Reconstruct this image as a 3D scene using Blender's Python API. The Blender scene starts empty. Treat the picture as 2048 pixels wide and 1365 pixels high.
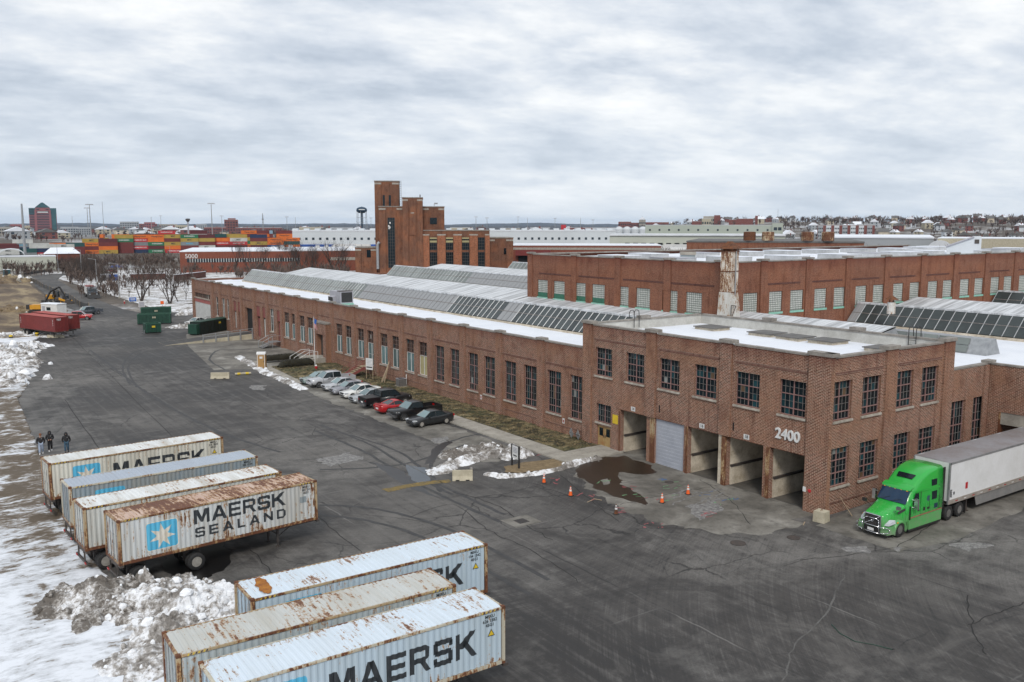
import bpy, bmesh, math, random
from mathutils import Vector, Matrix, noise as mnoise
random.seed(7)
SC = bpy.context.scene
COL = SC.collection
R = math.radians

# ---------------------------------------------------------------- camera
F, CX, CY, HZ, VP, CH = 1778.0, 1024.0, 682.5, 450.0, -229.0, 20.1
PITCH = math.atan((CY - HZ) / F)
HEAD = math.atan((CX - VP) / (F / math.cos(PITCH)))
cam_d = bpy.data.cameras.new('camera')
cam_d.sensor_width = 36.0
cam_d.lens = F / 2048 * 36.0
cam_d.clip_start, cam_d.clip_end = 0.5, 60000
cam = bpy.data.objects.new('camera', cam_d)
COL.objects.link(cam)
cam.location = (0, 0, CH)
cam.rotation_euler = (math.pi / 2 - PITCH, 0, -HEAD)
SC.camera = cam
FW = Vector((math.sin(HEAD) * math.cos(PITCH), math.cos(HEAD) * math.cos(PITCH), -math.sin(PITCH)))
RT = Vector((math.cos(HEAD), -math.sin(HEAD), 0))
UP = RT.cross(FW)

def ray(x, y):
	return FW * F + RT * (x - CX) - UP * (y - CY)

def gp(x, y, z=0.0):
	d = ray(x, y)
	t = (z - CH) / d.z
	return Vector((0, 0, CH)) + d * t

def at(x, y, d):
	r = ray(x, y)
	return Vector((0, 0, CH)) + r * (d / math.hypot(r.x, r.y))

def face(x):
	"""rotation about z so that local -Y looks back to the camera from column x"""
	r = ray(x, HZ)
	return -math.atan2(r.x, r.y)

# ---------------------------------------------------------------- world and sun
SUN_EL, SUN_AZ = R(42), R(215)      # azimuth clockwise from +Y
w = bpy.data.worlds.new('World')
SC.world = w
w.use_nodes = True
nt = w.node_tree
nt.nodes.clear()

def nn(nt, t, **kw):
	n = nt.nodes.new(t)
	for k, v in kw.items():
		setattr(n, k, v)
	return n

def ln(nt, a, b):
	nt.links.new(a, b)

def mth(nt, op, a, b=None, c=None, clamp=False):
	n = nn(nt, 'ShaderNodeMath', operation=op, use_clamp=clamp)
	for i, s in enumerate((a, b, c)):
		if s is None:
			continue
		if isinstance(s, (int, float)):
			n.inputs[i].default_value = s
		else:
			ln(nt, s, n.inputs[i])
	return n.outputs[0]

def mixc(nt, f, a, b, mode='MIX'):
	n = nn(nt, 'ShaderNodeMix', data_type='RGBA', blend_type=mode)
	for s, i in ((f, 0), (a, 6), (b, 7)):
		if isinstance(s, (int, float)):
			n.inputs[i].default_value = s
		elif isinstance(s, (tuple, list)):
			n.inputs[i].default_value = (*s[:3], 1)
		else:
			ln(nt, s, n.inputs[i])
	return n.outputs[2]

def noi(nt, vec, scale, detail=5, rough=.55, dist=0, out=0):
	n = nn(nt, 'ShaderNodeTexNoise')
	n.inputs['Scale'].default_value = scale
	n.inputs['Detail'].default_value = detail
	n.inputs['Roughness'].default_value = rough
	n.inputs['Distortion'].default_value = dist
	if vec is not None:
		ln(nt, vec, n.inputs['Vector'])
	return n.outputs[out]

def ramp(nt, fac, stops, interp='LINEAR'):
	n = nn(nt, 'ShaderNodeValToRGB')
	e = n.color_ramp.elements
	n.color_ramp.interpolation = interp
	while len(e) < len(stops):
		e.new(.5)
	for i, (p, c) in enumerate(stops):
		e[i].position = p
		e[i].color = (c, c, c, 1) if isinstance(c, (int, float)) else (*c[:3], 1)
	ln(nt, fac, n.inputs[0])
	return n.outputs[0]

def vmap(nt, vec, scale=(1, 1, 1), rot=(0, 0, 0), loc=(0, 0, 0)):
	n = nn(nt, 'ShaderNodeMapping')
	n.inputs['Scale'].default_value = scale
	n.inputs['Rotation'].default_value = rot
	n.inputs['Location'].default_value = loc
	ln(nt, vec, n.inputs['Vector'])
	return n.outputs[0]

def sep(nt, vec):
	n = nn(nt, 'ShaderNodeSeparateXYZ')
	ln(nt, vec, n.inputs[0])
	return n.outputs

def comb(nt, x, y, z):
	n = nn(nt, 'ShaderNodeCombineXYZ')
	for i, s in enumerate((x, y, z)):
		if isinstance(s, (int, float)):
			n.inputs[i].default_value = s
		else:
			ln(nt, s, n.inputs[i])
	return n.outputs[0]

sky = nn(nt, 'ShaderNodeTexSky', sky_type='NISHITA', sun_disc=False)
sky.sun_elevation, sky.sun_rotation = SUN_EL, SUN_AZ
sky.altitude, sky.air_density, sky.dust_density = 20, 1.0, 2.0
tc = nn(nt, 'ShaderNodeTexCoord')
sx, sy, sz = sep(nt, tc.outputs['Generated'])
den = mth(nt, 'ADD', mth(nt, 'MAXIMUM', sz, 0.0), 0.2)
cp = comb(nt, mth(nt, 'DIVIDE', sx, den), mth(nt, 'DIVIDE', sy, den), 0.0)
cp = vmap(nt, cp, rot=(0, 0, R(35)), scale=(1.0, 1.25, 1))
n1 = noi(nt, cp, 1.35, 10, .6, .1)
n2 = noi(nt, vmap(nt, cp, loc=(7, 3, 0)), 0.5, 4, .5, .2)
n3 = noi(nt, vmap(nt, cp, loc=(3, 9, 1), scale=(1, 1.25, 1)), 4.6, 9, .66, .1)
shade = mth(nt, 'ADD', mth(nt, 'MULTIPLY', n1, .62), mth(nt, 'ADD', mth(nt, 'MULTIPLY', n2, .30), mth(nt, 'MULTIPLY', n3, .17)))
cloud = ramp(nt, shade, [(.40, (.345, .395, .465)), (.47, (.44, .49, .56)), (.535, (.56, .60, .655)), (.60, (.695, .715, .735)), (.69, (.83, .835, .84))])
hz = ramp(nt, mth(nt, 'MAXIMUM', sz, 0), [(0, 1.0), (.05, .65), (.16, 0)])
cloud = mixc(nt, mth(nt, 'MULTIPLY', hz, .62), cloud, (.575, .63, .69))
gap = ramp(nt, mth(nt, 'ADD', n1, mth(nt, 'MULTIPLY', n2, .45)), [(.40, 1), (.50, 0)])
bsky = nn(nt, 'ShaderNodeBackground')
ln(nt, sky.outputs[0], bsky.inputs[0])
bsky.inputs[1].default_value = 0.10
bcl = nn(nt, 'ShaderNodeBackground')
ln(nt, cloud, bcl.inputs[0])
bcl.inputs[1].default_value = 1.1
mx = nn(nt, 'ShaderNodeMixShader')
ln(nt, mth(nt, 'SUBTRACT', .97, mth(nt, 'MULTIPLY', gap, .6)), mx.inputs[0])
ln(nt, bsky.outputs[0], mx.inputs[1])
ln(nt, bcl.outputs[0], mx.inputs[2])
wo = nn(nt, 'ShaderNodeOutputWorld')
ln(nt, mx.outputs[0], wo.inputs[0])

sl = bpy.data.lights.new('sun', 'SUN')
sl.energy, sl.angle, sl.color = 1.5, R(12), (1, .95, .88)
sun = bpy.data.objects.new('sun', sl)
COL.objects.link(sun)
sd = Vector((math.sin(SUN_AZ) * math.cos(SUN_EL), math.cos(SUN_AZ) * math.cos(SUN_EL), math.sin(SUN_EL)))
sun.rotation_euler = sd.to_track_quat('Z', 'Y').to_euler()
sun.location = sd * 300
SC.view_settings.view_transform = 'Standard'
SC.view_settings.look = 'None'
SC.view_settings.exposure = 0.3
SC.view_settings.gamma = 1.0
SC.view_settings.use_curve_mapping = False

# ---------------------------------------------------------------- materials
MT = {}

def newmat(name):
	m = bpy.data.materials.new(name)
	m.use_nodes = True
	t = m.node_tree
	b = t.nodes['Principled BSDF']
	MT[name] = m
	return m, t, b

def ocoord(t):
	return nn(t, 'ShaderNodeTexCoord').outputs['Object']

def pos(t):
	return nn(t, 'ShaderNodeNewGeometry').outputs['Position']

def bump(t, b, h, strength=.4, dist=.02):
	n = nn(t, 'ShaderNodeBump')
	n.inputs['Strength'].default_value = strength
	n.inputs['Distance'].default_value = dist
	ln(t, h, n.inputs['Height'])
	ln(t, n.outputs[0], b.inputs['Normal'])

def plain(name, c, rough=.6, metal=0.0, var=.25, scale=3.0, c2=None, coat=0, bmp=0, spec=.5):
	"""mottled surface: colour c broken up by two noises towards c2"""
	m, t, b = newmat(name)
	v = ocoord(t)
	oi = nn(t, 'ShaderNodeObjectInfo').outputs['Random']
	v2 = nn(t, 'ShaderNodeVectorMath', operation='ADD')
	ln(t, v, v2.inputs[0])
	ln(t, comb(t, mth(t, 'MULTIPLY', oi, 57.), 0., 0.), v2.inputs[1])
	v = v2.outputs[0]
	a = noi(t, v, scale, 6, .62)
	s = noi(t, v, scale * 9, 4, .6)
	f = ramp(t, mth(t, 'ADD', mth(t, 'MULTIPLY', a, .7), mth(t, 'MULTIPLY', s, .3)), [(.36, 0), (.64, 1)])
	c2 = c2 or tuple(x * (1 - var) for x in c)
	ln(t, mixc(t, f, c, c2), b.inputs['Base Color'])
	b.inputs['Roughness'].default_value = rough
	b.inputs['Metallic'].default_value = metal
	b.inputs['Specular IOR Level'].default_value = spec
	if coat:
		b.inputs['Coat Weight'].default_value = coat
		b.inputs['Coat Roughness'].default_value = .08
	if bmp:
		bump(t, b, s, bmp, .01)
	return m

def wallvec(t):
	"""(along wall, up) in metres from object coordinates and object normal"""
	tc = nn(t, 'ShaderNodeTexCoord')
	x, y, z = sep(t, tc.outputs['Object'])
	nx, ny, nz = sep(t, tc.outputs['Normal'])
	k = mth(t, 'GREATER_THAN', mth(t, 'ABSOLUTE', ny), mth(t, 'ABSOLUTE', nx))
	u = mth(t, 'ADD', mth(t, 'MULTIPLY', x, k), mth(t, 'MULTIPLY', y, mth(t, 'SUBTRACT', 1, k)))
	return comb(t, u, z, 0.0), u, z, tc.outputs['Object']

def brick(name, c1, c2, mortar, tan=None, top=None, bw=.215, bh=.075, stain=.5, ms=.013, pale=0.0, off=.5):
	m, t, b = newmat(name)
	uv, u, z, o = wallvec(t)
	n = nn(t, 'ShaderNodeTexBrick', offset=off)
	ln(t, uv, n.inputs['Vector'])
	n.inputs['Color1'].default_value = (*c1, 1)
	n.inputs['Color2'].default_value = (*c2, 1)
	n.inputs['Mortar'].default_value = (*mortar, 1)
	n.inputs['Scale'].default_value = 1
	n.inputs['Mortar Size'].default_value = ms
	n.inputs['Mortar Smooth'].default_value = .15
	n.inputs['Bias'].default_value = 0
	n.inputs['Brick Width'].default_value = bw
	n.inputs['Row Height'].default_value = bh
	col = n.outputs['Color']
	big = noi(t, uv, .16, 5, .6, .3)
	if tan:
		col = mixc(t, mth(t, 'MULTIPLY', ramp(t, big, [(.44, 0), (.64, 1)]), .6), col, tan)
	mid = noi(t, vmap(t, uv, scale=(1, .45, 1)), .9, 6, .65)
	col = mixc(t, mth(t, 'MULTIPLY', ramp(t, mid, [(.5, 0), (.72, 1)]), stain), col, tuple(x * .42 for x in c1))
	rn = noi(t, vmap(t, uv, scale=(2.4, .12, 1)), 1.0, 5, .6)
	col = mixc(t, mth(t, 'MULTIPLY', ramp(t, rn, [(.54, 0), (.72, 1)]), .5), col, tuple(x * .3 for x in c1))
	if top:
		tz = mth(t, 'ADD', z, mth(t, 'MULTIPLY', noi(t, uv, .7, 4), 1.2))
		f = ramp(t, mth(t, 'MULTIPLY', mth(t, 'SUBTRACT', tz, top - 1.2), .5), [(.2, 0), (.8, 1)])
		col = mixc(t, mth(t, 'MULTIPLY', f, .55), col, (.125, .032, .026))
	gr = noi(t, uv, 6.5, 4, .8)
	col = mixc(t, ramp(t, gr, [(.36, .62), (.5, 0)]), col, tuple(x * .3 for x in c1))
	if pale:
		sp = noi(t, uv, 2.6, 6, .75)
		col = mixc(t, mth(t, 'MULTIPLY', ramp(t, sp, [(.63, 0), (.69, 1)]), pale), col, (.52, .42, .35))
	ln(t, col, b.inputs['Base Color'])
	b.inputs['Roughness'].default_value = .88
	b.inputs['Specular IOR Level'].default_value = .2
	bump(t, b, n.outputs['Fac'], -.5, .012)
	return m

brick('brick_main', (.215, .065, .040), (.072, .021, .014), (.52, .40, .31), tan=(.27, .135, .075), stain=.6, top=9.3, ms=.016, pale=.3, bw=.30, bh=.105)
brick('brick_block', (.215, .068, .042), (.072, .022, .015), (.54, .42, .325), tan=(.30, .155, .09), stain=.55, top=11.6, ms=.016, pale=.25, bw=.30, bh=.105)
brick('brick_orange', (.36, .12, .055), (.17, .05, .026), (.42, .28, .18), stain=.45, pale=.5, bw=.4, bh=.16)
brick('brick_dark', (.105, .034, .027), (.072, .026, .022), (.17, .10, .08), stain=.4)
brick('brick_b', (.225, .068, .038), (.10, .029, .018), (.31, .19, .13), tan=(.27, .11, .06), stain=.6, pale=.2, top=16.4)
brick('brick_plant', (.165, .056, .033), (.07, .025, .016), (.24, .15, .10), tan=(.32, .125, .06), stain=.6, pale=.4)
brick('brick_far', (.245, .075, .045), (.20, .058, .037), (.25, .13, .10), stain=.25, ms=.006)
brick('brick_redfar', (.21, .06, .05), (.17, .045, .04), (.26, .14, .12), stain=.2)
brick('glass_block', (.47, .49, .45), (.56, .57, .53), (.07, .085, .08), bw=.29, bh=.24, ms=.03, stain=.14, pale=.3, off=0)

plain('stone', (.40, .37, .32), .85, c2=(.22, .20, .175), scale=1.5, bmp=.3)
plain('sill', (.47, .43, .37), .85, c2=(.20, .17, .14), scale=2.2, bmp=.3)
plain('coping', (.31, .285, .255), .85, c2=(.15, .135, .12), scale=1.2, bmp=.3)
plain('concrete', (.40, .375, .325), .9, c2=(.24, .22, .19), scale=.8, bmp=.3)
plain('concrete_tan', (.50, .455, .345), .9, c2=(.34, .30, .22), scale=1.2, bmp=.3)
plain('dock_wall', (.68, .61, .50), .85, c2=(.34, .285, .21), scale=.9, bmp=.2)
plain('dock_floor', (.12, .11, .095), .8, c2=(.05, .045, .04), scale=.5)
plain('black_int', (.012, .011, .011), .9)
plain('steel_frame', (.32, .185, .17), .6, c2=(.19, .11, .10), scale=5)
plain('steel_thin', (.27, .25, .235), .55, c2=(.13, .11, .10), scale=5)
plain('white_frame', (.66, .68, .67), .5, c2=(.46, .47, .46), scale=4)
plain('brown_frame', (.20, .135, .11), .6, c2=(.12, .08, .07), scale=5)
plain('turquoise', (.26, .53, .42), .7, c2=(.20, .38, .31), scale=1.5)
plain('green_panel', (.03, .16, .095), .6, c2=(.02, .09, .06), scale=3)
plain('parapet_white', (.55, .545, .51), .85, c2=(.38, .37, .34), scale=.8)
plain('panel_red', (.26, .075, .065), .7, c2=(.17, .05, .045), scale=1.2)
plain('panel_pink', (.42, .13, .11), .7, c2=(.28, .085, .075), scale=1.2)
plain('door_white', (.60, .61, .59), .6, c2=(.42, .42, .40), scale=1.4)
plain('roll_door', (.42, .44, .49), .45, c2=(.33, .35, .40), scale=.8)
plain('rust', (.19, .07, .026), .9, c2=(.06, .026, .016), scale=3, bmp=.4)
plain('rust_door', (.40, .30, .13), .7, c2=(.28, .12, .04), scale=2)
plain('metal_roof', (.56, .57, .58), .55, metal=.2, c2=(.36, .365, .37), scale=.35)
plain('metal_grey', (.27, .275, .28), .55, metal=.25, c2=(.19, .195, .2), scale=.6)
plain('metal_galv', (.42, .43, .44), .45, metal=.5, c2=(.26, .27, .28), scale=2)
plain('unit_grey', (.40, .40, .44), .55, c2=(.32, .32, .35), scale=2)
plain('black_metal', (.016, .016, .017), .5, c2=(.03, .028, .027), scale=4)
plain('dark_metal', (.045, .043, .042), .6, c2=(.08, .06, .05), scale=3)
plain('rubber', (.012, .012, .013), .8, c2=(.025, .024, .023), scale=6)
plain('rim', (.47, .45, .41), .4, metal=.3, c2=(.30, .28, .25), scale=6)
plain('chrome', (.66, .67, .69), .18, metal=.95, c2=(.5, .5, .52), scale=4)
plain('snow_roof', (.76, .785, .83), .75, c2=(.67, .70, .76), scale=.25, bmp=.1)
plain('roof_tar', (.16, .155, .15), .9, c2=(.09, .088, .085), scale=.8)
plain('white_paint', (.72, .72, .71), .5, c2=(.60, .60, .59), scale=1.5)
plain('white_wall', (.60, .63, .66), .7, c2=(.52, .55, .58), scale=.08)
plain('black_paint', (.015, .017, .02), .55, c2=(.03, .033, .036), scale=3)
plain('maersk_black', (.018, .024, .03), .55, c2=(.045, .05, .055), scale=2)
plain('maersk_blue', (.075, .38, .60), .55, c2=(.10, .44, .64), scale=2)
plain('star_white', (.66, .66, .62), .6, c2=(.58, .50, .38), scale=2.2)
plain('yellow', (.72, .52, .03), .6, c2=(.55, .38, .02), scale=3)
plain('orange', (.85, .13, .012), .55, c2=(.70, .10, .01), scale=4)
plain('red_paint', (.50, .022, .03), .35, c2=(.40, .017, .022), scale=2)
plain('amber', (.85, .35, .03), .3)
plain('tail_red', (.45, .01, .012), .25)
plain('headlight', (.55, .58, .60), .12, c2=(.35, .37, .39), scale=14)
plain('dumpster_rim', (.03, .12, .08), .6, c2=(.02, .07, .045), scale=3)
plain('dumpster', (.008, .058, .034), .6, c2=(.006, .032, .021), scale=1.5)
plain('compactor', (.006, .012, .009), .5, c2=(.009, .018, .014), scale=2)
plain('porta_tan', (.40, .235, .085), .6, c2=(.32, .18, .06), scale=3)
plain('hedge', (.030, .026, .013), .9, c2=(.012, .011, .006), scale=5, bmp=.6)
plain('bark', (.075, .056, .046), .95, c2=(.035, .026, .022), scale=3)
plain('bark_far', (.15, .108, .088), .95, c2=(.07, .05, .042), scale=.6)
plain('wood', (.40, .31, .21), .8, c2=(.26, .20, .13), scale=4)
plain('skin', (.52, .32, .24), .6, var=.1)
plain('cloth_black', (.011, .011, .013), .85, c2=(.02, .02, .022), scale=6, bmp=.3)
plain('cloth_lightjean', (.33, .39, .50), .85, c2=(.24, .29, .38), scale=6)
plain('cloth_jean', (.045, .10, .15), .85, c2=(.03, .06, .10), scale=6)
plain('cap_brown', (.20, .075, .03), .85, var=.3)
plain('shoe_white', (.70, .70, .70), .6, var=.15)
plain('hivis', (.50, .75, .06), .6, var=.15)
plain('excav_yellow', (.62, .31, .012), .45, c2=(.50, .22, .012), scale=2)
plain('semi_green_dirty', (.07, .36, .09), .6, c2=(.15, .30, .13), scale=2.2)
plain('trailer_white', (.74, .75, .76), .4, c2=(.64, .645, .64), scale=.5)
plain('trailer_roof', (.27, .265, .28), .6, c2=(.20, .175, .17), scale=.4)
plain('trailer_skirt', (.17, .17, .17), .6, c2=(.24, .235, .225), scale=1.2)
plain('trailer_rail', (.40, .37, .34), .5, metal=.2, c2=(.28, .24, .20), scale=2)
plain('cont_red', (.19, .026, .023), .6, c2=(.135, .02, .018), scale=1.0)
plain('cont_red_roof', (.42, .105, .09), .7, c2=(.32, .08, .07), scale=.6)
plain('tarp_blue', (.02, .10, .42), .6)
plain('blue_sign', (.015, .11, .42), .5, var=.1)
plain('grass_dead', (.20, .155, .075), .95, c2=(.055, .05, .022), scale=.9, bmp=.6)
plain('rooftop_far', (.66, .68, .71), .8, c2=(.50, .52, .55), scale=.05)
plain('pink_granite', (.30, .105, .105), .6, c2=(.25, .085, .09), scale=.02)
plain('green_copper', (.02, .065, .08), .5, c2=(.05, .13, .14), scale=.02)
for nme, c in dict(car_sage=(.20, .27, .25), car_silver=(.50, .51, .53), car_grey=(.27, .27, .30), car_white=(.74, .74, .72), car_black=(.011, .011, .012), car_red=(.42, .012, .016), car_char=(.022, .024, .026), car_slate=(.085, .095, .11), car_silver2=(.42, .44, .46)).items():
	plain(nme, c, .3, metal=.25 if 'silv' in nme or 'grey' in nme else 0, var=.2, scale=2, coat=.25 if c[0] < .05 else .5)

def glassm(name, c, rough=.06, var=.5, scale=.5):
	m, t, b = newmat(name)
	oi = nn(t, 'ShaderNodeObjectInfo').outputs['Random']
	v = vmap(t, ocoord(t))
	f = mth(t, 'ADD', mth(t, 'MULTIPLY', oi, .55), mth(t, 'MULTIPLY', noi(t, v, scale, 3), .6))
	ln(t, mixc(t, f, tuple(x * (1 - var) for x in c), tuple(min(1, x * (1 + var)) for x in c)), b.inputs['Base Color'])
	b.inputs['Roughness'].default_value = rough
	b.inputs['Specular IOR Level'].default_value = .38
	return m

glassm('glass_dark', (.006, .013, .017), .09)
glassm('glass_office', (.10, .16, .165), .08, .55, .35)
glassm('glass_curtain', (.36, .32, .17), .3, .25, 1.5)
glassm('glass_brown', (.035, .02, .017), .2)
glassm('glass_car', (.016, .024, .028), .04, .3)
glassm('glass_shield', (.15, .21, .22), .05, .4, 1.5)  # windshields: reflected sky put into the pale teal base colour
glassm('glass_mon', (.042, .051, .051), .25, .5, .9)
glassm('glass_mon_pale', (.15, .168, .16), .35, .5, .5)
glassm('glass_far', (.03, .04, .05), .15)
glassm('glass_teal', (.012, .045, .055), .08)
glassm('pane_pale', (.22, .23, .22), .3)
glassm('pane_board', (.11, .065, .035), .6)
glassm('glass_truck', (.012, .035, .075), .05, .4, 1.2)

def semig():
	m, t, b = newmat('semi_green')
	v = ocoord(t)
	x, y, z = sep(t, v)
	n_ = noi(t, v, 2.4, 6, .65)
	col = mixc(t, n_, (.018, .42, .05), (.03, .31, .05))
	k = mth(t, 'ADD', ramp(t, mth(t, 'DIVIDE', z, 4.), [(.1, .62), (.38, .1), (.6, .0)]), mth(t, 'MULTIPLY', mth(t, 'SUBTRACT', noi(t, vmap(t, v, scale=(1, 1, .4)), 5, 6, .7), .5), .9))
	k = ramp(t, k, [(.12, 0), (.75, .8)])
	ln(t, mixc(t, k, col, (.24, .235, .20)), b.inputs['Base Color'])
	ln(t, mth(t, 'ADD', mth(t, 'MULTIPLY', k, .5), .26), b.inputs['Roughness'])
	b.inputs['Coat Weight'].default_value = .4
	b.inputs['Coat Roughness'].default_value = .1
semig()

def corrug_paint(name, base, rust=.4, roof=False, streak=1.0, stain=(.30, .26, .19)):
	"""weathered container paint: rust spots, runs and grime"""
	m, t, b = newmat(name)
	v = ocoord(t)
	oi = nn(t, 'ShaderNodeObjectInfo').outputs['Random']
	x, y, z = sep(t, v)
	va = nn(t, 'ShaderNodeVectorMath', operation='ADD')
	ln(t, v, va.inputs[0])
	ln(t, comb(t, 0, mth(t, 'MULTIPLY', oi, 31.), 0), va.inputs[1])
	v = va.outputs[0]
	sc = (1.6, .22, 1) if roof else (1.6, 1.6, .22)
	run = noi(t, vmap(t, v, scale=sc), 4.6, 7, .72)
	spot = noi(t, v, 7.5, 8, .75)
	big = noi(t, v, .45, 3, .5)
	gr = noi(t, vmap(t, v, scale=sc), .9, 5, .6)
	col = mixc(t, ramp(t, gr, [(.38, 0), (.7, .55)]), base, stain)
	k = mth(t, 'ADD', mth(t, 'MULTIPLY', run, .62), mth(t, 'ADD', mth(t, 'MULTIPLY', spot, .38), mth(t, 'MULTIPLY', mth(t, 'SUBTRACT', big, .5), .45)))
	if not roof:     # rust gathers at the bottom rail of a container
		k = mth(t, 'ADD', k, mth(t, 'MULTIPLY', ramp(t, z, [(0, 1), (.5, .12), (1, 0)]), .085))
	th = .675 - .23 * rust
	f1 = ramp(t, k, [(th - .025, 0), (th + .01, 1)])
	f2 = ramp(t, k, [(th + .01, 0), (th + .05, 1)])
	col = mixc(t, mth(t, 'MULTIPLY', f1, .85), col, (.36, .20, .075))
	col = mixc(t, f2, col, (.125, .045, .02))
	ln(t, col, b.inputs['Base Color'])
	b.inputs['Roughness'].default_value = .62
	bump(t, b, k, .15, .01)
	return m

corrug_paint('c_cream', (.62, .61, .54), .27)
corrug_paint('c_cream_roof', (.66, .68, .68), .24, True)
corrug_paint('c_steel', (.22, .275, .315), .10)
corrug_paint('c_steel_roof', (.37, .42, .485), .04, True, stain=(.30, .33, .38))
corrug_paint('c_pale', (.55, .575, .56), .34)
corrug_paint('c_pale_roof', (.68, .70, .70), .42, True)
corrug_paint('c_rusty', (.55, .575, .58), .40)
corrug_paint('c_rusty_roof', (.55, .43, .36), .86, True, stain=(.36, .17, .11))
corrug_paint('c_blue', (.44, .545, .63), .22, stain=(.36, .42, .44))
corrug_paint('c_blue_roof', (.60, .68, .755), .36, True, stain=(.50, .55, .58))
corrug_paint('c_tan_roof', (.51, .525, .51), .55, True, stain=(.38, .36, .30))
corrug_paint('c_greyblue', (.40, .46, .49), .34, stain=(.33, .32, .25))
corrug_paint('c_frame', (.42, .32, .19), .80)
corrug_paint('c_frame2', (.52, .49, .40), .55)
corrug_paint('rust_post', (.42, .33, .20), 1.02)
corrug_paint('rust_white', (.58, .58, .56), .55)
corrug_paint('rust_white2', (.62, .58, .52), .82)
corrug_paint('tank_rust', (.58, .48, .34), .92)

def asphalt():
	m, t, b = newmat('asphalt')
	p = pos(t)
	x, y, z = sep(t, p)
	v = comb(t, x, y, 0)
	big = noi(t, v, .045, 5, .55, .4)
	col = ramp(t, big, [(.34, (.036, .033, .031)), (.47, (.068, .063, .059)), (.62, (.15, .141, .131))])
	mid = noi(t, v, .5, 7, .68)
	col = mixc(t, ramp(t, mid, [(.3, .45), (.56, 0)]), col, (.022, .022, .023))
	# sweeping tyre arcs about three turning centres
	tot = None
	for cx_, cy_, r0, r1, fr in ((30, 64, 5, 34, 1.5), (66, -2, 18, 56, 1.5), (34, 150, 8, 50, 1.3)):
		dx, dy = mth(t, 'SUBTRACT', x, cx_), mth(t, 'SUBTRACT', y, cy_)
		r = mth(t, 'POWER', mth(t, 'ADD', mth(t, 'MULTIPLY', dx, dx), mth(t, 'MULTIPLY', dy, dy)), .5)
		a = mth(t, 'ARCTAN2', dy, dx)
		q = noi(t, comb(t, mth(t, 'MULTIPLY', r, fr), mth(t, 'MULTIPLY', a, 2.6), cx_ * .1), 1.0, 6, .72, .5)
		q = mth(t, 'ADD', mth(t, 'MULTIPLY', q, .45), mth(t, 'MULTIPLY', noi(t, comb(t, mth(t, 'MULTIPLY', r, fr * 5.5), mth(t, 'MULTIPLY', a, 5.), cx_ * .3), 1.0, 5, .75), .55))
		w1 = ramp(t, mth(t, 'DIVIDE', r, 70.), [(r0 / 70, 0), (r0 / 70 + .12, 1), (r1 / 70 - .1, 1), (r1 / 70, 0)])
		q = mth(t, 'MULTIPLY', mth(t, 'SUBTRACT', q, .5), w1)
		tot = q if tot is None else mth(t, 'ADD', tot, q)
	tot = mth(t, 'ADD', tot, mth(t, 'MULTIPLY', mth(t, 'SUBTRACT', noi(t, vmap(t, v, rot=(0, 0, R(-8)), scale=(1.9, .07, 1)), 1.0, 5, .65), .5), .7))
	col = mixc(t, ramp(t, mth(t, 'ADD', tot, .5), [(.515, 0), (.70, .55)]), col, (.18, .17, .16))
	col = mixc(t, ramp(t, mth(t, 'ADD', tot, .5), [(.28, .8), (.46, 0)]), col, (.022, .022, .023))
	# salt and dust bleaching
	salt = noi(t, v, .07, 6, .6, .6)
	sx_ = ramp(t, mth(t, 'MULTIPLY', mth(t, 'ADD', x, mth(t, 'MULTIPLY', y, -.55)), .012), [(.34, 0), (.62, 1)])
	lx = ramp(t, mth(t, 'DIVIDE', x, 40.), [(.22, 1), (.52, 0)])
	s = mth(t, 'ADD', mth(t, 'MULTIPLY', salt, .9), mth(t, 'ADD', mth(t, 'MULTIPLY', sx_, .22), mth(t, 'MULTIPLY', lx, .2)))
	s = mth(t, 'ADD', s, mth(t, 'MULTIPLY', mth(t, 'SUBTRACT', mid, .5), .55))
	col = mixc(t, ramp(t, s, [(.50, 0), (.80, .75)]), col, (.25, .24, .225))
	# slab joints and cracks
	wob = mth(t, 'MULTIPLY', mth(t, 'SUBTRACT', noi(t, v, .25, 4), .5), .6)
	jm = None
	for c_, per, off in ((x, 7.6, 2.1), (y, 14.5, 4.0)):
		k = mth(t, 'ABSOLUTE', mth(t, 'SUBTRACT', mth(t, 'FRACT', mth(t, 'DIVIDE', mth(t, 'ADD', mth(t, 'ADD', c_, off), wob), per)), .5))
		j = ramp(t, mth(t, 'MULTIPLY', k, per), [(0, 1), (.09, 0)])
		jm = j if jm is None else mth(t, 'MAXIMUM', jm, j)
	jn = noi(t, v, .11, 3)
	jm = mth(t, 'MULTIPLY', jm, ramp(t, jn, [(.46, 0), (.56, 1)]))
	col = mixc(t, mth(t, 'MULTIPLY', jm, .8), col, mixc(t, ramp(t, noi(t, v, .06, 2), [(.47, 0), (.53, 1)]), (.014, .014, .014), (.20, .19, .18)))
	vor = nn(t, 'ShaderNodeTexVoronoi', feature='DISTANCE_TO_EDGE')
	vv = nn(t, 'ShaderNodeVectorMath', operation='ADD')
	ln(t, v, vv.inputs[0])
	ln(t, noi(t, v, .6, 5, .6, 0, 1), vv.inputs[1])
	ln(t, vv.outputs[0], vor.inputs['Vector'])
	vor.inputs['Scale'].default_value = .17
	ck = ramp(t, vor.outputs['Distance'], [(0, 1), (.012, 0)])
	ck = mth(t, 'MULTIPLY', ck, ramp(t, noi(t, v, .09, 3), [(.5, 0), (.58, 1)]))
	col = mixc(t, mth(t, 'MULTIPLY', ck, .85), col, (.012, .012, .012))
	fine = noi(t, v, 9, 3, .7)
	col = mixc(t, ramp(t, fine, [(.3, .35), (.6, 0)]), col, (.02, .02, .02))
	sp_ = noi(t, v, 3.3, 6, .85)
	col = mixc(t, ramp(t, sp_, [(.62, 0), (.70, .5)]), col, (.22, .21, .20))
	pt = noi(t, v, .16, 7, .7, 1.2)
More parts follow.
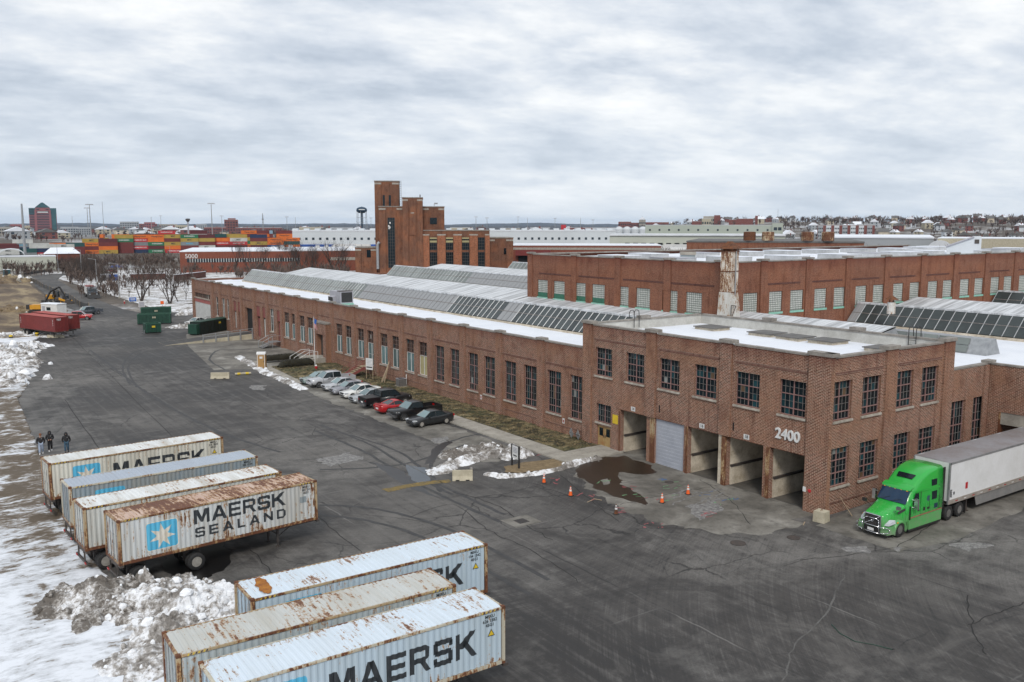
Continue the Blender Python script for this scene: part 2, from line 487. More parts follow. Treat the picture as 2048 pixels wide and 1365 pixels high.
	col = mixc(t, ramp(t, pt, [(.53, 0), (.64, .6)]), col, (.028, .026, .025))
	col = mixc(t, ramp(t, pt, [(.30, .4), (.45, 0)]), col, (.17, .16, .148))
	ln(t, col, b.inputs['Base Color'])
	ln(t, ramp(t, big, [(.3, .62), (.7, .9)]), b.inputs['Roughness'])
	b.inputs['Specular IOR Level'].default_value = .35
	bump(t, b, mth(t, 'ADD', fine, mth(t, 'MULTIPLY', ck, -2)), .25, .01)
asphalt()

def apron():
	m, t, b = newmat('apron')
	v = pos(t)
	a = noi(t, v, .28, 7, .65, .4)
	col = ramp(t, a, [(.3, (.078, .072, .062)), (.46, (.135, .125, .108)), (.58, (.20, .188, .165)), (.70, (.29, .275, .245))])
	col = mixc(t, ramp(t, noi(t, v, 1.3, 6, .7), [(.5, 0), (.72, .7)]), col, (.05, .046, .04))
	ln(t, col, b.inputs['Base Color'])
	b.inputs['Roughness'].default_value = .85
asphalt_a = apron()

def snowm(name, dirt, wet=(.17, .145, .115), fq=1.0):
	m, t, b = newmat(name)
	v = pos(t)
	a = noi(t, v, .28 * fq, 8, .68, .3)
	s = noi(t, v, 2.2 * fq, 7, .7)
	k = mth(t, 'ADD', mth(t, 'MULTIPLY', a, .62), mth(t, 'MULTIPLY', s, .38))
	col = ramp(t, k, [(.40 + dirt * .1, wet), (.455 + dirt * .1, (.36, .34, .32)), (.50 + dirt * .1, (.68, .69, .71)), (.60 + dirt * .1, (.82, .84, .87))])
	ln(t, col, b.inputs['Base Color'])
	b.inputs['Roughness'].default_value = .8
	bump(t, b, s, .35, .05)
def snow_left():
	"""open field: clean snow, thin and muddy along the yard edge"""
	m, t, b = newmat('snow_field')
	v = pos(t)
	x, y, z = sep(t, v)
	a = noi(t, v, .3, 8, .68, .5)
	s = noi(t, vmap(t, v, scale=(.5, 1.4, 1)), 1.6, 7, .72)
	mk = mth(t, 'MULTIPLY', ramp(t, mth(t, 'DIVIDE', x, 14.), [(.12, 0), (.5, 1)]), ramp(t, mth(t, 'DIVIDE', y, 200.), [(.26, .25), (.33, 1), (.60, 1), (.66, .3)]))
	k = mth(t, 'SUBTRACT', mth(t, 'ADD', mth(t, 'MULTIPLY', a, .55), mth(t, 'MULTIPLY', s, .45)), mth(t, 'MULTIPLY', mk, .155))
	col = ramp(t, k, [(.335, (.10, .075, .05)), (.375, (.22, .19, .16)), (.415, (.52, .54, .57)), (.50, (.73, .76, .81))])
	ln(t, col, b.inputs['Base Color'])
	b.inputs['Roughness'].default_value = .8
	bump(t, b, s, .4, .06)
snow_left()
snowm('snow_clean', -.8)
snowm('snow_patchy', .22, (.125, .095, .065))
snowm('snow_pile', .34, (.17, .155, .14), 1.4)
snowm('snow_dirty', .85, (.125, .11, .095), 1.8)

def landm():
	m, t, b = newmat('land')
	v = pos(t)
	a = noi(t, v, .012, 8, .62)
	col = ramp(t, a, [(.36, (.075, .058, .045)), (.48, (.13, .105, .08)), (.53, (.30, .28, .26)), (.6, (.62, .64, .67))])
	f = noi(t, v, .3, 6, .7)
	col = mixc(t, ramp(t, f, [(.45, .75), (.6, 0)]), col, (.06, .048, .038))
	ln(t, col, b.inputs['Base Color'])
	b.inputs['Roughness'].default_value = .95
landm()

def dirtm():
	m, t, b = newmat('dirt')
	v = pos(t)
	a = noi(t, vmap(t, v, scale=(1.2, .35, 1), rot=(0, 0, R(35))), .12, 7, .65, .5)
	col = ramp(t, a, [(.36, (.075, .052, .034)), (.47, (.135, .096, .060)), (.55, (.24, .18, .105)), (.65, (.33, .26, .15))])
	col = mixc(t, ramp(t, noi(t, v, 1.1, 6, .7), [(.5, 0), (.72, .7)]), col, (.05, .036, .026))
	ln(t, col, b.inputs['Base Color'])
	b.inputs['Roughness'].default_value = .95
dirtm()

def grassm():
	m, t, b = newmat('lawn')
	v = pos(t)
	a = noi(t, v, .9, 7, .7, .3)
	col = ramp(t, a, [(.36, (.022, .019, .009)), (.47, (.062, .052, .024)), (.55, (.16, .125, .06)), (.66, (.32, .26, .15))])
	col = mixc(t, ramp(t, noi(t, v, .35, 4), [(.5, 0), (.62, .55)]), col, (.045, .055, .02))
	ln(t, col, b.inputs['Base Color'])
	b.inputs['Roughness'].default_value = .95
	bump(t, b, noi(t, v, 8, 5, .7), .8, .05)
grassm()

def waterm(name, c, rough):
	m, t, b = newmat(name)
	v = pos(t)
	ln(t, mixc(t, noi(t, v, .6, 5, .6), c, tuple(x * .35 for x in c)), b.inputs['Base Color'])
	b.inputs['Roughness'].default_value = rough
	b.inputs['Specular IOR Level'].default_value = .5
	bump(t, b, noi(t, v, 3, 3), .03, .01)
waterm('puddle_brown', (.042, .026, .015), .42)
waterm('puddle_clear', (.03, .035, .04), .04)
waterm('wet_dark', (.012, .011, .011), .35)

def wallpanel(name, c, seam, per=6.0, roof=None):
	"""pale sheet cladding with vertical seams"""
	m, t, b = newmat(name)
	uv, u, z, o = wallvec(t)
	k = mth(t, 'ABSOLUTE', mth(t, 'SUBTRACT', mth(t, 'FRACT', mth(t, 'DIVIDE', u, per)), .5))
	col = mixc(t, ramp(t, k, [(.0, .8), (.02, 0)]), mixc(t, noi(t, uv, .05, 4), c, tuple(x * .82 for x in c)), seam)
	ln(t, col, b.inputs['Base Color'])
	b.inputs['Roughness'].default_value = .7
wallpanel('clad_white', (.62, .66, .69), (.5, .54, .58))
wallpanel('clad_cream', (.50, .52, .45), (.42, .44, .38))
wallpanel('clad_green', (.42, .46, .40), (.36, .40, .35))
wallpanel('clad_grey', (.36, .38, .40), (.30, .32, .34))

def rustroof(name, c, dark, per):
	"""seamed sheet roof, streaks run down the slope"""
	m, t, b = newmat(name)
	v = ocoord(t)
	x, y, z = sep(t, v)
	k = mth(t, 'ABSOLUTE', mth(t, 'SUBTRACT', mth(t, 'FRACT', mth(t, 'DIVIDE', y, per)), .5))
	st = noi(t, vmap(t, v, scale=(.12, 2.0, .12)), 1.0, 6, .7)
	col = mixc(t, ramp(t, st, [(.40, 1), (.58, 0)]), c, dark)
	col = mixc(t, ramp(t, k, [(.0, .5), (.04, 0)]), col, tuple(q * .6 for q in dark))
	ln(t, col, b.inputs['Base Color'])
	b.inputs['Roughness'].default_value = .6
	b.inputs['Metallic'].default_value = .15
rustroof('sheet_white', (.66, .68, .70), (.34, .35, .36), .9)
rustroof('sheet_grey', (.30, .305, .31), (.24, .245, .25), .35)

# ---------------------------------------------------------------- mesh builder
class MB:
	def __init__(s, T=None):
		s.v, s.f, s.m, s.T = [], [], [], T
	def pt(s, p):
		p = Vector(p)
		if s.T is not None:
			p = s.T @ p
		s.v.append(p)
		return len(s.v) - 1
	def poly(s, pts, mi=0):
		s.f.append([s.pt(p) for p in pts])
		s.m.append(mi)
		return s
	def box(s, x0, y0, z0, x1, y1, z1, mi=0, top=None, tx=0, ty=0):
		"""tx, ty: inset of the top face"""
		a = [s.pt(p) for p in ((x0, y0, z0), (x1, y0, z0), (x1, y1, z0), (x0, y1, z0),
							   (x0 + tx, y0 + ty, z1), (x1 - tx, y0 + ty, z1), (x1 - tx, y1 - ty, z1), (x0 + tx, y1 - ty, z1))]
		for q, k in (((0, 3, 2, 1), mi), ((4, 5, 6, 7), mi if top is None else top), ((0, 1, 5, 4), mi), ((1, 2, 6, 5), mi), ((2, 3, 7, 6), mi), ((3, 0, 4, 7), mi)):
			s.f.append([a[i] for i in q])
			s.m.append(k)
		return s
	def tube(s, p0, p1, r0, r1=None, n=8, mi=0, cap=True):
		p0, p1 = Vector(p0), Vector(p1)
		r1 = r0 if r1 is None else r1
		d = (p1 - p0)
		if d.length < 1e-6:
			return s
		d.normalize()
		u = d.cross(Vector((0, 0, 1)) if abs(d.z) < .95 else Vector((1, 0, 0))).normalized()
		w_ = d.cross(u)
		A, B = [], []
		for i in range(n):
			a = 2 * math.pi * i / n
			o = u * math.cos(a) + w_ * math.sin(a)
			A.append(s.pt(p0 + o * r0))
			B.append(s.pt(p1 + o * r1))
		for i in range(n):
			j = (i + 1) % n
			s.f.append([A[i], A[j], B[j], B[i]])
			s.m.append(mi)
		if cap:
			s.f.append(A[::-1]); s.m.append(mi)
			s.f.append(B); s.m.append(mi)
		return s
	def path(s, pts, r, n=6, mi=0):
		for a, b in zip(pts, pts[1:]):
			s.tube(a, b, r, r, n, mi)
		return s
	def loft(s, rings, mi=0, cap=True, close=True):
		I = [[s.pt(p) for p in rg] for rg in rings]
		n = len(rings[0])
		for a, b in zip(I, I[1:]):
			for i in range(n if close else n - 1):
				j = (i + 1) % n
				s.f.append([a[i], a[j], b[j], b[i]])
				s.m.append(mi)
		if cap:
			s.f.append(I[0][::-1]); s.m.append(mi)
			s.f.append(I[-1]); s.m.append(mi)
		return s
	def lathe(s, prof, n=16, mi=0, axis='z', c=(0, 0, 0), cap=True):
		c = Vector(c)
		rings = []
		for r, h in prof:
			rg = []
			for i in range(n):
				a = 2 * math.pi * i / n
				p = (r * math.cos(a), r * math.sin(a), h) if axis == 'z' else (r * math.cos(a), h, r * math.sin(a)) if axis == 'y' else (h, r * math.cos(a), r * math.sin(a))
				rg.append(c + Vector(p))
			rings.append(rg)
		return s.loft(rings, mi, cap)
	def prism(s, poly, y0, y1, mi=0, cap=True):
		"""poly in (x, z), extruded along y"""
		return s.loft([[(a, y0, b) for a, b in poly], [(a, y1, b) for a, b in poly]], mi, cap)
	def grid(s, nx, ny, fn, mi=0):
		I = [[s.pt(fn(i / nx, j / ny)) for j in range(ny + 1)] for i in range(nx + 1)]
		for i in range(nx):
			for j in range(ny):
				s.f.append([I[i][j], I[i + 1][j], I[i + 1][j + 1], I[i][j + 1]])
				s.m.append(mi)
		return s
	def mesh(s, name, mats, smooth=False):
		me = bpy.data.meshes.new(name)
		me.from_pydata([tuple(p) for p in s.v], [], s.f)
		for k in (mats if isinstance(mats, (list, tuple)) else [mats]):
			me.materials.append(MT[k])
		me.polygons.foreach_set('material_index', s.m)
		if smooth:
			me.polygons.foreach_set('use_smooth', [True] * len(s.f))
		me.update()
		return me

def orient(me):
	bm = bmesh.new()
	bm.from_mesh(me)
	bmesh.ops.recalc_face_normals(bm, faces=bm.faces)
	bm.to_mesh(me)
	bm.free()
	return me

def ob(name, me, parent=None, loc=None, rz=None, rot=None):
	o = bpy.data.objects.new(name, me)
	COL.objects.link(o)
	if parent is not None:
		o.parent = parent
	if loc is not None:
		o.location = loc
	if rz is not None:
		o.rotation_euler = (0, 0, rz)
	if rot is not None:
		o.rotation_euler = rot
	return o

def part(name, mb, mats, parent, smooth=False, loc=None, rz=None, fix=False):
	me = mb.mesh(name, mats, smooth)
	if fix:
		orient(me)
	return ob(name, me, parent, loc, rz)

def tag(o, label, cat, group=None):
	o['label'], o['category'] = label, cat
	if group:
		o['group'] = group
	return o

def thing(name, label, cat, loc=(0, 0, 0), rz=0, group=None):
	return tag(ob(name, None, None, loc, rz), label, cat, group)

def solo(name, mb, mats, label, cat, loc=None, rz=None, group=None, smooth=False, fix=False):
	return tag(part(name, mb, mats, None, smooth, loc, rz, fix), label, cat, group)

def struct(name, mb, mats, smooth=False, kind='structure'):
	o = part(name, mb, mats, None, smooth)
	o['kind'] = kind
	return o

def kids(o):
	return [c for c in bpy.data.objects if c.parent is o]

def tree_of(o):
	"""list of (object, [subtree]) captured once, for cheap copying"""
	return (o, [tree_of(c) for c in o.children])

def copy_tree(tr, parent=None):
	o, ch = tr
	c = o.copy()
	COL.objects.link(c)
	c.parent = parent
	for k in ch:
		copy_tree(k, c)
	return c

# ---------------------------------------------------------------- lettering (text to mesh while the scene is still empty)
TX = {}
def text_mesh(s, size, ext=0.0, bold=0.0, mat='white_paint', sx=1.0):
	key = (s, size, ext, bold, mat, sx)
	if key in TX:
		return TX[key]
	cu = bpy.data.curves.new('lettering', 'FONT')
	cu.body, cu.size, cu.extrude, cu.offset = s, size, ext, bold
	cu.align_x, cu.align_y = 'CENTER', 'CENTER'
	cu.resolution_u = 3
	o = bpy.data.objects.new('lettering', cu)
	COL.objects.link(o)
	dg = bpy.context.evaluated_depsgraph_get()
	me = bpy.data.meshes.new_from_object(o.evaluated_get(dg))
	me.transform(Matrix.Scale(sx, 4, (1, 0, 0)))
	me.materials.clear()
	me.materials.append(MT[mat])
	bpy.data.objects.remove(o)
	TX[key] = me
	return me
# lettering meshes first
for a in [('2400', 1.08, .05, .022, 'white_paint', 1.0), ('5000', 2.6, .05, .015, 'white_paint', 1.0)]:
	text_mesh(*a)
WROT = -math.pi / 2      # walls that look towards -X

# ================================================================= ground
mb = MB()
mb.poly([(-16000, -16000, -.12), (16000, -16000, -.12), (16000, 16000, -.12), (-16000, 16000, -.12)])
struct('ground', mb, 'land')

YARD = [(7, -40), (7.4, 45), (9.3, 82), (9.8, 91), (11, 116), (13.6, 128), (14, 151), (18, 170), (23, 183), (31, 203), (35.3, 232), (35.5, 268),
		(39, 330), (45.4, 396), (54, 410), (62, 408), (57, 396), (50.5, 366), (46.5, 300), (45.5, 264), (45.3, 228), (47, 214), (84, 208), (150, 190), (150, -40)]
mb = MB()
mb.poly([(x, y, 0) for x, y in YARD])
struct('yard_pavement', mb, 'asphalt')

def blob(pts, z, name, mat, amp=.35, sub=6, seed=0, kind='structure', px=True):
	"""flat sheet with a wandering outline through the given points"""
	P = [gp(*p) for p in pts] if px else [Vector((*p, 0)) for p in pts]
	out = []
	n = len(P)
	for i in range(n):
		a, b = P[i], P[(i + 1) % n]
		for k in range(sub):
			q = a.lerp(b, k / sub)
			o = mnoise.noise_vector(Vector((q.x * .9, q.y * .9, seed))) * amp + mnoise.noise_vector(Vector((q.x * 3, q.y * 3, seed + 5))) * amp * .35
			out.append((q.x + o.x, q.y + o.y, z))
	m_ = MB()
	m_.poly(out)
	return struct(name, m_, mat, kind=kind)

# concrete apron before the docks and paler parking strip
blob([(1150, 938), (1165, 975), (1215, 1003), (1275, 1032), (1350, 1055), (1450, 1068), (1530, 1068), (1610, 1045)], .004, 'dock_apron', 'apron', .7, 22, 3)
mb = MB()
mb.poly([(52.3, 36.9, .0045), (52.3, 58, .0045), (47, 57.6, .0045), (45.5, 56, .0045), (45.2, 50, .0045), (46.5, 38, .0045)])
struct('dock_threshold', mb, 'apron')
blob([(40.4, 62), (45.2, 61), (45.2, 75), (45.2, 90), (45.2, 108), (41.2, 110), (40.2, 96), (40.4, 80)], .005, 'parking_strip', 'apron', .55, 24, 7, px=False)
blob([(1630, 1052), (1740, 1003), (1800, 985), (2060, 930), (2060, 1010), (1930, 1075), (1800, 1105), (1700, 1075)], .005, 'side_lane', 'apron', .3, 10, 9)
mb = MB()
mb.poly([(36, 124, .006), (44.5, 121, .006), (52.2, 128, .006), (52.2, 176, .006), (44, 168, .006), (40, 152, .006)])
struct('loading_court', mb, 'apron')

# puddles
blob([(1190, 915), (1246, 912), (1300, 930), (1312, 945), (1285, 950), (1240, 945), (1243, 970), (1262, 975), (1300, 1012), (1255, 1000), (1205, 985), (1160, 958), (1150, 940)], .010, 'puddle', 'puddle_brown', .4, 18, 1)
blob([(1240, 900), (1275, 895), (1312, 905), (1305, 922), (1262, 915)], .0135, 'dry_patch', 'apron', .3, 14, 21)
blob([(1200, 962), (1215, 958), (1222, 968), (1208, 971)], .0136, 'dry_patch', 'apron', .2, 12, 22)
blob([(812, 930), (850, 936), (862, 962), (835, 968), (815, 950)], .010, 'puddle', 'puddle_clear', .2, 8, 2)
blob([(400, 1075), (462, 1098), (455, 1140), (420, 1150), (395, 1175), (330, 1150), (330, 1100)], .008, 'puddle', 'wet_dark', .5, 8, 4)
blob([(745, 925), (800, 940), (860, 985), (895, 1000), (840, 985), (790, 960)], .008, 'puddle', 'wet_dark', .25, 8, 6)
blob([(865, 900), (890, 880), (905, 885), (880, 905), (868, 925), (850, 930)], .008, 'puddle', 'wet_dark', .18, 8, 8)

# dark tyre marks: long thin curved ribbons on the asphalt
def ribbon(pts, wd, z, mi=0, m_=None, jit=.0, seed=0):
	m_ = m_ or MB()
	P = [gp(*p) for p in pts]
	Q = []
	for i in range(len(P) - 1):
		p0, p1, p2, p3 = P[max(i - 1, 0)], P[i], P[i + 1], P[min(i + 2, len(P) - 1)]
		for k in range(8):
			t = k / 8
			Q.append(.5 * ((2 * p1) + (p2 - p0) * t + (2 * p0 - 5 * p1 + 4 * p2 - p3) * t * t + (3 * p1 - p0 - 3 * p2 + p3) * t ** 3))
	Q.append(P[-1])
	L, Rr = [], []
	for i, q in enumerate(Q):
		d = (Q[min(i + 1, len(Q) - 1)] - Q[max(i - 1, 0)]).normalized()
		n_ = Vector((-d.y, d.x, 0))
		k = wd * .5 * (1 + jit * mnoise.noise(Vector((q.x * 2, q.y * 2, seed))))
		o = n_ * jit * .3 * mnoise.noise(Vector((q.x * 1.3, q.y * 1.3, seed + 4)))
		L.append((q.x + n_.x * k + o.x, q.y + n_.y * k + o.y, z))
		Rr.append((q.x - n_.x * k + o.x, q.y - n_.y * k + o.y, z))
	for i in range(len(Q) - 1):
		m_.poly([L[i], L[i + 1], Rr[i + 1], Rr[i]], mi)
	return m_

mb = MB()
plain('tyre_mark', (.030, .030, .031), .8, c2=(.062, .061, .061), scale=1.6)
plain('crack_dark', (.022, .021, .020), .9)
plain('crack_pale', (.14, .135, .128), .9, c2=(.06, .058, .056), scale=.8)
for k, ps in enumerate([[(1010, 1030), (860, 960), (740, 890), (640, 850)], [(1000, 1045), (850, 975), (730, 905), (630, 862)], [(905, 990), (820, 948), (740, 925)],
						[(880, 985), (862, 930), (900, 885), (960, 868)], [(262, 770), (245, 735), (270, 705), (330, 690)], [(275, 775), (256, 737), (282, 708), (340, 694)],
						[(450, 740), (420, 720), (440, 700), (500, 700)], [(640, 940), (800, 930), (930, 890)],
						[(180, 700), (300, 790), (430, 860), (560, 905)], [(700, 870), (800, 905), (850, 945)], [(640, 1010), (760, 1020), (900, 1060), (1100, 1160)], [(640, 1030), (750, 1045), (880, 1090), (1060, 1190)]]):
	ribbon(ps, .3, .007 + .0001 * k, 0, mb, .5, k)
struct('tyre_marks', mb, 'tyre_mark', kind='stuff')
mb = MB()
for k, (ps, wd, mi) in enumerate([([(820, 1035), (905, 1010), (975, 1060), (1060, 1100), (1160, 1165)], .05, 0), ([(905, 985), (990, 1010), (1050, 1050), (1105, 1080)], .07, 0),
								  ([(1480, 1150), (1560, 1130), (1640, 1105), (1700, 1075)], .06, 1), ([(1250, 1040), (1340, 1075), (1440, 1145), (1540, 1190)], .06, 1), ([(1690, 1150), (1650, 1230), (1590, 1290), (1570, 1365)], .08, 1),
								  ([(1935, 1190), (1945, 1260), (1975, 1310)], .06, 0), ([(1935, 1250), (2000, 1225), (2048, 1205)], .06, 0), ([(130, 800), (200, 900), (240, 930)], .08, 0), ([(120, 650), (190, 720), (300, 830), (420, 950)], .06, 0),
								  ([(165, 690), (230, 760), (310, 810), (420, 870)], .06, 1), ([(590, 800), (680, 850), (790, 915), (900, 975)], .06, 1), ([(1480, 840 + 230), (1500, 1120), (1440, 1150)], .06, 1), ([(1120, 950), (1180, 1000), (1240, 1045)], .06, 0),
								  ([(500, 1100), (560, 1160), (600, 1200)], .06, 0), ([(620, 1020), (690, 1080), (760, 1140)], .05, 0), ([(1860, 1050), (1800, 1090), (1700, 1110), (1600, 1120)], .05, 0), ([(1400, 960), (1460, 1000), (1500, 1050)], .05, 0), ([(1240, 1010), (1330, 990), (1420, 975)], .05, 0)]):
	ribbon(ps, wd, .0115 + .0001 * k, mi, mb, .8, k + 30)
struct('pavement_cracks', mb, ['crack_dark', 'crack_pale'], kind='stuff')

# utility paint, salt splash, faded yellow band
mb = MB()
plain('spray_red', (.38, .07, .085), .9, c2=(.20, .10, .10), scale=5)
plain('spray_green', (.12, .36, .15), .9, c2=(.15, .25, .15), scale=5)
plain('spray_blue', (.05, .14, .34), .9, c2=(.08, .12, .2), scale=5)
plain('spray_yellow', (.26, .17, .03), .9, c2=(.075, .07, .055), scale=3)
plain('salt', (.30, .29, .28), .9, c2=(.07, .07, .068), scale=3.5)
rs = random.Random(5)
for cxp, cyp, mi, n_, sp in ((1105, 963, 0, 5, 14), (1170, 995, 0, 5, 18), (1245, 1022, 0, 4, 12), (1415, 1028, 0, 8, 20), (1305, 1050, 0, 6, 18), (1255, 975, 0, 4, 14), (1310, 995, 0, 4, 16),
							 (1345, 972, 1, 6, 28), (1205, 965, 1, 3, 8), (1270, 990, 1, 4, 16), (1340, 995, 1, 4, 18), (1450, 1005, 1, 4, 20), (1410, 990, 2, 4, 22), (1460, 998, 2, 4, 12), (1325, 958, 2, 4, 16), (1075, 908, 0, 4, 10), (1130, 918, 0, 4, 12), (1195, 905, 2, 2, 10)):
	for k in range(n_):
		a = (cxp + rs.uniform(-sp, sp), cyp + rs.uniform(-sp, sp) * .3)
		b = (a[0] + rs.uniform(-14, 14), a[1] + rs.uniform(-4, 4))
		ribbon([a, b], rs.uniform(.06, .14), .016 + .0002 * k, mi, mb, 1.2, k)
for k in range(14):
	a = (rs.uniform(1330, 1420), rs.uniform(985, 1015))
	ribbon([a, (a[0] + rs.uniform(20, 60), a[1] - rs.uniform(5, 22))], rs.uniform(.05, .22), .014 + .0001 * k, 4, mb, 1.2, k)
ribbon([(770, 982), (830, 970), (900, 962)], .9, .0125, 3, mb, .5, 3)
struct('ground_paint', mb, ['spray_red', 'spray_green', 'spray_blue', 'spray_yellow', 'salt'], kind='stuff')
for k, q in enumerate([[(625, 920), (700, 905), (730, 918), (660, 935)], [(860, 878), (895, 873), (892, 884), (868, 887)], [(1690, 1098), (1730, 1095), (1740, 1103), (1705, 1107)], [(1780, 1094), (1812, 1097), (1800, 1106)], [(1890, 1090), (1960, 1085), (1985, 1095), (1930, 1105)],
					   [(500, 772), (530, 770), (528, 780), (505, 781)], [(1370, 1012), (1430, 1000), (1450, 1015), (1400, 1040)]]):
	blob(q, .0135 + k * .0001, 'salt_patch', 'salt', .6, 20, k, kind='stuff')

# raised pavement, kerb, lawn
sw = MB()
sw.box(46.02, 57.4, -.05, 47.98, 106.5, .10)
sidewalk = struct('sidewalk', sw, 'concrete')
y = 57.5
slab = MB().box(-.95, -.73, 0, .95, .73, .03, tx=.01, ty=.01).mesh('paving_slab', 'concrete')
while y < 106:
	o = ob('paving_slab', slab, sidewalk, (47.0, y + .75, .1 + random.uniform(0, .012)))
	o.rotation_euler = (random.uniform(-.006, .006), random.uniform(-.006, .006), random.uniform(-.006, .006))
	y += 1.5
slab2 = MB().box(-.72, -.73, 0, .72, .73, .03, tx=.01, ty=.01).mesh('paving_slab', 'concrete')
for i in range(3):
	for j in range(2):
		ob('paving_slab', slab2, sidewalk, (48.75 + i * 1.5, 58.25 + j * 1.5, .1 + random.uniform(0, .01)))
part('walk_bed', MB().box(47.98, 57.4, -.05, 52.2, 60.55, .095), 'concrete', sidewalk)
kb = MB()
kerb = struct('kerb', kb.box(45.84, 57.3, -.05, 46.0, 57.4, .14), 'concrete')
kst = MB().box(-.09, -1.19, -.05, .09, 1.19, .145, tx=.015, ty=.004).mesh('kerb_stone', 'concrete')
for i in range(20):
	ob('kerb_stone', kst, kerb, (45.92 + random.uniform(-.01, .01), 58.6 + i * 2.4, random.uniform(-.02, .0)))
lw = MB()
def lawnz(x, y):
	return .13 + .07 * mnoise.noise(Vector((x * .8, y * .8, 2))) + .05 * mnoise.noise(Vector((x * 2.7, y * 2.7, 4)))
lw.grid(20, 200, lambda u, v: (48 + u * 4.2, 60.5 + v * 47, lawnz(48 + u * 4.2, 60.5 + v * 47)))
lw.grid(36, 60, lambda u, v: (42.4 + u * 9.8 + (1 - u) * v * 1.0, 107.5 + v * 14.5, lawnz(42 + u * 10, 107 + v * 14) + .45 * math.exp(-((42 + u * 10 - 46.2) ** 2 + (107.5 + v * 14.5 - 116.2) ** 2) / 3.5)))
struct('lawn', lw, 'lawn', smooth=True)
wk = MB()
for i in range(14):
	a, b = 106.6 + i * 1.55, 106.6 + i * 1.55 + 1.5
	xa, xb = 40.9 + (a - 104.7) * .088, 40.9 + (b - 104.7) * .088
	wk.v and None
	wk.poly([(xa, a, .10), (xa + 1.4, a, .10), (xb + 1.4, b, .10), (xb, b, .10)])
	wk.poly([(xa, a, -.05), (xa, a, .10), (xb, b, .10), (xb, b, -.05)])
struct('front_walk', wk, 'concrete')

# blades and leaf litter over the lawn: real relief
tf = MB()
rs = random.Random(3)
for i in range(6500):
	if rs.random() < .68:
		x, y = rs.uniform(48.1, 52.1), rs.uniform(60.7, 107)
	else:
		x, y = rs.uniform(43.6, 52), rs.uniform(107.6, 121.5)
	h_ = rs.uniform(.03, .11)
	a = rs.uniform(0, 6.28)
	dx, dy = math.cos(a) * .07, math.sin(a) * .07
	z = lawnz(x, y) + (.45 * math.exp(-((x - 46.2) ** 2 + (y - 116.2) ** 2) / 3.5) if y > 107.5 else 0)
	tf.poly([(x - dx, y - dy, z), (x + dx, y + dy, z), (x + dx * .3 + rs.uniform(-.1, .1), y + rs.uniform(-.1, .1), z + h_)], rs.choice((0, 0, 1)))
plain('straw', (.26, .19, .105), .95, c2=(.12, .085, .045), scale=2.5)
struct('grass_tufts', tf, ['lawn', 'straw'], kind='stuff')

# snow field and verge on the left
ED = [(-60, 8.5), (20, 8.8), (44, 9.4), (50, 9.2), (60, 8.6), (82, 9.4), (91, 9.9), (116, 11.1), (128, 13.7), (151, 14.1), (170, 18), (183, 23), (203, 31)]
def edge(y):
	for (a, xa), (b, xb) in zip(ED, ED[1:]):
		if y <= b:
			return xa + (xb - xa) * (y - a) / (b - a)
	return ED[-1][1]
def fbm(x, y, s=0, o=4):
	return mnoise.fractal(Vector((x, y, s)), .9, 2.0, o)
mb = MB()
mb.grid(120, 220, lambda u, v: ((lambda X, Y: (X, Y, .01 + min(1, (1 - u) * 30) * max(0, .10 + .16 * fbm(X * .3, Y * .3, 2) + .06 * fbm(X * 1.3, Y * 1.3, 5))))(-70 + (1 - (1 - u) ** 2) * (70 + edge(6 + v * 174) + .3 * fbm(v * 100, 3, 1)), 6 + v * 174)))
struct('snow_field', mb, 'snow_field', smooth=True)
mb = MB()
mb.poly([(-90, 178, -.03), (20, 178, -.03), (34, 232, -.03), (35, 268, -.03), (38, 330, -.03), (44, 398, -.03), (30, 440, -.03), (-60, 420, -.03), (-90, 300, -.03)])
struct('construction_ground', mb, 'dirt')
mb = MB()
mb.grid(40, 60, lambda u, v: ((lambda X, Y: (X, Y, -.05 + .1 * fbm(X * .1, Y * .1, 6)))(52 + u * 120 , 198 + v * 230)))
struct('snow_ground_beyond', mb, 'snow_patchy', smooth=True)
# ================================================================= windows and walls
def walls(mb, u0, u1, z0, z1, holes, mi=0, rev=.30, rmi=None):
	"""local wall sheet: x to the right, z up, y into the wall; holes get reveals"""
	rmi = mi if rmi is None else rmi
	us = sorted({u0, u1, *[h[0] for h in holes], *[h[1] for h in holes]})
	zs = sorted({z0, z1, *[h[2] for h in holes], *[h[3] for h in holes]})
	for a, b in zip(us, us[1:]):
		run = None
		for c, d in zip(zs, zs[1:]):
			um, zm = (a + b) / 2, (c + d) / 2
			if any(h[0] < um < h[1] and h[2] < zm < h[3] for h in holes):
				if run:
					mb.poly([(a, 0, run[0]), (b, 0, run[0]), (b, 0, run[1]), (a, 0, run[1])], mi)
				run = None
			else:
				run = (run[0], d) if run else (c, d)
		if run:
			mb.poly([(a, 0, run[0]), (b, 0, run[0]), (b, 0, run[1]), (a, 0, run[1])], mi)
	for h in holes:
		a, b, c, d = h[:4]
		r = h[4] if len(h) > 4 else rev
		mb.poly([(a, 0, c), (a, 0, d), (a, r, d), (a, r, c)], rmi)
		mb.poly([(b, 0, c), (b, r, c), (b, r, d), (b, 0, d)], rmi)
		mb.poly([(a, 0, d), (b, 0, d), (b, r, d), (a, r, d)], rmi)
		mb.poly([(a, 0, c), (a, r, c), (b, r, c), (b, 0, c)], rmi)
	return mb

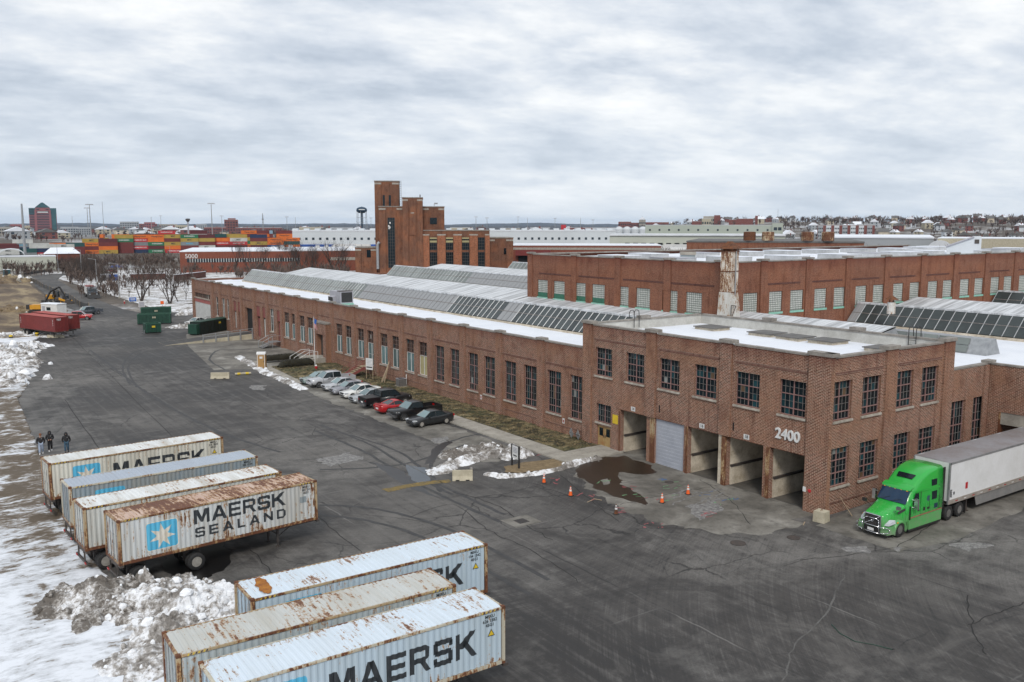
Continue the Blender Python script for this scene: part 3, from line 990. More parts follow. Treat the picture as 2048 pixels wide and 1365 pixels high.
PANES = [0]
WM = {}
def steel_window(parent, loc, rz, w_, h_, cols, rows, rails=(), y=.2, kind='ind', each=False, sill=True, glass='glass_dark', seed=0):
	"""cols: list of panes per leaf; rails: row indices with a heavy rail above"""
	key = (round(w_, 2), round(h_, 2), tuple(cols), rows, rails, kind)
	nc = sum(cols)
	mats = {'ind': ['steel_frame', 'steel_thin', 'black_int'], 'brown': ['brown_frame', 'brown_frame', 'black_int'], 'white': ['white_frame', 'white_frame', 'black_int'], 'far': ['dark_metal', 'dark_metal', 'black_int']}[kind]
	big, thin = (.036, .0085) if kind == 'ind' else (.045, .016)
	xs = [w_ * i / nc for i in range(nc + 1)]
	zs = [h_ * i / rows for i in range(rows + 1)]
	leaf = set()
	k = 0
	for c in cols[:-1]:
		k += c
		leaf.add(k)
	if key not in WM:
		m = MB()
		m.poly([(0, y + .12, 0), (w_, y + .12, 0), (w_, y + .12, h_), (0, y + .12, h_)], 2)
		e = .05
		m.box(0, y - .03, 0, e, y + .06, h_, 0); m.box(w_ - e, y - .03, 0, w_, y + .06, h_, 0)
		m.box(e, y - .03, 0, w_ - e, y + .06, e, 0); m.box(e, y - .03, h_ - e, w_ - e, y + .06, h_, 0)
		for i in range(1, nc):
			hv = i in leaf
			q = big if hv else thin
			m.box(xs[i] - q, y - (.035 if hv else .01), e, xs[i] + q, y + .05, h_ - e, 0 if hv else 1)
		for j in range(1, rows):
			hv = j in rails
			q = big * .9 if hv else thin
			m.box(e, y - (.032 if hv else .008), zs[j] - q, w_ - e, y + .045, zs[j] + q, 0 if hv else 1)
		pm = MB()
		pw, ph = w_ / nc * .5, h_ / rows * .5
		pm.box(-pw, -.004, -ph, pw, .004, ph)
		sm = MB().box(-.12, -.12, -.16, w_ + .12, y, -.002, ty=.02)
		alt = {q: pm.mesh('pane', q) for q in {glass, 'glass_teal', 'pane_pale', 'pane_board'}}
		WM[key] = (m.mesh('window', mats), alt, sm.mesh('sill', 'sill'))
	fm, pm, sm = WM[key]
	o = ob('window', fm, parent, loc, rz)
	rs = random.Random(seed)
	def pick():
		q = rs.random()
		return 0 if q < .78 or kind == 'white' else 1 if q < .965 else 2 if q < .978 else 3
	PK = [glass, 'glass_teal', 'pane_pale', 'pane_board']
	if each and PANES[0] + nc * rows <= 300:
		for i in range(nc):
			for j in range(rows):
				p = ob('pane', pm[PK[pick()]], o, ((xs[i] + xs[i + 1]) / 2, y + .03, (zs[j] + zs[j + 1]) / 2))
				p.rotation_euler = (rs.uniform(-.02, .02), 0, rs.uniform(-.02, .02))
				PANES[0] += 1
	else:
		g = MB()
		for i in range(nc):
			for j in range(rows):
				a, b, c, d = [rs.uniform(0, .014) for _ in range(4)]
				g.poly([(xs[i], y + .025 + a, zs[j]), (xs[i + 1], y + .025 + b, zs[j]), (xs[i + 1], y + .025 + c, zs[j + 1]), (xs[i], y + .025 + d, zs[j + 1])], pick())
		part('glazing', g, PK, o)
	if sill:
		ob('sill', sm, o)
	return o

def slab_part(name, parent, mats, x0, y0, z0, x1, y1, z1, **k):
	return part(name, MB().box(x0, y0, z0, x1, y1, z1, **k), mats, parent)

# ================================================================= main warehouse
brick('brick_band', (.15, .042, .028), (.085, .025, .018), (.34, .25, .2), bw=.075, bh=.22, stain=.4)
WH = thing('warehouse', 'long red brick warehouse numbered 2400 with dock bays and glazed roof monitors', 'building', (0, 0, 0))
XW, XB_ = 52.2, 52.05
YE = 192.4
H_W, H_B = 8.9, 11.2
YR = 36.5                # side wall plane
XR1, XR2 = 67.4, 73.2

ind = [(62.94, 65.09), (66.43, 68.62), (70.41, 72.6), (73.98, 76.08), (77.88, 80.01), (81.25, 83.27), (85.2, 87.2), (88.55, 90.6)]
off = [(117.0, 119.1), (113.8, 115.9), (109.9, 112.0), (106.8, 108.9), (102.9, 105.0), (99.6, 101.7), (95.8, 97.9), (92.5, 94.6)]
lft = [(137.6, 139.7), (134.4, 136.5), (131.0, 133.1), (127.8, 129.9)]
holes = []
def hole(a, b, c, d, r=.30):
	holes.append((YE - b, YE - a, c, d, r))
for a, b in ind:
	hole(a, b, 1.85, 6.0)
for i, (a, b) in enumerate(off):
	hole(a, b, 1.3 if i == 3 else 1.95, 6.0)
for a, b in lft:
	hole(a, b, 1.95, 6.0)
feats = [('red', 141.3, 143.0, 1.0), ('win', 144.5, 146.3, 2.2), ('red', 148.0, 150.0, .9), ('red', 151.2, 153.1, .7), ('red', 161.7, 163.1, 1.0), ('red', 164.2, 165.6, 1.0), ('win', 168.0, 169.7, 2.3), ('win', 171.0, 172.6, 2.3), ('win', 174.6, 176.6, 2.3)]
for k, a, b, z in feats:
	hole(a, b, z, 6.05)
hole(155.0, 159.0, 1.0, 5.3, .4)
hole(180.3, 191.4, .25, 4.9)
hole(180.3, 191.4, 5.15, 6.1)
mb = walls(MB(), 0, YE - 62.8, -.1, H_W - .15, holes)
part('wall', mb, 'brick_main', WH, loc=(XW, YE, 0), rz=WROT)
slab_part('parapet_back', WH, 'roof_tar', XW + .38, 62.82, 8.2, XW + .42, YE - .4, H_W - .15)
mb = walls(MB(), 0, 110, -.1, H_W - .15, [])
part('end_wall', mb, 'brick_main', WH, loc=(XW + 110, YE, 0), rz=math.pi)

for i, (a, b) in enumerate(ind):
	steel_window(WH, (XW, b, 1.85), WROT, b - a, 4.15, [3, 3], 6, (1, 4), kind='ind', seed=i)
for i, (a, b) in enumerate(off + lft):
	zb = 1.3 if i == 3 else 1.95
	steel_window(WH, (XW, b, 4.36), WROT, b - a, 1.64, [2, 2], 3, (), kind='brown', glass='glass_brown', sill=False, seed=i + 20)
	g = 'glass_curtain' if i == 7 else 'glass_office'
	wdw = steel_window(WH, (XW, b, zb), WROT, b - a, 4.34 - zb, [1, 1], 2 if i == 3 else 1, (), kind='white', glass='glass_office', seed=i + 40)
	if i == 7:
		for c in wdw.children:
			if c.name.startswith('glazing'):
				c.data.materials[0] = MT['glass_curtain']
for k, a, b, z in feats:
	if k == 'win':
		steel_window(WH, (XW, b, z), WROT, b - a, 6.05 - z, [1, 1], 3, (2,), kind='white', glass='glass_dark', seed=int(a))
	else:
		slab_part('infill_panel', WH, 'panel_red', XW + .12, a, 4.2, XW + .2, b, 6.05)
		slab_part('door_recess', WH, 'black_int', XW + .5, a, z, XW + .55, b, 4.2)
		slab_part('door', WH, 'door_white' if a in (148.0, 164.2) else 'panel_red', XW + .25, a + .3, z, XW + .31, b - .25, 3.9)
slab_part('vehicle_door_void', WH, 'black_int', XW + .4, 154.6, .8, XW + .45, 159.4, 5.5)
for i in range(4):
	a = 180.35 + i * 2.78
	dm = MB()
	dm.box(XW + .12, a, .25, XW + .2, a + 2.7, 4.15)
	for z in (1.2, 2.2, 3.2):
		dm.box(XW + .1, a + .1, z - .03, XW + .12, a + 2.6, z + .03)
	part('garage_door', dm, 'door_white', WH)
	slab_part('door_lintel', WH, 'panel_pink', XW + .05, a, 4.17, XW + .12, a + 2.7, 4.9)
for i in range(2):
	steel_window(WH, (XW, 180.4 + 5.5 * (i + 1), 5.15), WROT, 5.3, .95, [4, 4], 1, (), kind='brown', glass='glass_brown', seed=i)
# pilasters, coping stones and bands along the long wing
pils = [69.15, 76.5, 83.75, 91.2, 98.4, 105.6, 112.5, 119.8, 126.0, 133.5, 141.1 - 1.0, 147.0, 153.6, 160.4, 166.8, 173.4, 177.9, 191.5]
pm = MB().box(-.22, 0, -.05, .005, .95, H_W - .02).mesh('pilaster', 'brick_main')
cm = MB().box(-.32, -.12, 0, .45, 1.07, .22, tx=.02, ty=.02).mesh('pilaster_cap', 'coping')
for y in pils:
	ob('pilaster', pm, WH, (XW, y, 0))
	ob('pilaster_cap', cm, WH, (XW, y, H_W - .02))
ys = [62.85] + [p for q in pils for p in (q - .12, q + 1.07)] + [YE]
for a, b in zip(ys[::2], ys[1::2]):
	if b - a < .3:
		continue
	n_ = max(1, round((b - a) / 1.6))
	for k in range(n_):
		s0, s1 = a + (b - a) * k / n_, a + (b - a) * (k + 1) / n_
		slab_part('coping_stone', WH, 'coping', XW - .06, s0 + .006, H_W - .15, XW + .44, s1 - .006, H_W - .03 + random.uniform(0, .02))
	slab_part('brick_band', WH, 'brick_band', XW - .035, a + .12, 6.62, XW + .01, b - .12, 6.82)
	if a < 126:
		slab_part('plinth', WH, 'brick_band', XW - .03, a + .12, .78, XW + .01, b - .12, .88)

# corner block ---------------------------------------------------------------
upw = [(38.5, 40.75), (42.55, 44.85), (46.75, 49.05), (50.7, 53.0), (54.85, 57.1), (58.95, 61.2)]
docks = [(54.4, 57.75), (50.05, 53.4), (46.3, 49.6), (42.0, 45.5), (38.35, 41.4)]
YT = 62.8
holes = [(YT - b, YT - a, 6.55, 9.12, .3) for a, b in upw] + [(YT - b, YT - a, -.1, 3.9, .42) for a, b in docks]
holes += [(YT - 61.0, YT - 59.0, 2.28, 3.98, .3), (YT - 60.9, YT - 59.05, -.1, 1.98, .3)]
mb = walls(MB(), 0, YT - YR, -.1, H_B - .15, holes)
part('wall', mb, 'brick_block', WH, loc=(XB_, YT, 0), rz=WROT)
for i, (a, b) in enumerate(upw):
	steel_window(WH, (XB_, b, 6.55), WROT, b - a, 2.57, [3, 3], 5, (1, 3), each=True, seed=i + 60)
steel_window(WH, (XB_, 61.0, 2.28), WROT, 2.0, 1.7, [3, 3], 3, (), seed=99)
for k, (a, b) in enumerate(((59.06, 59.96), (59.99, 60.89))):
	d = part('door', MB().box(XB_ + .14, a, 0, XB_ + .2, b, 1.96), 'rust_door', WH)
	part('pane', MB().box(XB_ + .125, a + .2, 1.02, XB_ + .14, b - .2, 1.75), 'glass_dark', d)
	part('handle', MB().box(XB_ + .10, b - .12 if k == 0 else a + .06, .9, XB_ + .14, b - .06 if k == 0 else a + .12, 1.15), 'dark_metal', d)
# docks: dividing walls, floor, ceiling, posts
for i, (a, b) in enumerate(docks):
	if i == 1:
		rd = MB()
		for k in range(26):
			rd.box(XB_ + .16 + (k % 2) * .012, a, k * .15, XB_ + .24, b, k * .15 + .149)
		part('roller_door', rd, 'roll_door', WH)
		continue
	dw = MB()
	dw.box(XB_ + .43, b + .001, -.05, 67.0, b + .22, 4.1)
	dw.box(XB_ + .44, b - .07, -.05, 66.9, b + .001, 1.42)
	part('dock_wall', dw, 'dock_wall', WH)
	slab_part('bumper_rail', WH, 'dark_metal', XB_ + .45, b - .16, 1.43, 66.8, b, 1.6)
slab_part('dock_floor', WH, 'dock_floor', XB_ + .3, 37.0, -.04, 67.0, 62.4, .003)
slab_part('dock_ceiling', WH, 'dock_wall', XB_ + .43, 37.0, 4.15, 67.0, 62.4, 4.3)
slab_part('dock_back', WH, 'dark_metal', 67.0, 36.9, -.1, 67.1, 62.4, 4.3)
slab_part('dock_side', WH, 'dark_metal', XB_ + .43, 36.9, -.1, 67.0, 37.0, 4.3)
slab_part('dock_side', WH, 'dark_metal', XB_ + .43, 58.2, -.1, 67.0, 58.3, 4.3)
for a, b, xo in ((53.4, 54.4, -.05), (49.6, 50.05, -.05), (45.5, 46.3, -.12), (41.4, 42.0, -.05)):
	pp = MB()
	pp.box(XB_ + xo, a + .01, -.05, XB_ + .5, a + (b - a) * .55, 3.88, 0)
	pp.box(XB_ + xo + .06, a + (b - a) * .55, -.05, XB_ + .5, b - .01, 3.88, 1)
	pp.box(XB_ + xo - .05, a - .02, -.05, XB_ + xo, a + (b - a) * .35, 1.5, 0)
	part('dock_post', pp, ['rust_post', 'dock_wall'], WH)
slab_part('dock_post', WH, 'rust_post', XB_ - .03, 57.76, 0, XB_ + .4, 57.95, 3.95)
slab_part('dock_post', WH, 'rust_post', XB_ - .03, 38.24, 0, XB_ + .4, 38.34, 3.9)
for t_, yy in (('14', 56.1), ('16', 48.1), ('18', 43.6)):
	pl = slab_part('number_plate', WH, 'white_paint', XB_ - .03, yy - .26, 4.05, XB_ - .005, yy + .26, 4.42)
	ob('lettering', text_mesh(t_, .34, .0, .01, 'black_paint'), pl, (XB_ - .035, yy, 4.235), rot=(math.pi / 2, 0, WROT))
ob('house_number', text_mesh('2400', 1.08, .05, .022, 'white_paint', 1.0), WH, (XB_ - .06, 39.85, 5.08), rot=(math.pi / 2, 0, WROT))
sg = slab_part('notice', WH, 'yellow', XB_ - .03, 58.05, 2.5, XB_ - .005, 58.75, 3.3)
for y in (52.9, 54.6, 46.0, 44.9):
	slab_part('wall_slot', WH, 'black_int', XB_ - .02, y - .06, 4.5, XB_ + .001, y + .06, 5.1)
# pilasters of the block
for a, b in ((61.65, 62.82), (53.35, 54.45), (45.15, 46.25), (36.35, 38.2)):
	slab_part('pilaster', WH, 'brick_block', XB_ - .2, a, 3.95 if 40 < a < 60 else -.05, XB_ + .004, b, H_B - .02)
	slab_part('pilaster_cap', WH, 'coping', XB_ - .3, a - .12, H_B - .02, XB_ + .5, b + .12, H_B + .24, tx=.02, ty=.02)
for a, b in ((54.57, 61.53), (46.37, 53.23), (38.32, 45.03)):
	for k in range(4):
		s0, s1 = a + (b - a) * k / 4, a + (b - a) * (k + 1) / 4
		slab_part('coping_stone', WH, 'coping', XB_ - .06, s0 + .006, H_B - .15, XB_ + .44, s1 - .006, H_B - .02 + random.uniform(0, .02))
	slab_part('brick_band', WH, 'brick_band', XB_ - .03, a + .12, 9.72, XB_ + .01, b - .12, 9.95)
# side wall of the block and low side wing (normal -Y)
rx = [(52.45, 54.5), (55.75, 57.95), (59.9, 62.1), (63.25, 65.5)]
holes = [(a - XB_, b - XB_, z, z + 2.75, .3) for a, b in rx for z in (1.95, 6.65)]
mb = walls(MB(), 0, XR1 - XB_, -.1, H_B - .15, holes)
part('wall', mb, 'brick_block', WH, loc=(XB_, YR, 0), rz=0)
for i, (a, b) in enumerate(rx):
	steel_window(WH, (a, YR, 6.65), 0, b - a, 2.75, [2, 3], 5, (1, 3), each=i < 3, seed=i + 80)
	steel_window(WH, (a, YR, 1.95), 0, b - a, 2.75, [2, 3], 6, (2, 4), each=i < 2, seed=i + 90)
for a, b in ((51.9, 52.25), (58.35, 59.75), (66.1, 67.45)):
	slab_part('pilaster', WH, 'brick_block', a, YR - .14, -.05, b, YR + .004, H_B - .02)
	slab_part('pilaster_cap', WH, 'coping', a - .1, YR - .24, H_B - .02, b + .1, YR + .5, H_B + .24, tx=.02, ty=.02)
for a, b in ((52.4, 58.2), (59.9, 65.95)):
	for k in range(4):
		s0, s1 = a + (b - a) * k / 4, a + (b - a) * (k + 1) / 4
		slab_part('coping_stone', WH, 'coping', s0 + .006, YR - .06, H_B - .15, s1 - .006, YR + .44, H_B - .02 + random.uniform(0, .02))
	slab_part('brick_band', WH, 'brick_band', a + .1, YR - .03, 9.85, b - .1, YR + .01, 10.05)
slab_part('plinth', WH, 'brick_band', 52.3, YR - .03, .75, 58.3, YR + .01, .88)
# rear and left parapet of the block, roof
bp = MB()
bp.box(XR1 - .4, YR + .01, 8.0, XR1, YT, H_B - .15)
bp.box(XB_ + .4, YT - .4, 8.0, XR1 - .4, YT, H_B - .15)
part('parapet', bp, 'parapet_white', WH)
bp = MB()
bp.box(XB_ + .38, YR + .3, 10.0, XB_ + .41, YT - .4, H_B - .16)
bp.box(XB_ + .41, YR + .38, 10.0, XR1 - .4, YR + .41, H_B - .16)
part('parapet_back', bp, 'roof_tar', WH)
for k in range(14):
	s0, s1 = YR + .5 + k * 1.85, YR + .5 + (k + 1) * 1.85
	slab_part('coping_stone', WH, 'coping', XR1 - .46, s0, H_B - .15, XR1 + .06, s1 - .01, H_B - .01)
for k in range(8):
	s0, s1 = XB_ + .6 + k * 1.84, XB_ + .6 + (k + 1) * 1.84
	slab_part('coping_stone', WH, 'coping', s0, YT - .46, H_B - .15, s1 - .01, YT + .06, H_B - .01)
for yy in (44.2, 53.5):
	slab_part('pilaster_cap', WH, 'coping', XR1 - .5, yy, H_B + .0, XR1 + .16, yy + 1.2, H_B + .26)
slab_part('pilaster_cap', WH, 'coping', 58.6, YT - .5, H_B + .0, 59.9, YT + .16, H_B + .26)
part('roof', MB().grid(24, 36, lambda u, v: (XB_ + .4 + u * 14.6, YR + .4 + v * 25.5, 10.18 + .06 * fbm(u * 5, v * 7, 3) + .18 * max(0, abs(v - .5) * 2 - .75))), 'snow_roof', WH, smooth=True)
for x, y in ((64.2, 40.2), (64.6, 45.8), (64.4, 49.0), (64.6, 52.2), (64.0, 58.2)):
	rv = MB()
	rv.box(x - 1.1, y - 1.2, 10.1, x + 1.1, y + 1.2, 10.42, 0)
	rv.box(x - 1.22, y - 1.32, 10.42, x + 1.22, y + 1.32, 10.5, 1)
	part('roof_hatch', rv, ['dock_wall', 'roof_tar'], WH)
# low wing to the right of the block and the wall that comes forward
holes = [(67.65 - XR1, 69.8 - XR1, 1.6, 6.25, .3), (70.95 - XR1, 72.95 - XR1, 1.6, 6.25, .3)]
part('wall', walls(MB(), 0, XR2 - XR1, -.1, H_W - .1, holes), 'brick_block', WH, loc=(XR1, YR, 0), rz=0)
for a in (67.65, 70.95):
	steel_window(WH, (a, YR, 1.6), 0, 2.1, 4.65, [2, 3], 7, (2, 4), seed=int(a))
holes = [(1.0, 9.5, -.1, 5.0, .5)]
part('wall', walls(MB(), 0, 46, -.1, H_W - .1, holes), 'brick_block', WH, loc=(XR2, YR, 0), rz=WROT)
slab_part('dock_beam', WH, 'concrete', XR2 + .05, YR - 9.4, 4.0, XR2 + .5, YR - 1.1, 5.0)
slab_part('dock_post', WH, 'rust_post', XR2 - .03, YR - 1.12, -.05, XR2 + .48, YR - .98, 5.0)
slab_part('dock_back', WH, 'brick_dark', XR2 + 5.5, YR - 14, -.1, XR2 + 5.6, YR, 6)
slab_part('dock_side', WH, 'brick_block', XR2 + .5, YR - 1.0, -.1, XR2 + 5.5, YR - .9, 6)
for k in range(3):
	slab_part('coping_stone', WH, 'coping', XR1 + .15 + k * 1.9, YR - .06, H_W - .1, XR1 + .15 + (k + 1) * 1.9 - .01, YR + .4, H_W + .04)
for k in range(10):
	slab_part('coping_stone', WH, 'coping', XR2 - .06, YR - .05 - (k + 1) * 1.9, H_W - .1, XR2 + .4, YR - .06 - k * 1.9, H_W + .04)
slab_part('pilaster_cap', WH, 'coping', XR2 - .5, YR - .2, H_W + .04, XR2 + .6, YR + .5, H_W + .24)
slab_part('pilaster', WH, 'brick_block', XR2 - .9, YR - .12, -.05, XR2 - .2, YR + .004, H_W - .1)

# roofs ------------------------------------------------------------------------
part('roof', MB().grid(10, 140, lambda u, v: (XW + .42 + u * 7.5, 62.85 + v * 129, 8.3 + .05 * fbm(u * 3, v * 40, 5) + .12 * u)), 'snow_roof', WH, smooth=True)
mb = MB()
mb.poly([(60.1, 184, 8.32), (160, 184, 8.32), (160, 192, 8.32), (60.1, 192, 8.32)])
mb.poly([(76, 99, 8.35), (160, 99, 8.35), (160, 184, 8.35), (76, 184, 8.35)])
mb.poly([(67.5, -6, 8.35), (XR2 + .4, YR + .4, 8.35), (160, YR, 8.35), (160, -6, 8.35)][1:3] + [(160, 64, 8.35), (67.5, 64, 8.35), (67.5, YR + .4, 8.35)])
mb.poly([(XR2 + .4, -6, 8.351), (160, -6, 8.351), (160, YR, 8.351), (XR2 + .4, YR + .4, 8.351)])
part('roof', mb, 'snow_roof', WH)

PANELS = [0]
def monitor(x0, y0, y1, front=True, back=True, xcut=None, pale=None, step=1.05, each=True, z0=8.35, z1=10.75, wide=12.6):
	"""pond-truss roof monitor: glazed slope, butterfly sheet roof, glazed far slope"""
	x1, xm, x2, x3 = x0 + 2.1, x0 + 2.1 + wide / 2, x0 + 2.1 + wide, x0 + 4.2 + wide
	zm = z1 - 1.0
	if front:
		n_ = int((y1 - y0) / step)
		bars = MB()
		curb = MB().box(x0 - .15, y0, z0 - .3, x0 + .05, y1, z0 + .28)
		part('monitor_curb', curb, 'dock_wall', WH)
		slabm = {}
		for i in range(n_):
			a, b = y0 + (y1 - y0) * i / n_, y0 + (y1 - y0) * (i + 1) / n_
			kind = pale(a) if pale else 'glass_mon'
			if kind not in slabm:
				pmx = MB()
				L = b - a
				s_ = Vector((x1 - x0, 0, z1 - z0 - .3))
				nrm = Vector((-s_.z, 0, s_.x)).normalized() * .012
				for q0, q1 in ((.02, .49), (.51, .98)):
					p, q = s_ * q0, s_ * q1
					rg = [[(p.x, .03, p.z), (p.x, L - .03, p.z), (q.x, L - .03, q.z), (q.x, .03, q.z)]]
					rg.append([(c[0] + nrm.x, c[1], c[2] + nrm.z) for c in rg[0]])
					pmx.loft(rg)
				slabm[kind] = pmx.mesh('glazing_panel', kind)
			o = ob('glazing_panel', slabm[kind], WH, (x0, a, z0 + .3 + random.uniform(-.012, .012)))
			if kind != 'sheet_grey':
				p0, p1 = Vector((x0 - .02, b, z0 + .32)), Vector((x1 - .02, b, z1 + .02))
				bars.tube(p0, p1, .05, .05, 4)
		part('glazing_bars', bars, 'metal_roof' if step < 1.1 else 'metal_galv', WH)
		mid = Vector(((x0 + x1) / 2, 0, (z0 + .3 + z1) / 2))
		part('glazing_rail', MB().box(mid.x - .05, y0, mid.z - .02, mid.x + .02, y1, mid.z + .05), 'steel_thin', WH)
	tp = MB()
	rings = []
	prof = ([(x1 - .12, z1 - .06), (x1 - .12, z1 + .12), (x1 + .5, z1 + .14)] if front else []) + [(xm, zm)]
	if xcut:
		k = (xcut - xm) / (x2 - xm)
		prof += [(xcut, zm + (z1 - zm) * k)]
	else:
		prof += [(x2 - .3, z1 + .1), (x2 + .1, z1 + .14), (x2 + .1, z1)]
	for (ax, az), (bx, bz) in zip(prof, prof[1:]):
		tp.poly([(ax, y0, az), (ax, y1, az), (bx, y1, bz), (bx, y0, bz)])
	part('monitor_roof', tp, 'sheet_white', WH)
	if back and not xcut:
		part('monitor_back', MB().poly([(x2, y0, z1), (x2, y1, z1), (x3, y1, z0), (x3, y0, z0)]), 'glass_mon', WH)
	g = MB()
	for yy in (y0, y1):
		fx = [(x0 if front else xm, z0), (x1 if front else xm, z1 if front else zm), (xm, zm)]
		fx += [(xcut, zm)] if xcut else [(x2, z1), (x3, z0)]
		if xcut:
			fx += [(xcut, z0)]
		g.poly([(a, yy, b) for a, b in fx])
	part('monitor_gable', g, 'metal_grey', WH)

def pale1(y):
	if y > 128:
		return 'glass_mon_pale'
	if y > 100.5:
		return 'sheet_grey'
	if 85.5 < y < 88.5:
		return 'sheet_grey'
	return 'glass_mon'
monitor(60.1, 99, 184, pale=pale1)
monitor(60.1, 62.85, 99, pale=pale1, xcut=72.0)
monitor(60.1, 46, 64, front=False)
monitor(93.4, 99.3, 184, pale=lambda y: 'glass_mon_pale' if y > 150 else 'sheet_grey' if y > 125 else 'glass_mon_pale', step=1.3)
monitor(93.4, 8, 63.8, step=1.2, pale=lambda y: 'sheet_grey' if y > 61.5 else 'glass_mon')
monitor(126.7, 99.3, 184, pale=lambda y: 'glass_mon_pale', step=1.6)
monitor(126.7, 8, 63.8, step=1.9)
# small roof monitor with a trapezoid gable
sm = MB()
tr = [(80.5, 8.3), (81.3, 9.75), (82.2, 9.8), (83.1, 8.3)]
sm.prism(tr, 40.6, 52)
part('small_monitor', sm, 'metal_galv', WH)
d = Vector((.8, 0, 1.45))
for i in range(5):
	g = MB()
	a = 42.4 + i * 1.55
	off_ = Vector((-.05, 0, .04))
	for q0, q1 in ((.08, .5), (.54, .95)):
		p, q = Vector((80.5, 0, 8.3)) + d * q0 + off_, Vector((80.5, 0, 8.3)) + d * q1 + off_
		g.poly([(p.x, a, p.z), (p.x, a + 1.4, p.z), (q.x, a + 1.4, q.z), (q.x, a, q.z)])
	part('glazing_panel', g, 'glass_mon_pale', WH)
# porch ----------------------------------------------------------------------------
pc = MB()
XP = 51.2
pc.box(XP, 124.0, -.05, 52.2, 125.0, 5.75, 0)
pc.box(XP, 120.5, -.05, 52.2, 121.6, 5.75, 0)
pc.box(XP, 121.6, 4.1, 52.2, 124.0, 5.75, 0)
part('porch', pc, 'brick_main', WH)
slab_part('porch_cap', WH, 'coping', XP - .1, 120.4, 5.75, 52.3, 125.1, 5.95)
slab_part('porch_door', WH, 'glass_office', 51.9, 121.7, .9, 51.95, 122.6, 4.0)
slab_part('porch_door', WH, 'dark_metal', 51.9, 122.62, .9, 51.95, 123.95, 4.0)
slab_part('porch_landing', WH, 'concrete', 48.9, 120.8, -.05, 52.0, 124.8, .85)
st = MB()
for k in range(5):
	st.box(48.9 - (k + 1) * .32, 121.2, -.05, 48.9 - k * .32, 124.4, .85 - (k + 1) * .15)
part('porch_steps', st, 'concrete', WH)
for yy in (121.2, 122.8, 124.4):
	part('handrail', MB().path([(47.2, yy, 0), (47.2, yy, .95), (48.9, yy, 1.8), (50.2, yy, 1.8), (50.2, yy, .85)], .035, 6), 'white_paint', WH)
# ramp to the vehicle door
rp = MB()
rp.loft([[(52.15, 154.4, -.1), (52.15, 159.2, -.1), (52.15, 159.2, 1.0), (52.15, 154.4, 1.0)], [(37, 154.4, -.1), (37, 159.2, -.1), (37, 159.2, .02), (37, 154.4, .02)]])
ramp_o = part('ramp', rp, 'concrete_tan', WH)
part('ramp_surface', MB().poly([(52.15, 154.5, 1.006), (52.15, 159.1, 1.006), (37, 159.1, .027), (37, 154.5, .027)]), 'asphalt', ramp_o)
rl = MB()
for k in range(5):
	x = 43.2 + k * 2.15
	z = 1.0 * (x - 37) / 15
	rl.box(x - .09, 154.2, -.05, x + .09, 154.39, z + 1.0)
for dz in (.55, .95):
	rl.tube((43.2, 154.3, .41 + dz), (51.9, 154.3, .99 + dz), .04, n=6)
part('ramp_railing', rl, 'metal_galv', ramp_o)
# steps at the service doors (metal) and the red stair
st = MB()
for k in range(5):
	st.box(49.0 + k * .35, 141.2, .15 + k * .16, 49.4 + k * .35, 143.2, .2 + k * .16)
st.box(50.7, 141.2, .9, 52.15, 143.2, .98)
for yy in (141.25, 143.15):
	st.path([(49.0, yy, 0), (49.0, yy, 1.1), (50.7, yy, 1.95), (52.1, yy, 1.95)], .04)
	st.path([(50.7, yy, 0), (50.7, yy, 1.95)], .04)
part('service_steps', st, 'metal_galv', WH)
st = MB()
for k in range(6):
	st.box(48.6 + k * .34, 107.0, .18 + k * .18, 49.0 + k * .34, 108.8, .23 + k * .18, 1)
for yy in (106.95, 108.85):
	st.loft([[(48.4, yy - .04, .02), (48.4, yy + .04, .02), (48.4, yy + .04, .3), (48.4, yy - .04, .3)], [(50.6, yy - .04, .95), (50.6, yy + .04, .95), (50.6, yy + .04, 1.35), (50.6, yy - .04, 1.35)], [(52.1, yy - .04, 1.0), (52.1, yy + .04, 1.0), (52.1, yy + .04, 1.35), (52.1, yy - .04, 1.35)]], 0)
	for dz in (.55, .95):
		st.path([(48.5, yy, .25 + dz), (50.6, yy, 1.3 + dz), (52.1, yy, 1.3 + dz)], .025)
	for x in (48.5, 49.5, 50.6, 51.4):
		z = .25 + (x - 48.5) * .5 if x < 50.6 else 1.3
		st.tube((x, yy, z), (x, yy, z + .95), .022, n=5)
st.box(50.6, 107, 1.26, 52.1, 108.8, 1.32, 1)
part('entry_stair', st, ['panel_red', 'wood'], WH)
st = MB()
for k in range(4):
	st.box(50.0 + k * .35, 178.6, .2 + k * .2, 50.4 + k * .35, 180.2, .25 + k * .2)
for yy in (178.65, 180.15):
	for dz in (.5, .9):
		st.path([(50.0, yy, .2 + dz), (51.4, yy, 1.0 + dz), (52.1, yy, 1.0 + dz)], .03)
	st.tube((50.0, yy, 0), (50.0, yy, 1.1), .03)
	st.tube((51.4, yy, 0), (51.4, yy, 1.9), .03)
part('service_steps', st, 'dark_metal', WH)

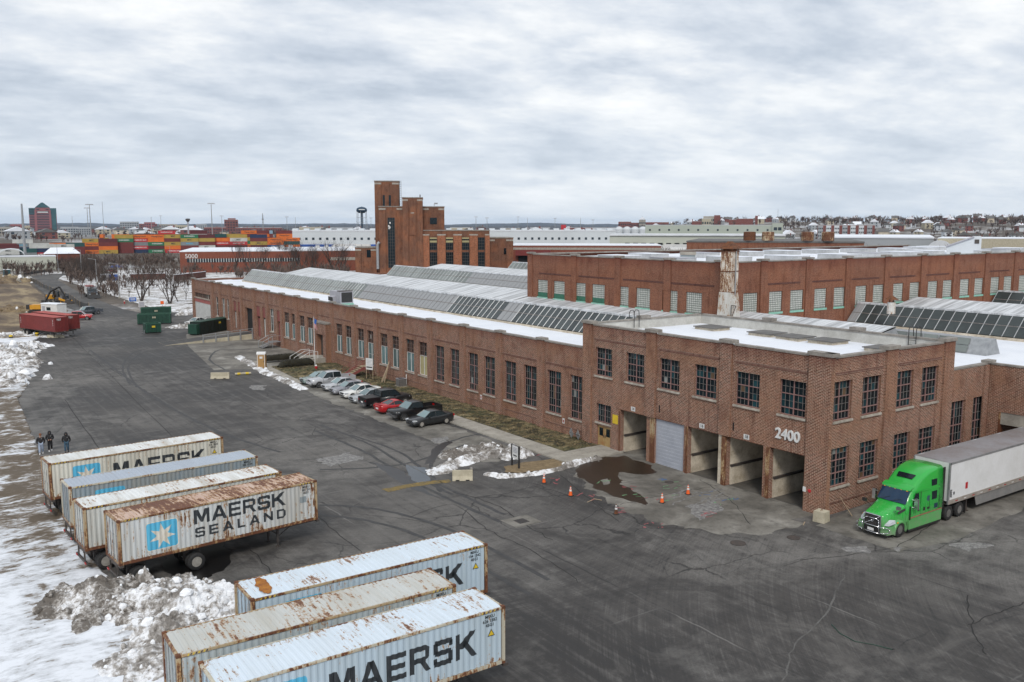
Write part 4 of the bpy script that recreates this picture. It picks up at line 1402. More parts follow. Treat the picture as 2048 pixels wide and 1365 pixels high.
# roof furniture: each its own thing
def rooftop_unit():
	t = thing('rooftop_air_conditioner', 'lilac grey boxy air conditioner standing on the long snowy wing roof', 'air conditioner', (54.3, 121.6, 8.5))
	b = MB().box(-1.0, -1.9, .25, 1.0, 1.9, 1.95)
	part('casing', b, 'unit_grey', t)
	part('intake_hood', MB().loft([[(-1.0, -.3, 1.25), (-1.0, 1.3, 1.25), (-1.0, 1.3, .5), (-1.0, -.3, .5)], [(-1.55, -.3, 1.15), (-1.55, 1.3, 1.15), (-1.4, 1.3, .5), (-1.4, -.3, .5)]]), 'unit_grey', t)
	part('grille', MB().box(-1.58, -.2, .55, -1.5, 1.2, 1.1), 'black_metal', t)
	part('coil', MB().box(-.85, -1.93, .4, .85, -1.9, 1.85), 'black_metal', t)
	part('condenser_top', MB().box(-.95, -1.85, 1.95, .95, -.6, 2.07), 'dark_metal', t)
	part('stand', MB().box(-1.05, -1.95, -.25, 1.05, 1.95, .25), 'turquoise', t)
rooftop_unit()

def roof_ladder(loc, rz, label):
	t = thing('roof_ladder', label, 'ladder', loc, rz)
	for s in (-.32, .32):
		part('rail', MB().path([(s, -.35, -.9), (s, -.35, .75), (s * .9, -.2, 1.0), (s * .9, .1, 1.05), (s, .3, .9), (s, .35, .1), (s, .35, -.6)], .035, 6), 'black_metal', t)
	for z in (-.8, -.45, -.1):
		part('rung', MB().tube((-.32, -.35, z), (.32, -.35, z), .02, n=5), 'black_metal', t)
roof_ladder((58.0, 62.6, 11.0), math.pi, 'black hooped ladder on the corner block roof beside the glazed monitor')
roof_ladder((67.2, 39.6, 11.0), -math.pi / 2, 'black hooped ladder over the rear parapet near the small trapezoid skylight')
# ================================================================= shipping containers on chassis
CL, CW, CHH = 12.19, 2.44, 2.59
PER, DEP = .278, .036
def prof(x):
	t = (x % PER) / PER
	if t < .25: return 0.0
	if t < .5: return DEP * (t - .25) / .25
	if t < .75: return DEP
	return DEP * (1 - (t - .75) / .25)

def breaks(x0, x1):
	xs = [x0]
	k = math.ceil(x0 / (PER / 4) + 1e-6)
	while k * PER / 4 < x1 - 1e-6:
		xs.append(k * PER / 4)
		k += 1
	return xs + [x1]

def clipx(poly, x0, x1):
	for s, lim in ((1, x0), (-1, x1)):
		out = []
		for i in range(len(poly)):
			a, b = poly[i], poly[(i + 1) % len(poly)]
			da, db = s * (a[0] - lim), s * (b[0] - lim)
			if da >= 0: out.append(a)
			if (da > 0 > db) or (da < 0 < db):
				t = da / (da - db)
				out.append((lim, a[1] + (b[1] - a[1]) * t))
		poly = out
		if len(poly) < 3:
			return []
	return poly

def paint_on(mb, polys, off, mi=0):
	"""lay convex (x, z) polygons onto the corrugated side, following its folds"""
	for p in polys:
		a, b = min(q[0] for q in p), max(q[0] for q in p)
		br = breaks(a, b)
		for x0, x1 in zip(br, br[1:]):
			c = clipx(p, x0, x1)
			if c:
				e = 1e-5
				mb.poly([(x, .02 + prof(min(max(x, x0 + e), x1 - e)) - off, z) for x, z in c], mi)

Q = lambda a, b, c, d: [(a, b), (c, b), (c, d), (a, d)]
LET = {
 'M': (1.16, [Q(0, 0, .23, 1), Q(.93, 0, 1.16, 1), [(.23, 1), (.23, .62), (.49, .12), (.58, .12), (.58, .5), (.32, 1)], [(.93, 1), (.84, 1), (.58, .5), (.58, .12), (.67, .12), (.93, .62)]]),
 'A': (1.16, [[(0, 0), (.26, 0), (.70, 1), (.44, 1)], [(.90, 0), (1.16, 0), (.72, 1), (.46, 1)], [(.28, .2), (.88, .2), (.80, .4), (.36, .4)]]),
 'E': (.95, [Q(0, 0, .23, 1), Q(.23, 0, .95, .2), Q(.23, .4, .9, .6), Q(.23, .8, .95, 1)]),
 'R': (1.04, [Q(0, 0, .23, 1), Q(.23, .8, .82, 1), [(.78, .44), (.98, .52), (1.0, .88), (.82, 1), (.78, 1)], Q(.23, .36, .80, .56), [(.52, .37), (.78, .37), (1.06, 0), (.80, 0)]]),
 'S': (1.0, [Q(.1, .8, .96, 1), Q(0, .5, .23, .9), Q(.1, .4, .9, .6), Q(.77, .1, 1, .5), Q(.04, 0, .9, .2), Q(0, .12, .2, .32), Q(.8, .7, 1, .9)]),
 'K': (1.1, [Q(0, 0, .23, 1), [(.23, .40), (.46, .40), (1.08, 1), (.78, 1), (.23, .62)], [(.36, .56), (.52, .72), (1.14, 0), (.84, 0)]]),
 'L': (.85, [Q(0, 0, .23, 1), Q(.23, 0, .85, .2)]),
 'N': (1.04, [Q(0, 0, .22, 1), Q(.82, 0, 1.04, 1), [(.22, 1), (.16, .72), (.82, 0), (.9, .28)]]),
 'D': (1.02, [Q(0, 0, .22, 1), Q(.22, .8, .8, 1), Q(.22, 0, .8, .2), [(.78, 0), (1.02, .25), (1.02, .75), (.78, 1)]]),
}
# clean up concave outlines
LET['M'] = (1.16, [Q(0, 0, .23, 1), Q(.93, 0, 1.16, 1), [(.2, 1), (.2, .66), (.50, .1), (.58, .1), (.58, .46), (.34, 1)], [(.96, 1), (.82, 1), (.58, .46), (.58, .1), (.66, .1), (.96, .66)]])

def word(s, x, z, h_, x1):
	tot = sum(LET[c][0] for c in s)
	n_ = len(s) - 1
	k = h_
	gap = ((x1 - x) / k - tot) / n_
	if gap < .12:
		kx = (x1 - x) / (tot + .14 * n_)
		gap, k2 = .14, kx
	else:
		k2 = k
	out = []
	for c in s:
		w_, ps = LET[c]
		for p in ps:
			out.append([(x + a * k2, z + b * h_) for a, b in p])
		x += (w_ + gap) * k2
	return out

def rsquare(x0, z0, x1, z1, r):
	c = []
	for cx_, cz_, a0 in ((x1 - r, z0 + r, -90), (x1 - r, z1 - r, 0), (x0 + r, z1 - r, 90), (x0 + r, z0 + r, 180)):
		for k in range(4):
			a = R(a0 + k * 30)
			c.append((cx_ + r * math.cos(a), cz_ + r * math.sin(a)))
	return [c]

def star(cx_, cz_, r):
	out, n_ = [], 7
	core = []
	for k in range(n_):
		a = R(96 + k * 360 / n_)
		al, ar = a - math.pi / n_, a + math.pi / n_
		q = r * .42
		L, Rr = (cx_ + q * math.cos(al), cz_ + q * math.sin(al)), (cx_ + q * math.cos(ar), cz_ + q * math.sin(ar))
		core.append(L)
		out.append([L, Rr, (cx_ + r * math.cos(a), cz_ + r * math.sin(a))][::1])
	return out + [core]

CM = {}
def side_mesh(mat):
	k = ('s', mat)
	if k not in CM:
		m = MB()
		br = breaks(.2, 11.99)
		for a, b in zip(br, br[1:]):
			e = 1e-5
			m.poly([(a, .02 + prof(a + e), .18), (b, .02 + prof(b - e), .18), (b, .02 + prof(b - e), 2.44), (a, .02 + prof(a + e), 2.44)])
		CM[k] = m.mesh('side_panel', mat)
	return CM[k]

def roof_mesh(mat, seed):
	k = ('r', mat)
	if k not in CM:
		m = MB()
		xs = [.12]
		while xs[-1] < 12.0:
			xs += [xs[-1] + .12, xs[-1] + .15, xs[-1] + .23, xs[-1] + .26]
		zz = [0, 0, .022, .022]
		xs = [x for x in xs if x < 12.07] + [12.07]
		for i, (a, b) in enumerate(zip(xs, xs[1:])):
			za = .022 if i % 4 in (2, 3) else 0
			zb = .022 if (i + 1) % 4 in (2, 3) else 0
			for y0, y1 in ((.08, 1.22), (1.22, 2.36)):
				s0, s1 = (.0 if y0 < 1 else .03), (.03 if y0 < 1 else 0)
				m.poly([(a, y0, 2.545 + za + s0), (b, y0, 2.545 + zb + s0), (b, y1, 2.545 + zb + s1), (a, y1, 2.545 + za + s1)])
		CM[k] = m.mesh('roof_panel', mat)
	return CM[k]

def frame_mesh(mat):
	k = ('f', mat)
	if k not in CM:
		m = MB()
		for x in (0, CL - .16):
			for y in (0, CW - .16):
				m.box(x, y, .118, x + .16, y + .16, CHH - .118)
		for y in (0, CW - .06):
			m.box(.178, y, .012, CL - .178, y + .06, .17)
			m.box(.178, y, CHH - .12, CL - .178, y + .06, CHH - .02)
		for x in (0.01, CL - .13):
			m.box(x, .162, .02, x + .12, CW - .162, .15)
			m.box(x, .162, CHH - .13, x + .12, CW - .162, CHH - .03)
		CM[k] = m.mesh('frame', mat)
		c = MB()
		for x in (-.006, CL - .172):
			for y in (-.006, CW - .172):
				for z in (0, CHH - .118):
					c.box(x, y, z, x + .178, y + .178, z + .12)
		CM[('c', mat)] = c.mesh('corner_castings', 'rust')
	return CM[k]

def container(name, label, x, y, th, zb, side, roof, frame, layout=None, code=None, group=None, ends='c_pale', tilt=0, stripes=True):
	t = thing(name, label, 'container', (x, y, zb), 0, group)
	t.rotation_euler = (0, -tilt, th)
	ob('frame', frame_mesh(frame), t)
	ob('corner_castings', CM[('c', frame)], t)
	near = ob('side_panel', side_mesh(side), t)
	far = ob('side_panel', side_mesh(side), t, (CL, CW, 0), rz=math.pi)
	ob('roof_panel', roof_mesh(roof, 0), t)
	part('floor', MB().box(.2, .06, .1, 12, CW - .06, .17), 'dark_metal', t)
	# doors at the left end with ribs and locking bars, plain ribbed front end
	for k in range(2):
		m = MB()
		a = .17 + k * 1.055
		br = []
		for q in range(3):
			yy = a + .03 + q * .34
			m.box(.05, yy, .17, .10, yy + .2, CHH - .15)
		m.box(.08, a, .16, .11, a + 1.04, CHH - .14)
		d = part('door', m, ends, t)
		for q in (.25, .78):
			b = MB().tube((.02, a + q, .14), (.02, a + q, CHH - .12), .022, n=6)
			for z in (.35, 1.0, 1.6, 2.2):
				b.box(.0, a + q - .06, z, .05, a + q + .06, z + .07)
			part('locking_bar', b, 'metal_galv', d)
	m = MB()
	for q in range(8):
		yy = .18 + q * .262
		m.box(CL - .1, yy, .16, CL - .03, yy + .16, CHH - .14)
	m.box(CL - .12, .16, .15, CL - .1, CW - .16, CHH - .13)
	part('front_end', m, ends, t)
	if stripes:
		for x0 in (.4, 11.0):
			m = MB()
			for k in range(8):
				m.poly([(x0 + k * .1, -.003, CHH - .11), (x0 + k * .1 + .05, -.003, CHH - .11), (x0 + k * .1 + .09, -.003, CHH - .03), (x0 + k * .1 + .04, -.003, CHH - .03)], k % 2)
			part('hazard_stripes', m, ['yellow', 'black_paint'], t)
	if layout == 'big':
		m = MB()
		paint_on(m, rsquare(1.5, .48, 3.3, 2.12, .16), .004)
		lg = part('logo', m, 'maersk_blue', near)
		m = MB()
		paint_on(m, star(2.4, 1.3, .76), .008)
		part('logo_star', m, 'star_white', near)
		m = MB()
		paint_on(m, word('MAERSK', 4.15, .78, 1.12, 10.75), .005)
		part('lettering', m, 'maersk_black', near)
	elif layout == 'sealand':
		m = MB()
		paint_on(m, rsquare(1.5, .42, 3.33, 2.1, .16), .0025)
		part('logo_border', m, 'star_white', near)
		m = MB()
		paint_on(m, rsquare(1.55, .47, 3.28, 2.05, .14), .0045)
		part('logo', m, 'maersk_blue', near)
		m = MB()
		paint_on(m, star(2.42, 1.22, .76), .008)
		part('logo_star', m, 'star_white', near)
		m = MB()
		paint_on(m, word('MAERSK', 4.25, 1.42, .86, 10.0), .005)
		part('lettering', m, 'maersk_black', near)
		m = MB()
		paint_on(m, word('SEALAND', 4.3, .62, .58, 10.0), .005)
		part('lettering', m, 'maersk_black', near)
		m = MB()
		paint_on(m, [Q(11.0, 1.3, 11.42, 1.7)], .006)
		part('repair_patch', m, 'c_steel', near)
	elif layout == 'half':
		m = MB()
		paint_on(m, rsquare(1.5, .48, 3.3, 2.12, .16), .004)
		part('logo', m, 'maersk_blue', near)
	if code:
		for k, s in enumerate(code):
			ob('code', text_mesh(s, .19, 0, .004, 'black_paint', 1.0), t, (11.42, .012, 2.3 - k * .19), rot=(math.pi / 2, 0, 0))
	if layout in ('big', 'tri'):
		m = MB()
		m.poly([(11.3, .012, 1.42), (11.66, .012, 1.42), (11.48, .012, 1.74)], 1)
		m.poly([(11.345, .006, 1.45), (11.615, .006, 1.45), (11.48, .006, 1.68)], 0)
		part('warning_triangle', m, ['yellow', 'black_paint'], near)
	return t

WHM = {}
def wheel_meshes(r, wd, key, rimmat='rim', rr=.58, n=20):
	if key not in WHM:
		t = MB().lathe([(r * rr, -wd / 2), (r * .9, -wd / 2), (r, -wd / 2 + .04), (r, wd / 2 - .04), (r * .9, wd / 2), (r * rr, wd / 2)], n, 0, 'y', cap=False)
		q = r * rr
		m = MB().lathe([(q, -wd / 2 + .01), (q * .96, -wd / 2 + .05), (q * .55, -wd / 2 + .10), (q * .45, -wd / 2 + .03), (.01, -wd / 2 + .02)], n, 0, 'y')
		m.lathe([(q, wd / 2 - .01), (q * .96, wd / 2 - .05), (q * .55, wd / 2 - .10), (q * .45, wd / 2 - .03), (.01, wd / 2 - .02)], n, 0, 'y')
		for i in range(8):
			a = i * math.pi / 4
			for s in (-1, 1):
				m.tube((q * .72 * math.cos(a), s * (wd / 2 - .09), q * .72 * math.sin(a)), (q * .72 * math.cos(a), s * (wd / 2 - .06), q * .72 * math.sin(a)), q * .10, n=6, mi=1)
		WHM[key] = (t.mesh('wheel', 'rubber', True), m.mesh('rim', [rimmat, 'black_metal']))
	return WHM[key]

def wheel(parent, loc, r, wd, key, **k):
	a, b = wheel_meshes(r, wd, key, **k)
	o = ob('wheel', a, parent, loc)
	ob('rim', b, o)
	return o

def chassis(label, x, y, th, zb, axles=(1.0, 2.3), legs=9.6, group='chassis under the stored containers'):
	t = thing('container_chassis', label, 'trailer', (x, y, 0), th, group)
	m = MB()
	for yy in (.75, 1.59):
		m.box(.05, yy, zb - .32, 12.3, yy + .1, zb - .015)
	for xx in (.05, 1.6, 3.2, 4.8, 6.4, 8, 9.6, 11.2):
		m.box(xx, .85, zb - .25, xx + .09, 1.59, zb - .1)
	for xx in (.03, 12.1):
		m.box(xx, .0, zb - .14, xx + .22, 2.44, zb - .01)
	part('frame', m, 'dark_metal', t)
	m = MB().box(.02, .05, .5, .12, 2.39, .64)
	for yy in (.5, 1.85):
		m.box(.02, yy, .6, .1, yy + .08, zb - .1)
	part('bumper', m, 'dark_metal', t)
	part('tail_light', MB().box(-.02, .12, .52, .02, .4, .62), 'tail_red', t)
	part('tail_light', MB().box(-.02, 2.05, .52, .02, 2.33, .62), 'tail_red', t)
	for a in axles:
		part('axle', MB().tube((a + .1, .15, .5), (a + .1, 2.29, .5), .07), 'dark_metal', t)
		part('spring_hanger', MB().box(a - .4, .78, .5, a + .6, .9, zb - .3).box(a - .4, 1.54, .5, a + .6, 1.66, zb - .3), 'dark_metal', t)
		for yy in (.14, 2.3):
			wheel(t, (a + .1, yy, .52), .52, .28, 'trailer')
		for yy in (.46, 1.98):
			wheel(t, (a + .1, yy, .52), .52, .26, 'trailer')
	for yy in (.5, 1.85):
		part('landing_leg', MB().box(legs, yy, .3, legs + .12, yy + .12, zb - .05).box(legs - .06, yy - .06, 0, legs + .18, yy + .18, .04).box(legs + .03, yy + .03, .02, legs + .09, yy + .09, .3), 'dark_metal', t)
	part('leg_brace', MB().tube((legs + .06, .55, .8), (legs + .06, 1.9, .8), .03).tube((legs, .56, .6), (legs + 1.2, .8, zb - .2), .03), 'dark_metal', t)
	part('gooseneck', MB().box(10.2, .9, zb - .2, 12.25, 1.54, zb - .06), 'dark_metal', t)
	return t

GC = 'white and blue grey containers parked in two rows'
S = [  # fitted to the photograph
 (7.89, 66.5, .077, 'c_cream', 'c_cream_roof', 'c_frame', 'big', ['MSKU', '216 7833', '45G1'], 'cream container with a black word and blue star square, behind the slate blue container', 'c_cream', (1.0, 2.3)),
 (8.10, 59.6, .055, 'c_steel', 'c_steel_roof', 'c_frame2', 'half', ['MSKU', '203 1129'], 'slate blue grey container with the cleanest roof, beside the cream lettered container', 'c_steel', (1.0, 2.3)),
 (8.08, 54.6, .076, 'c_pale', 'c_pale_roof', 'c_frame', None, None, 'pale container with white roof and two brown roof stains, beside the rust roofed container', 'c_pale', (1.0, 2.3)),
 (9.21, 51.1, .098, 'c_rusty', 'c_rusty_roof', 'c_frame', 'sealand', ['MSKU', '807 24', '4251'], 'rust streaked container with red brown roof, two lettered words and a blue star square', 'c_rusty', (1.0, 4.2)),
 (11.81, 36.7, -.014, 'c_blue', 'c_blue_roof', 'c_frame', 'big', ['MSKU', '154 1342', '45G1'], 'light blue container with one big orange rust patch on its roof end', 'c_blue', (1.0, 2.3)),
 (7.79, 33.3, -.024, 'c_greyblue', 'c_tan_roof', 'c_frame', 'tri', ['MSKU', '102'], 'grey container with rust flecked roof and brown end, between two light blue containers', 'c_greyblue', (1.0, 2.3)),
 (8.33, 29.95, -.006, 'c_blue', 'c_blue_roof', 'c_frame2', 'big', ['MSKU', '626 1582', '45G1'], 'light blue container with big black lettering and pale roof, foremost of its row of three', 'c_blue', (1.0, 2.3)),
]
for i, (x, y, th, sd_, rf, fr, lay, code, lab, ends, ax) in enumerate(S):
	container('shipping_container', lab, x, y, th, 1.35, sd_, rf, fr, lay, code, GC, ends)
	chassis('dark skeletal container chassis with dual wheels under ' + lab.split(',')[0].split(' with')[0] + (' with the rust flecked roof' if 'grey container with rust' in lab else ''), x, y, th, 1.35, ax)
# the orange roof patch and brown roof bands
m = MB().poly([(.95 + .28 * math.cos(a) * (1 + .5 * mnoise.noise(Vector((math.cos(a) * 3, math.sin(a) * 3, 1)))) + .1 * math.sin(a), 1.22 + 1.02 * math.sin(a), 2.606) for a in [k * .157 for k in range(40)]])
plain('rust_orange', (.42, .17, .02), .9, c2=(.17, .05, .015), scale=2.5)
for o in [o for o in bpy.data.objects if o.get('label') == S[4][8]]:
	part('rust_patch', m, 'rust_orange', o)

# two red containers on chassis by the snow bank
a, b = gp(40, 656, 1.25), gp(126, 667, 1.25)
th = math.atan2(b.y - a.y, b.x - a.x)
for k, (dx, dy, lab) in enumerate(((0, 0, 'dark red container with white end lettering beside the low snow bank'), (2.4, 3.2, 'dark red container half hidden behind another red one, next to the red pickup'))):
	t = container('shipping_container', lab, a.x + dx, a.y + dy, th, 1.25, 'cont_red', 'cont_red_roof', 'cont_red', None, None, 'red containers at the snow bank', 'cont_red', stripes=False)
	ob('code', text_mesh('TEX', .45, 0, .012, 'white_paint'), t, (CL + .01, .75, 2.15), rot=(math.pi / 2, 0, math.pi / 2))
	ob('code', text_mesh('TEXU 482 731', .2, 0, .006, 'white_paint'), t, (.45, .01, 1.5), rot=(math.pi / 2, math.pi / 2, 0))
	ob('code', text_mesh('TEXU 482 731', .2, 0, .006, 'white_paint'), t, (11.5, .01, 1.6), rot=(math.pi / 2, math.pi / 2, 0))
	chassis('dark chassis under ' + ('the red container beside the snow bank' if k == 0 else 'the half hidden red container'), a.x + dx, a.y + dy, th, 1.25, (1.0, 2.3), 10.6, 'chassis under red containers')

# ================================================================= cars
def ring(x, zl, zt, w, r=.1, tuck=.9):
	return [(x, -w * tuck, zl), (x, -w, zl + .18), (x, -w, (zl + zt) / 2), (x, -w * .97, zt - r), (x, -w * .88, zt), (x, 0, zt + .02),
			(x, w * .88, zt), (x, w * .97, zt - r), (x, w, (zl + zt) / 2), (x, w, zl + .18), (x, w * tuck, zl)]

def greenhouse(t, paint, base, roof, wb, wr, zb, zr, split, shield='glass_shield', rearglass=True):
	"""base/roof: (front x, rear x) at belt line and roof; split: list of pillar x at mid height"""
	(bf, br), (rf, rr) = base, roof
	k = .03
	part('windshield', MB().poly([(bf, wb - .06, zb), (bf, -wb + .06, zb), (rf, -wr + .04, zr - .05), (rf, wr - .04, zr - .05)]), shield, t)
	part('rear_window', MB().poly([(br, wb - .06, zb), (rr, wr - .04, zr - .05), (rr, -wr + .04, zr - .05), (br, -wb + .06, zb)]), 'glass_car', t)
	for s in (-1, 1):
		xs = [(bf - .08, rf - .05)] + [(p, p) for p in split] + [(br + .08, rr + .05)]
		for (a0, a1), (b0, b1) in zip(xs, xs[1:]):
			part('side_window', MB().poly([(a0 - .03, s * wb, zb), (b0 + .03, s * wb, zb), (b1 + .03, s * wr, zr - .06), (a1 - .03, s * wr, zr - .06)]), 'glass_car', t)
	for s in (-1, 1):
		for a, b, q in [(bf, rf, .035), (br, rr, .05)] + [(p, p, .035) for p in split]:
			part('pillar', MB().tube((a, s * (wb - .02), zb - .02), (b, s * (wr - .01), zr - .04), q, n=5), paint, t)
	m = MB()
	rings = []
	for u, dz in ((0, -.05), (.12, -.005), (.5, .03), (.88, -.005), (1, -.05)):
		x = rf + (rr - rf) * u
		rings.append([(x, -wr - .01, zr + dz - .05), (x, -wr * .8, zr + dz + .01), (x, 0, zr + dz + .03), (x, wr * .8, zr + dz + .01), (x, wr + .01, zr + dz - .05)])
	m.loft(rings, 0, cap=False, close=False)
	part('roof', m, paint, t, smooth=True)
	# inner shell so that nothing is hollow
	part('cabin', MB().loft([[(bf - .1, -wb + .1, zb - .1), (bf - .1, wb - .1, zb - .1), (br + .1, wb - .1, zb - .1), (br + .1, -wb + .1, zb - .1)], [(rf - .06, -wr + .08, zr - .1), (rf - .06, wr - .08, zr - .1), (rr + .06, wr - .08, zr - .1), (rr + .06, -wr + .08, zr - .1)]]), 'black_int', t)

def details(t, L, w, zf, zr_, paint, wb_f, wb_r, r, key, seams=(), rim='rim', belt=.9, low=.32, trim=False, grille='black_metal'):
	f, b = L / 2, -L / 2
	for s in (-1, 1):
		part('headlight', MB().loft([[(f - .05, s * w * .52, zf - .06), (f - .05, s * w * .9, zf - .04), (f - .07, s * w * .9, zf + .08), (f - .08, s * w * .52, zf + .06)], [(f - .42, s * w * .62, zf - .02), (f - .42, s * (w * .985), zf), (f - .42, s * (w * .975), zf + .1), (f - .36, s * w * .62, zf + .1)]]), 'headlight', t, fix=True)
		part('tail_light', MB().box(b - .02, s * w * .72 - .16, zr_ - .1, b + .12, s * w * .72 + .16, zr_ + .08), 'tail_red', t)
		m = MB()
		m.loft([[(wb_f * .0 + .55, s * (w - .02), belt + .02), (.55, s * (w + .18), belt), (.55, s * (w + .18), belt + .16), (.55, s * (w - .02), belt + .12)], [(.72, s * (w - .02), belt + .02), (.70, s * (w + .14), belt + .02), (.70, s * (w + .14), belt + .14), (.72, s * (w - .02), belt + .1)]])
		part('mirror', m, paint, t)
		sm = MB()
		for x in seams:
			sm.box(x - .012, s * (w + .002) - .006, low + .1, x + .012, s * (w + .002) + .006, belt)
		if seams:
			part('door_seams', sm, 'black_metal', t)
			hd = MB()
			for x in seams[:-1]:
				hd.box(x - .75, s * (w + .015) - .012, belt - .16, x - .55, s * (w + .015) + .012, belt - .12)
			part('door_handles', hd, 'chrome' if trim else paint, t)
		for x in (wb_f, wb_r):
			part('wheel_arch', MB().lathe([(.0, s * (w - .06)), (r * 1.13, s * (w - .06)), (r * 1.13, s * (w + .004)), (.0, s * (w + .004))], 18, 0, 'y', (x, 0, r)), 'black_metal', t)
			wheel(t, (x, s * (w - .10), r), r, .24, key, rimmat=rim, rr=.66)
	part('grille', MB().box(f - .10, -w * .45, zf - .12, f + .012, w * .45, zf + .06), grille, t)
	part('lower_grille', MB().box(f - .16, -w * .6, low, f + .006, w * .6, low + .14), 'black_metal', t)
	part('number_plate', MB().box(b - .025, -.26, zr_ - .3, b + .1, .26, zr_ - .14), 'white_paint', t)
	part('emblem', MB().box(f - .02, -.07, zf - .03, f + .022, .07, zf + .03), 'chrome', t)

def sedan(label, paint, loc, rz, L=4.85, w=.92, h=1.45, coupe=False, group=None, rim='rim'):
	t = thing('parked_car', label, 'car', loc, rz, group)
	f, b = L / 2, -L / 2
	m = MB()
	k = 1.0 if not coupe else .97
	m.loft([ring(f, .34, .60, w * .70), ring(f - .1, .24, .70, w * .88), ring(f - .35, .2, .76, w * .96), ring(f - .9, .2, .84 * k, w), ring(f - 1.45, .2, .92 * k, w), ring(0, .2, .94 * k, w), ring(b + 1.3, .2, .97, w), ring(b + .9, .2, 1.0, w * .99), ring(b + .35, .22, 1.01, w * .95), ring(b + .08, .3, .98, w * .88), ring(b, .38, .88, w * .8)])
	part('body', m, paint, t, smooth=True, fix=True)
	if coupe:
		greenhouse(t, paint, (f - 1.75, b + .75), (f - 2.35, b + 1.75), w * .9, w * .68, .93, h - .06, [-.75])
	else:
		greenhouse(t, paint, (f - 1.35, b + .72), (f - 2.15, b + 1.55), w * .9, w * .68, .93, h, [-.25])
	details(t, L, w, .66, .84, paint, f - .95, b + 1.0, .33, 'car_' + rim, (f - 1.45, -.28, -1.25) if not coupe else (f - 1.5, -.55), rim)
	if coupe:
		part('spoiler', MB().box(b + .02, -w * .8, 1.0, b + .3, w * .8, 1.06), paint, t)
		part('stripe_light', MB().box(b - .02, -.5, .8, b + .05, .5, .86), 'tail_red', t)
	return t

def pickup(label, paint, loc, rz, L=5.8, w=.99, h=1.88, crew=True, group=None, rim='chrome', bed='black_metal', tonneau=False, name='pickup_truck'):
	t = thing(name, label, 'pickup truck', loc, rz, group)
	f, b = L / 2, -L / 2
	bl = 1.75 if crew else 2.1            # bed length
	m = MB()
	m.loft([ring(f, .5, .95, w * .86, .06), ring(f - .1, .42, 1.08, w * .96, .08), ring(f - .5, .4, 1.14, w, .1), ring(f - 1.35, .4, 1.18, w, .1), ring(f - 1.5, .4, 1.2, w, .1), ring(b + bl + .02, .4, 1.22, w, .1)])
	part('body', m, paint, t, smooth=True, fix=True)
	m = MB()
	m.box(b, -w, .55, b + bl, -w + .09, 1.22)
	m.box(b, w - .09, .55, b + bl, w, 1.22)
	m.box(b, -w + .09, .55, b + .08, w - .09, 1.2)
	m.box(b + .08, -w + .09, .55, b + bl, w - .09, .72)
	m.box(b + bl - .06, -w + .09, .72, b + bl, w - .09, 1.24)
	part('bed', m, paint, t)
	part('bed_liner', MB().box(b + .09, -w + .1, .725, b + bl - .07, w - .1, .74) if not tonneau else MB().box(b + .02, -w + .03, 1.22, b + bl, w - .03, 1.27), bed, t)
	part('tailgate', MB().box(b - .02, -w * .82, .66, b, w * .82, 1.16), paint, t)
	part('bumper', MB().box(b - .16, -w * .95, .45, b - .02, w * .95, .62), 'chrome', t)
	part('front_bumper', MB().box(f - .12, -w * .97, .45, f + .07, w * .97, .68), 'chrome', t)
	rr = b + bl + .1
	greenhouse(t, paint, (f - 1.4, rr), (f - 2.1, rr + .12), w * .93, w * .76, 1.2, h, [(f - 2.9 + .05)] if crew else [])
	details(t, L, w, .92, .98, paint, f - .95, b + 1.15, .40, 'pick_' + rim, (f - 1.5, f - 2.75, rr + .02) if crew else (f - 1.5, rr + .02), rim, 1.16, .5, True)
	return t

GP = 'vehicles parked nose to tail along the kerb'
C0 = 43.9
CF = [  # facing -X unless noted
 ('sedan', 'car_char', 'dark charcoal saloon car parked at the dock end of the row', (C0 - .0, 77.4), math.pi, {}),
 ('pickup', 'car_black', 'black single cab pickup truck with chrome wheels between red coupe and charcoal saloon', (C0 + .3, 81.1), math.pi, dict(crew=False, L=5.6, h=1.8)),
 ('sedan', 'car_red', 'red coupe with rear spoiler parked tail outwards between two black pickups', (C0 + .2, 84.9), 0, dict(coupe=True, h=1.4)),
 ('pickup', 'car_black', 'black crew cab pickup truck with flat bed cover, parked tail outwards', (C0 + .6, 88.4), 0, dict(tonneau=True, h=1.92)),
 ('sedan', 'car_silver2', 'silver car mostly hidden behind the black crew cab pickup', (C0 + .3, 91.7), math.pi, {}),
 ('sedan', 'car_white', 'white saloon car with dark windows parked beside a grey one', (C0 + .6, 94.9), math.pi, {}),
 ('sedan', 'car_grey', 'mid grey saloon car squeezed between the white and light silver saloons', (C0 + .5, 97.7), math.pi, {}),
 ('sedan', 'car_silver', 'light silver saloon car parked next to the silver pickup', (C0 + .7, 100.5), math.pi, {}),
 ('pickup', 'car_silver', 'bright silver crew cab pickup truck with open bed', (C0 + .7, 103.6), math.pi, dict(crew=True)),
 ('sedan', 'car_sage', 'sage green grey saloon car at the lawn end of the row', (C0 + .3, 106.4), math.pi, {}),
]
for k, pnt, lab, (x, y), rz, kw in CF:
	rz += random.uniform(-.03, .03)
	(sedan if k == 'sedan' else pickup)(lab, pnt, (x, y, 0), rz, group=GP, **kw)
sedan('white saloon car parked by the white garage doors', 'car_white', (50.2, 183.6, 0), math.pi + .5, group=None)
p = gp(155, 641)
pickup('red pickup truck parked at the end of the red containers', 'car_red', (p.x + .2, p.y + .6, 0), R(-20), crew=True)
p = gp(176, 631)
pickup('dark slate pickup truck parked behind the red pickup', 'car_slate', (p.x + .4, p.y + 1.5, 0), R(-160), crew=True)
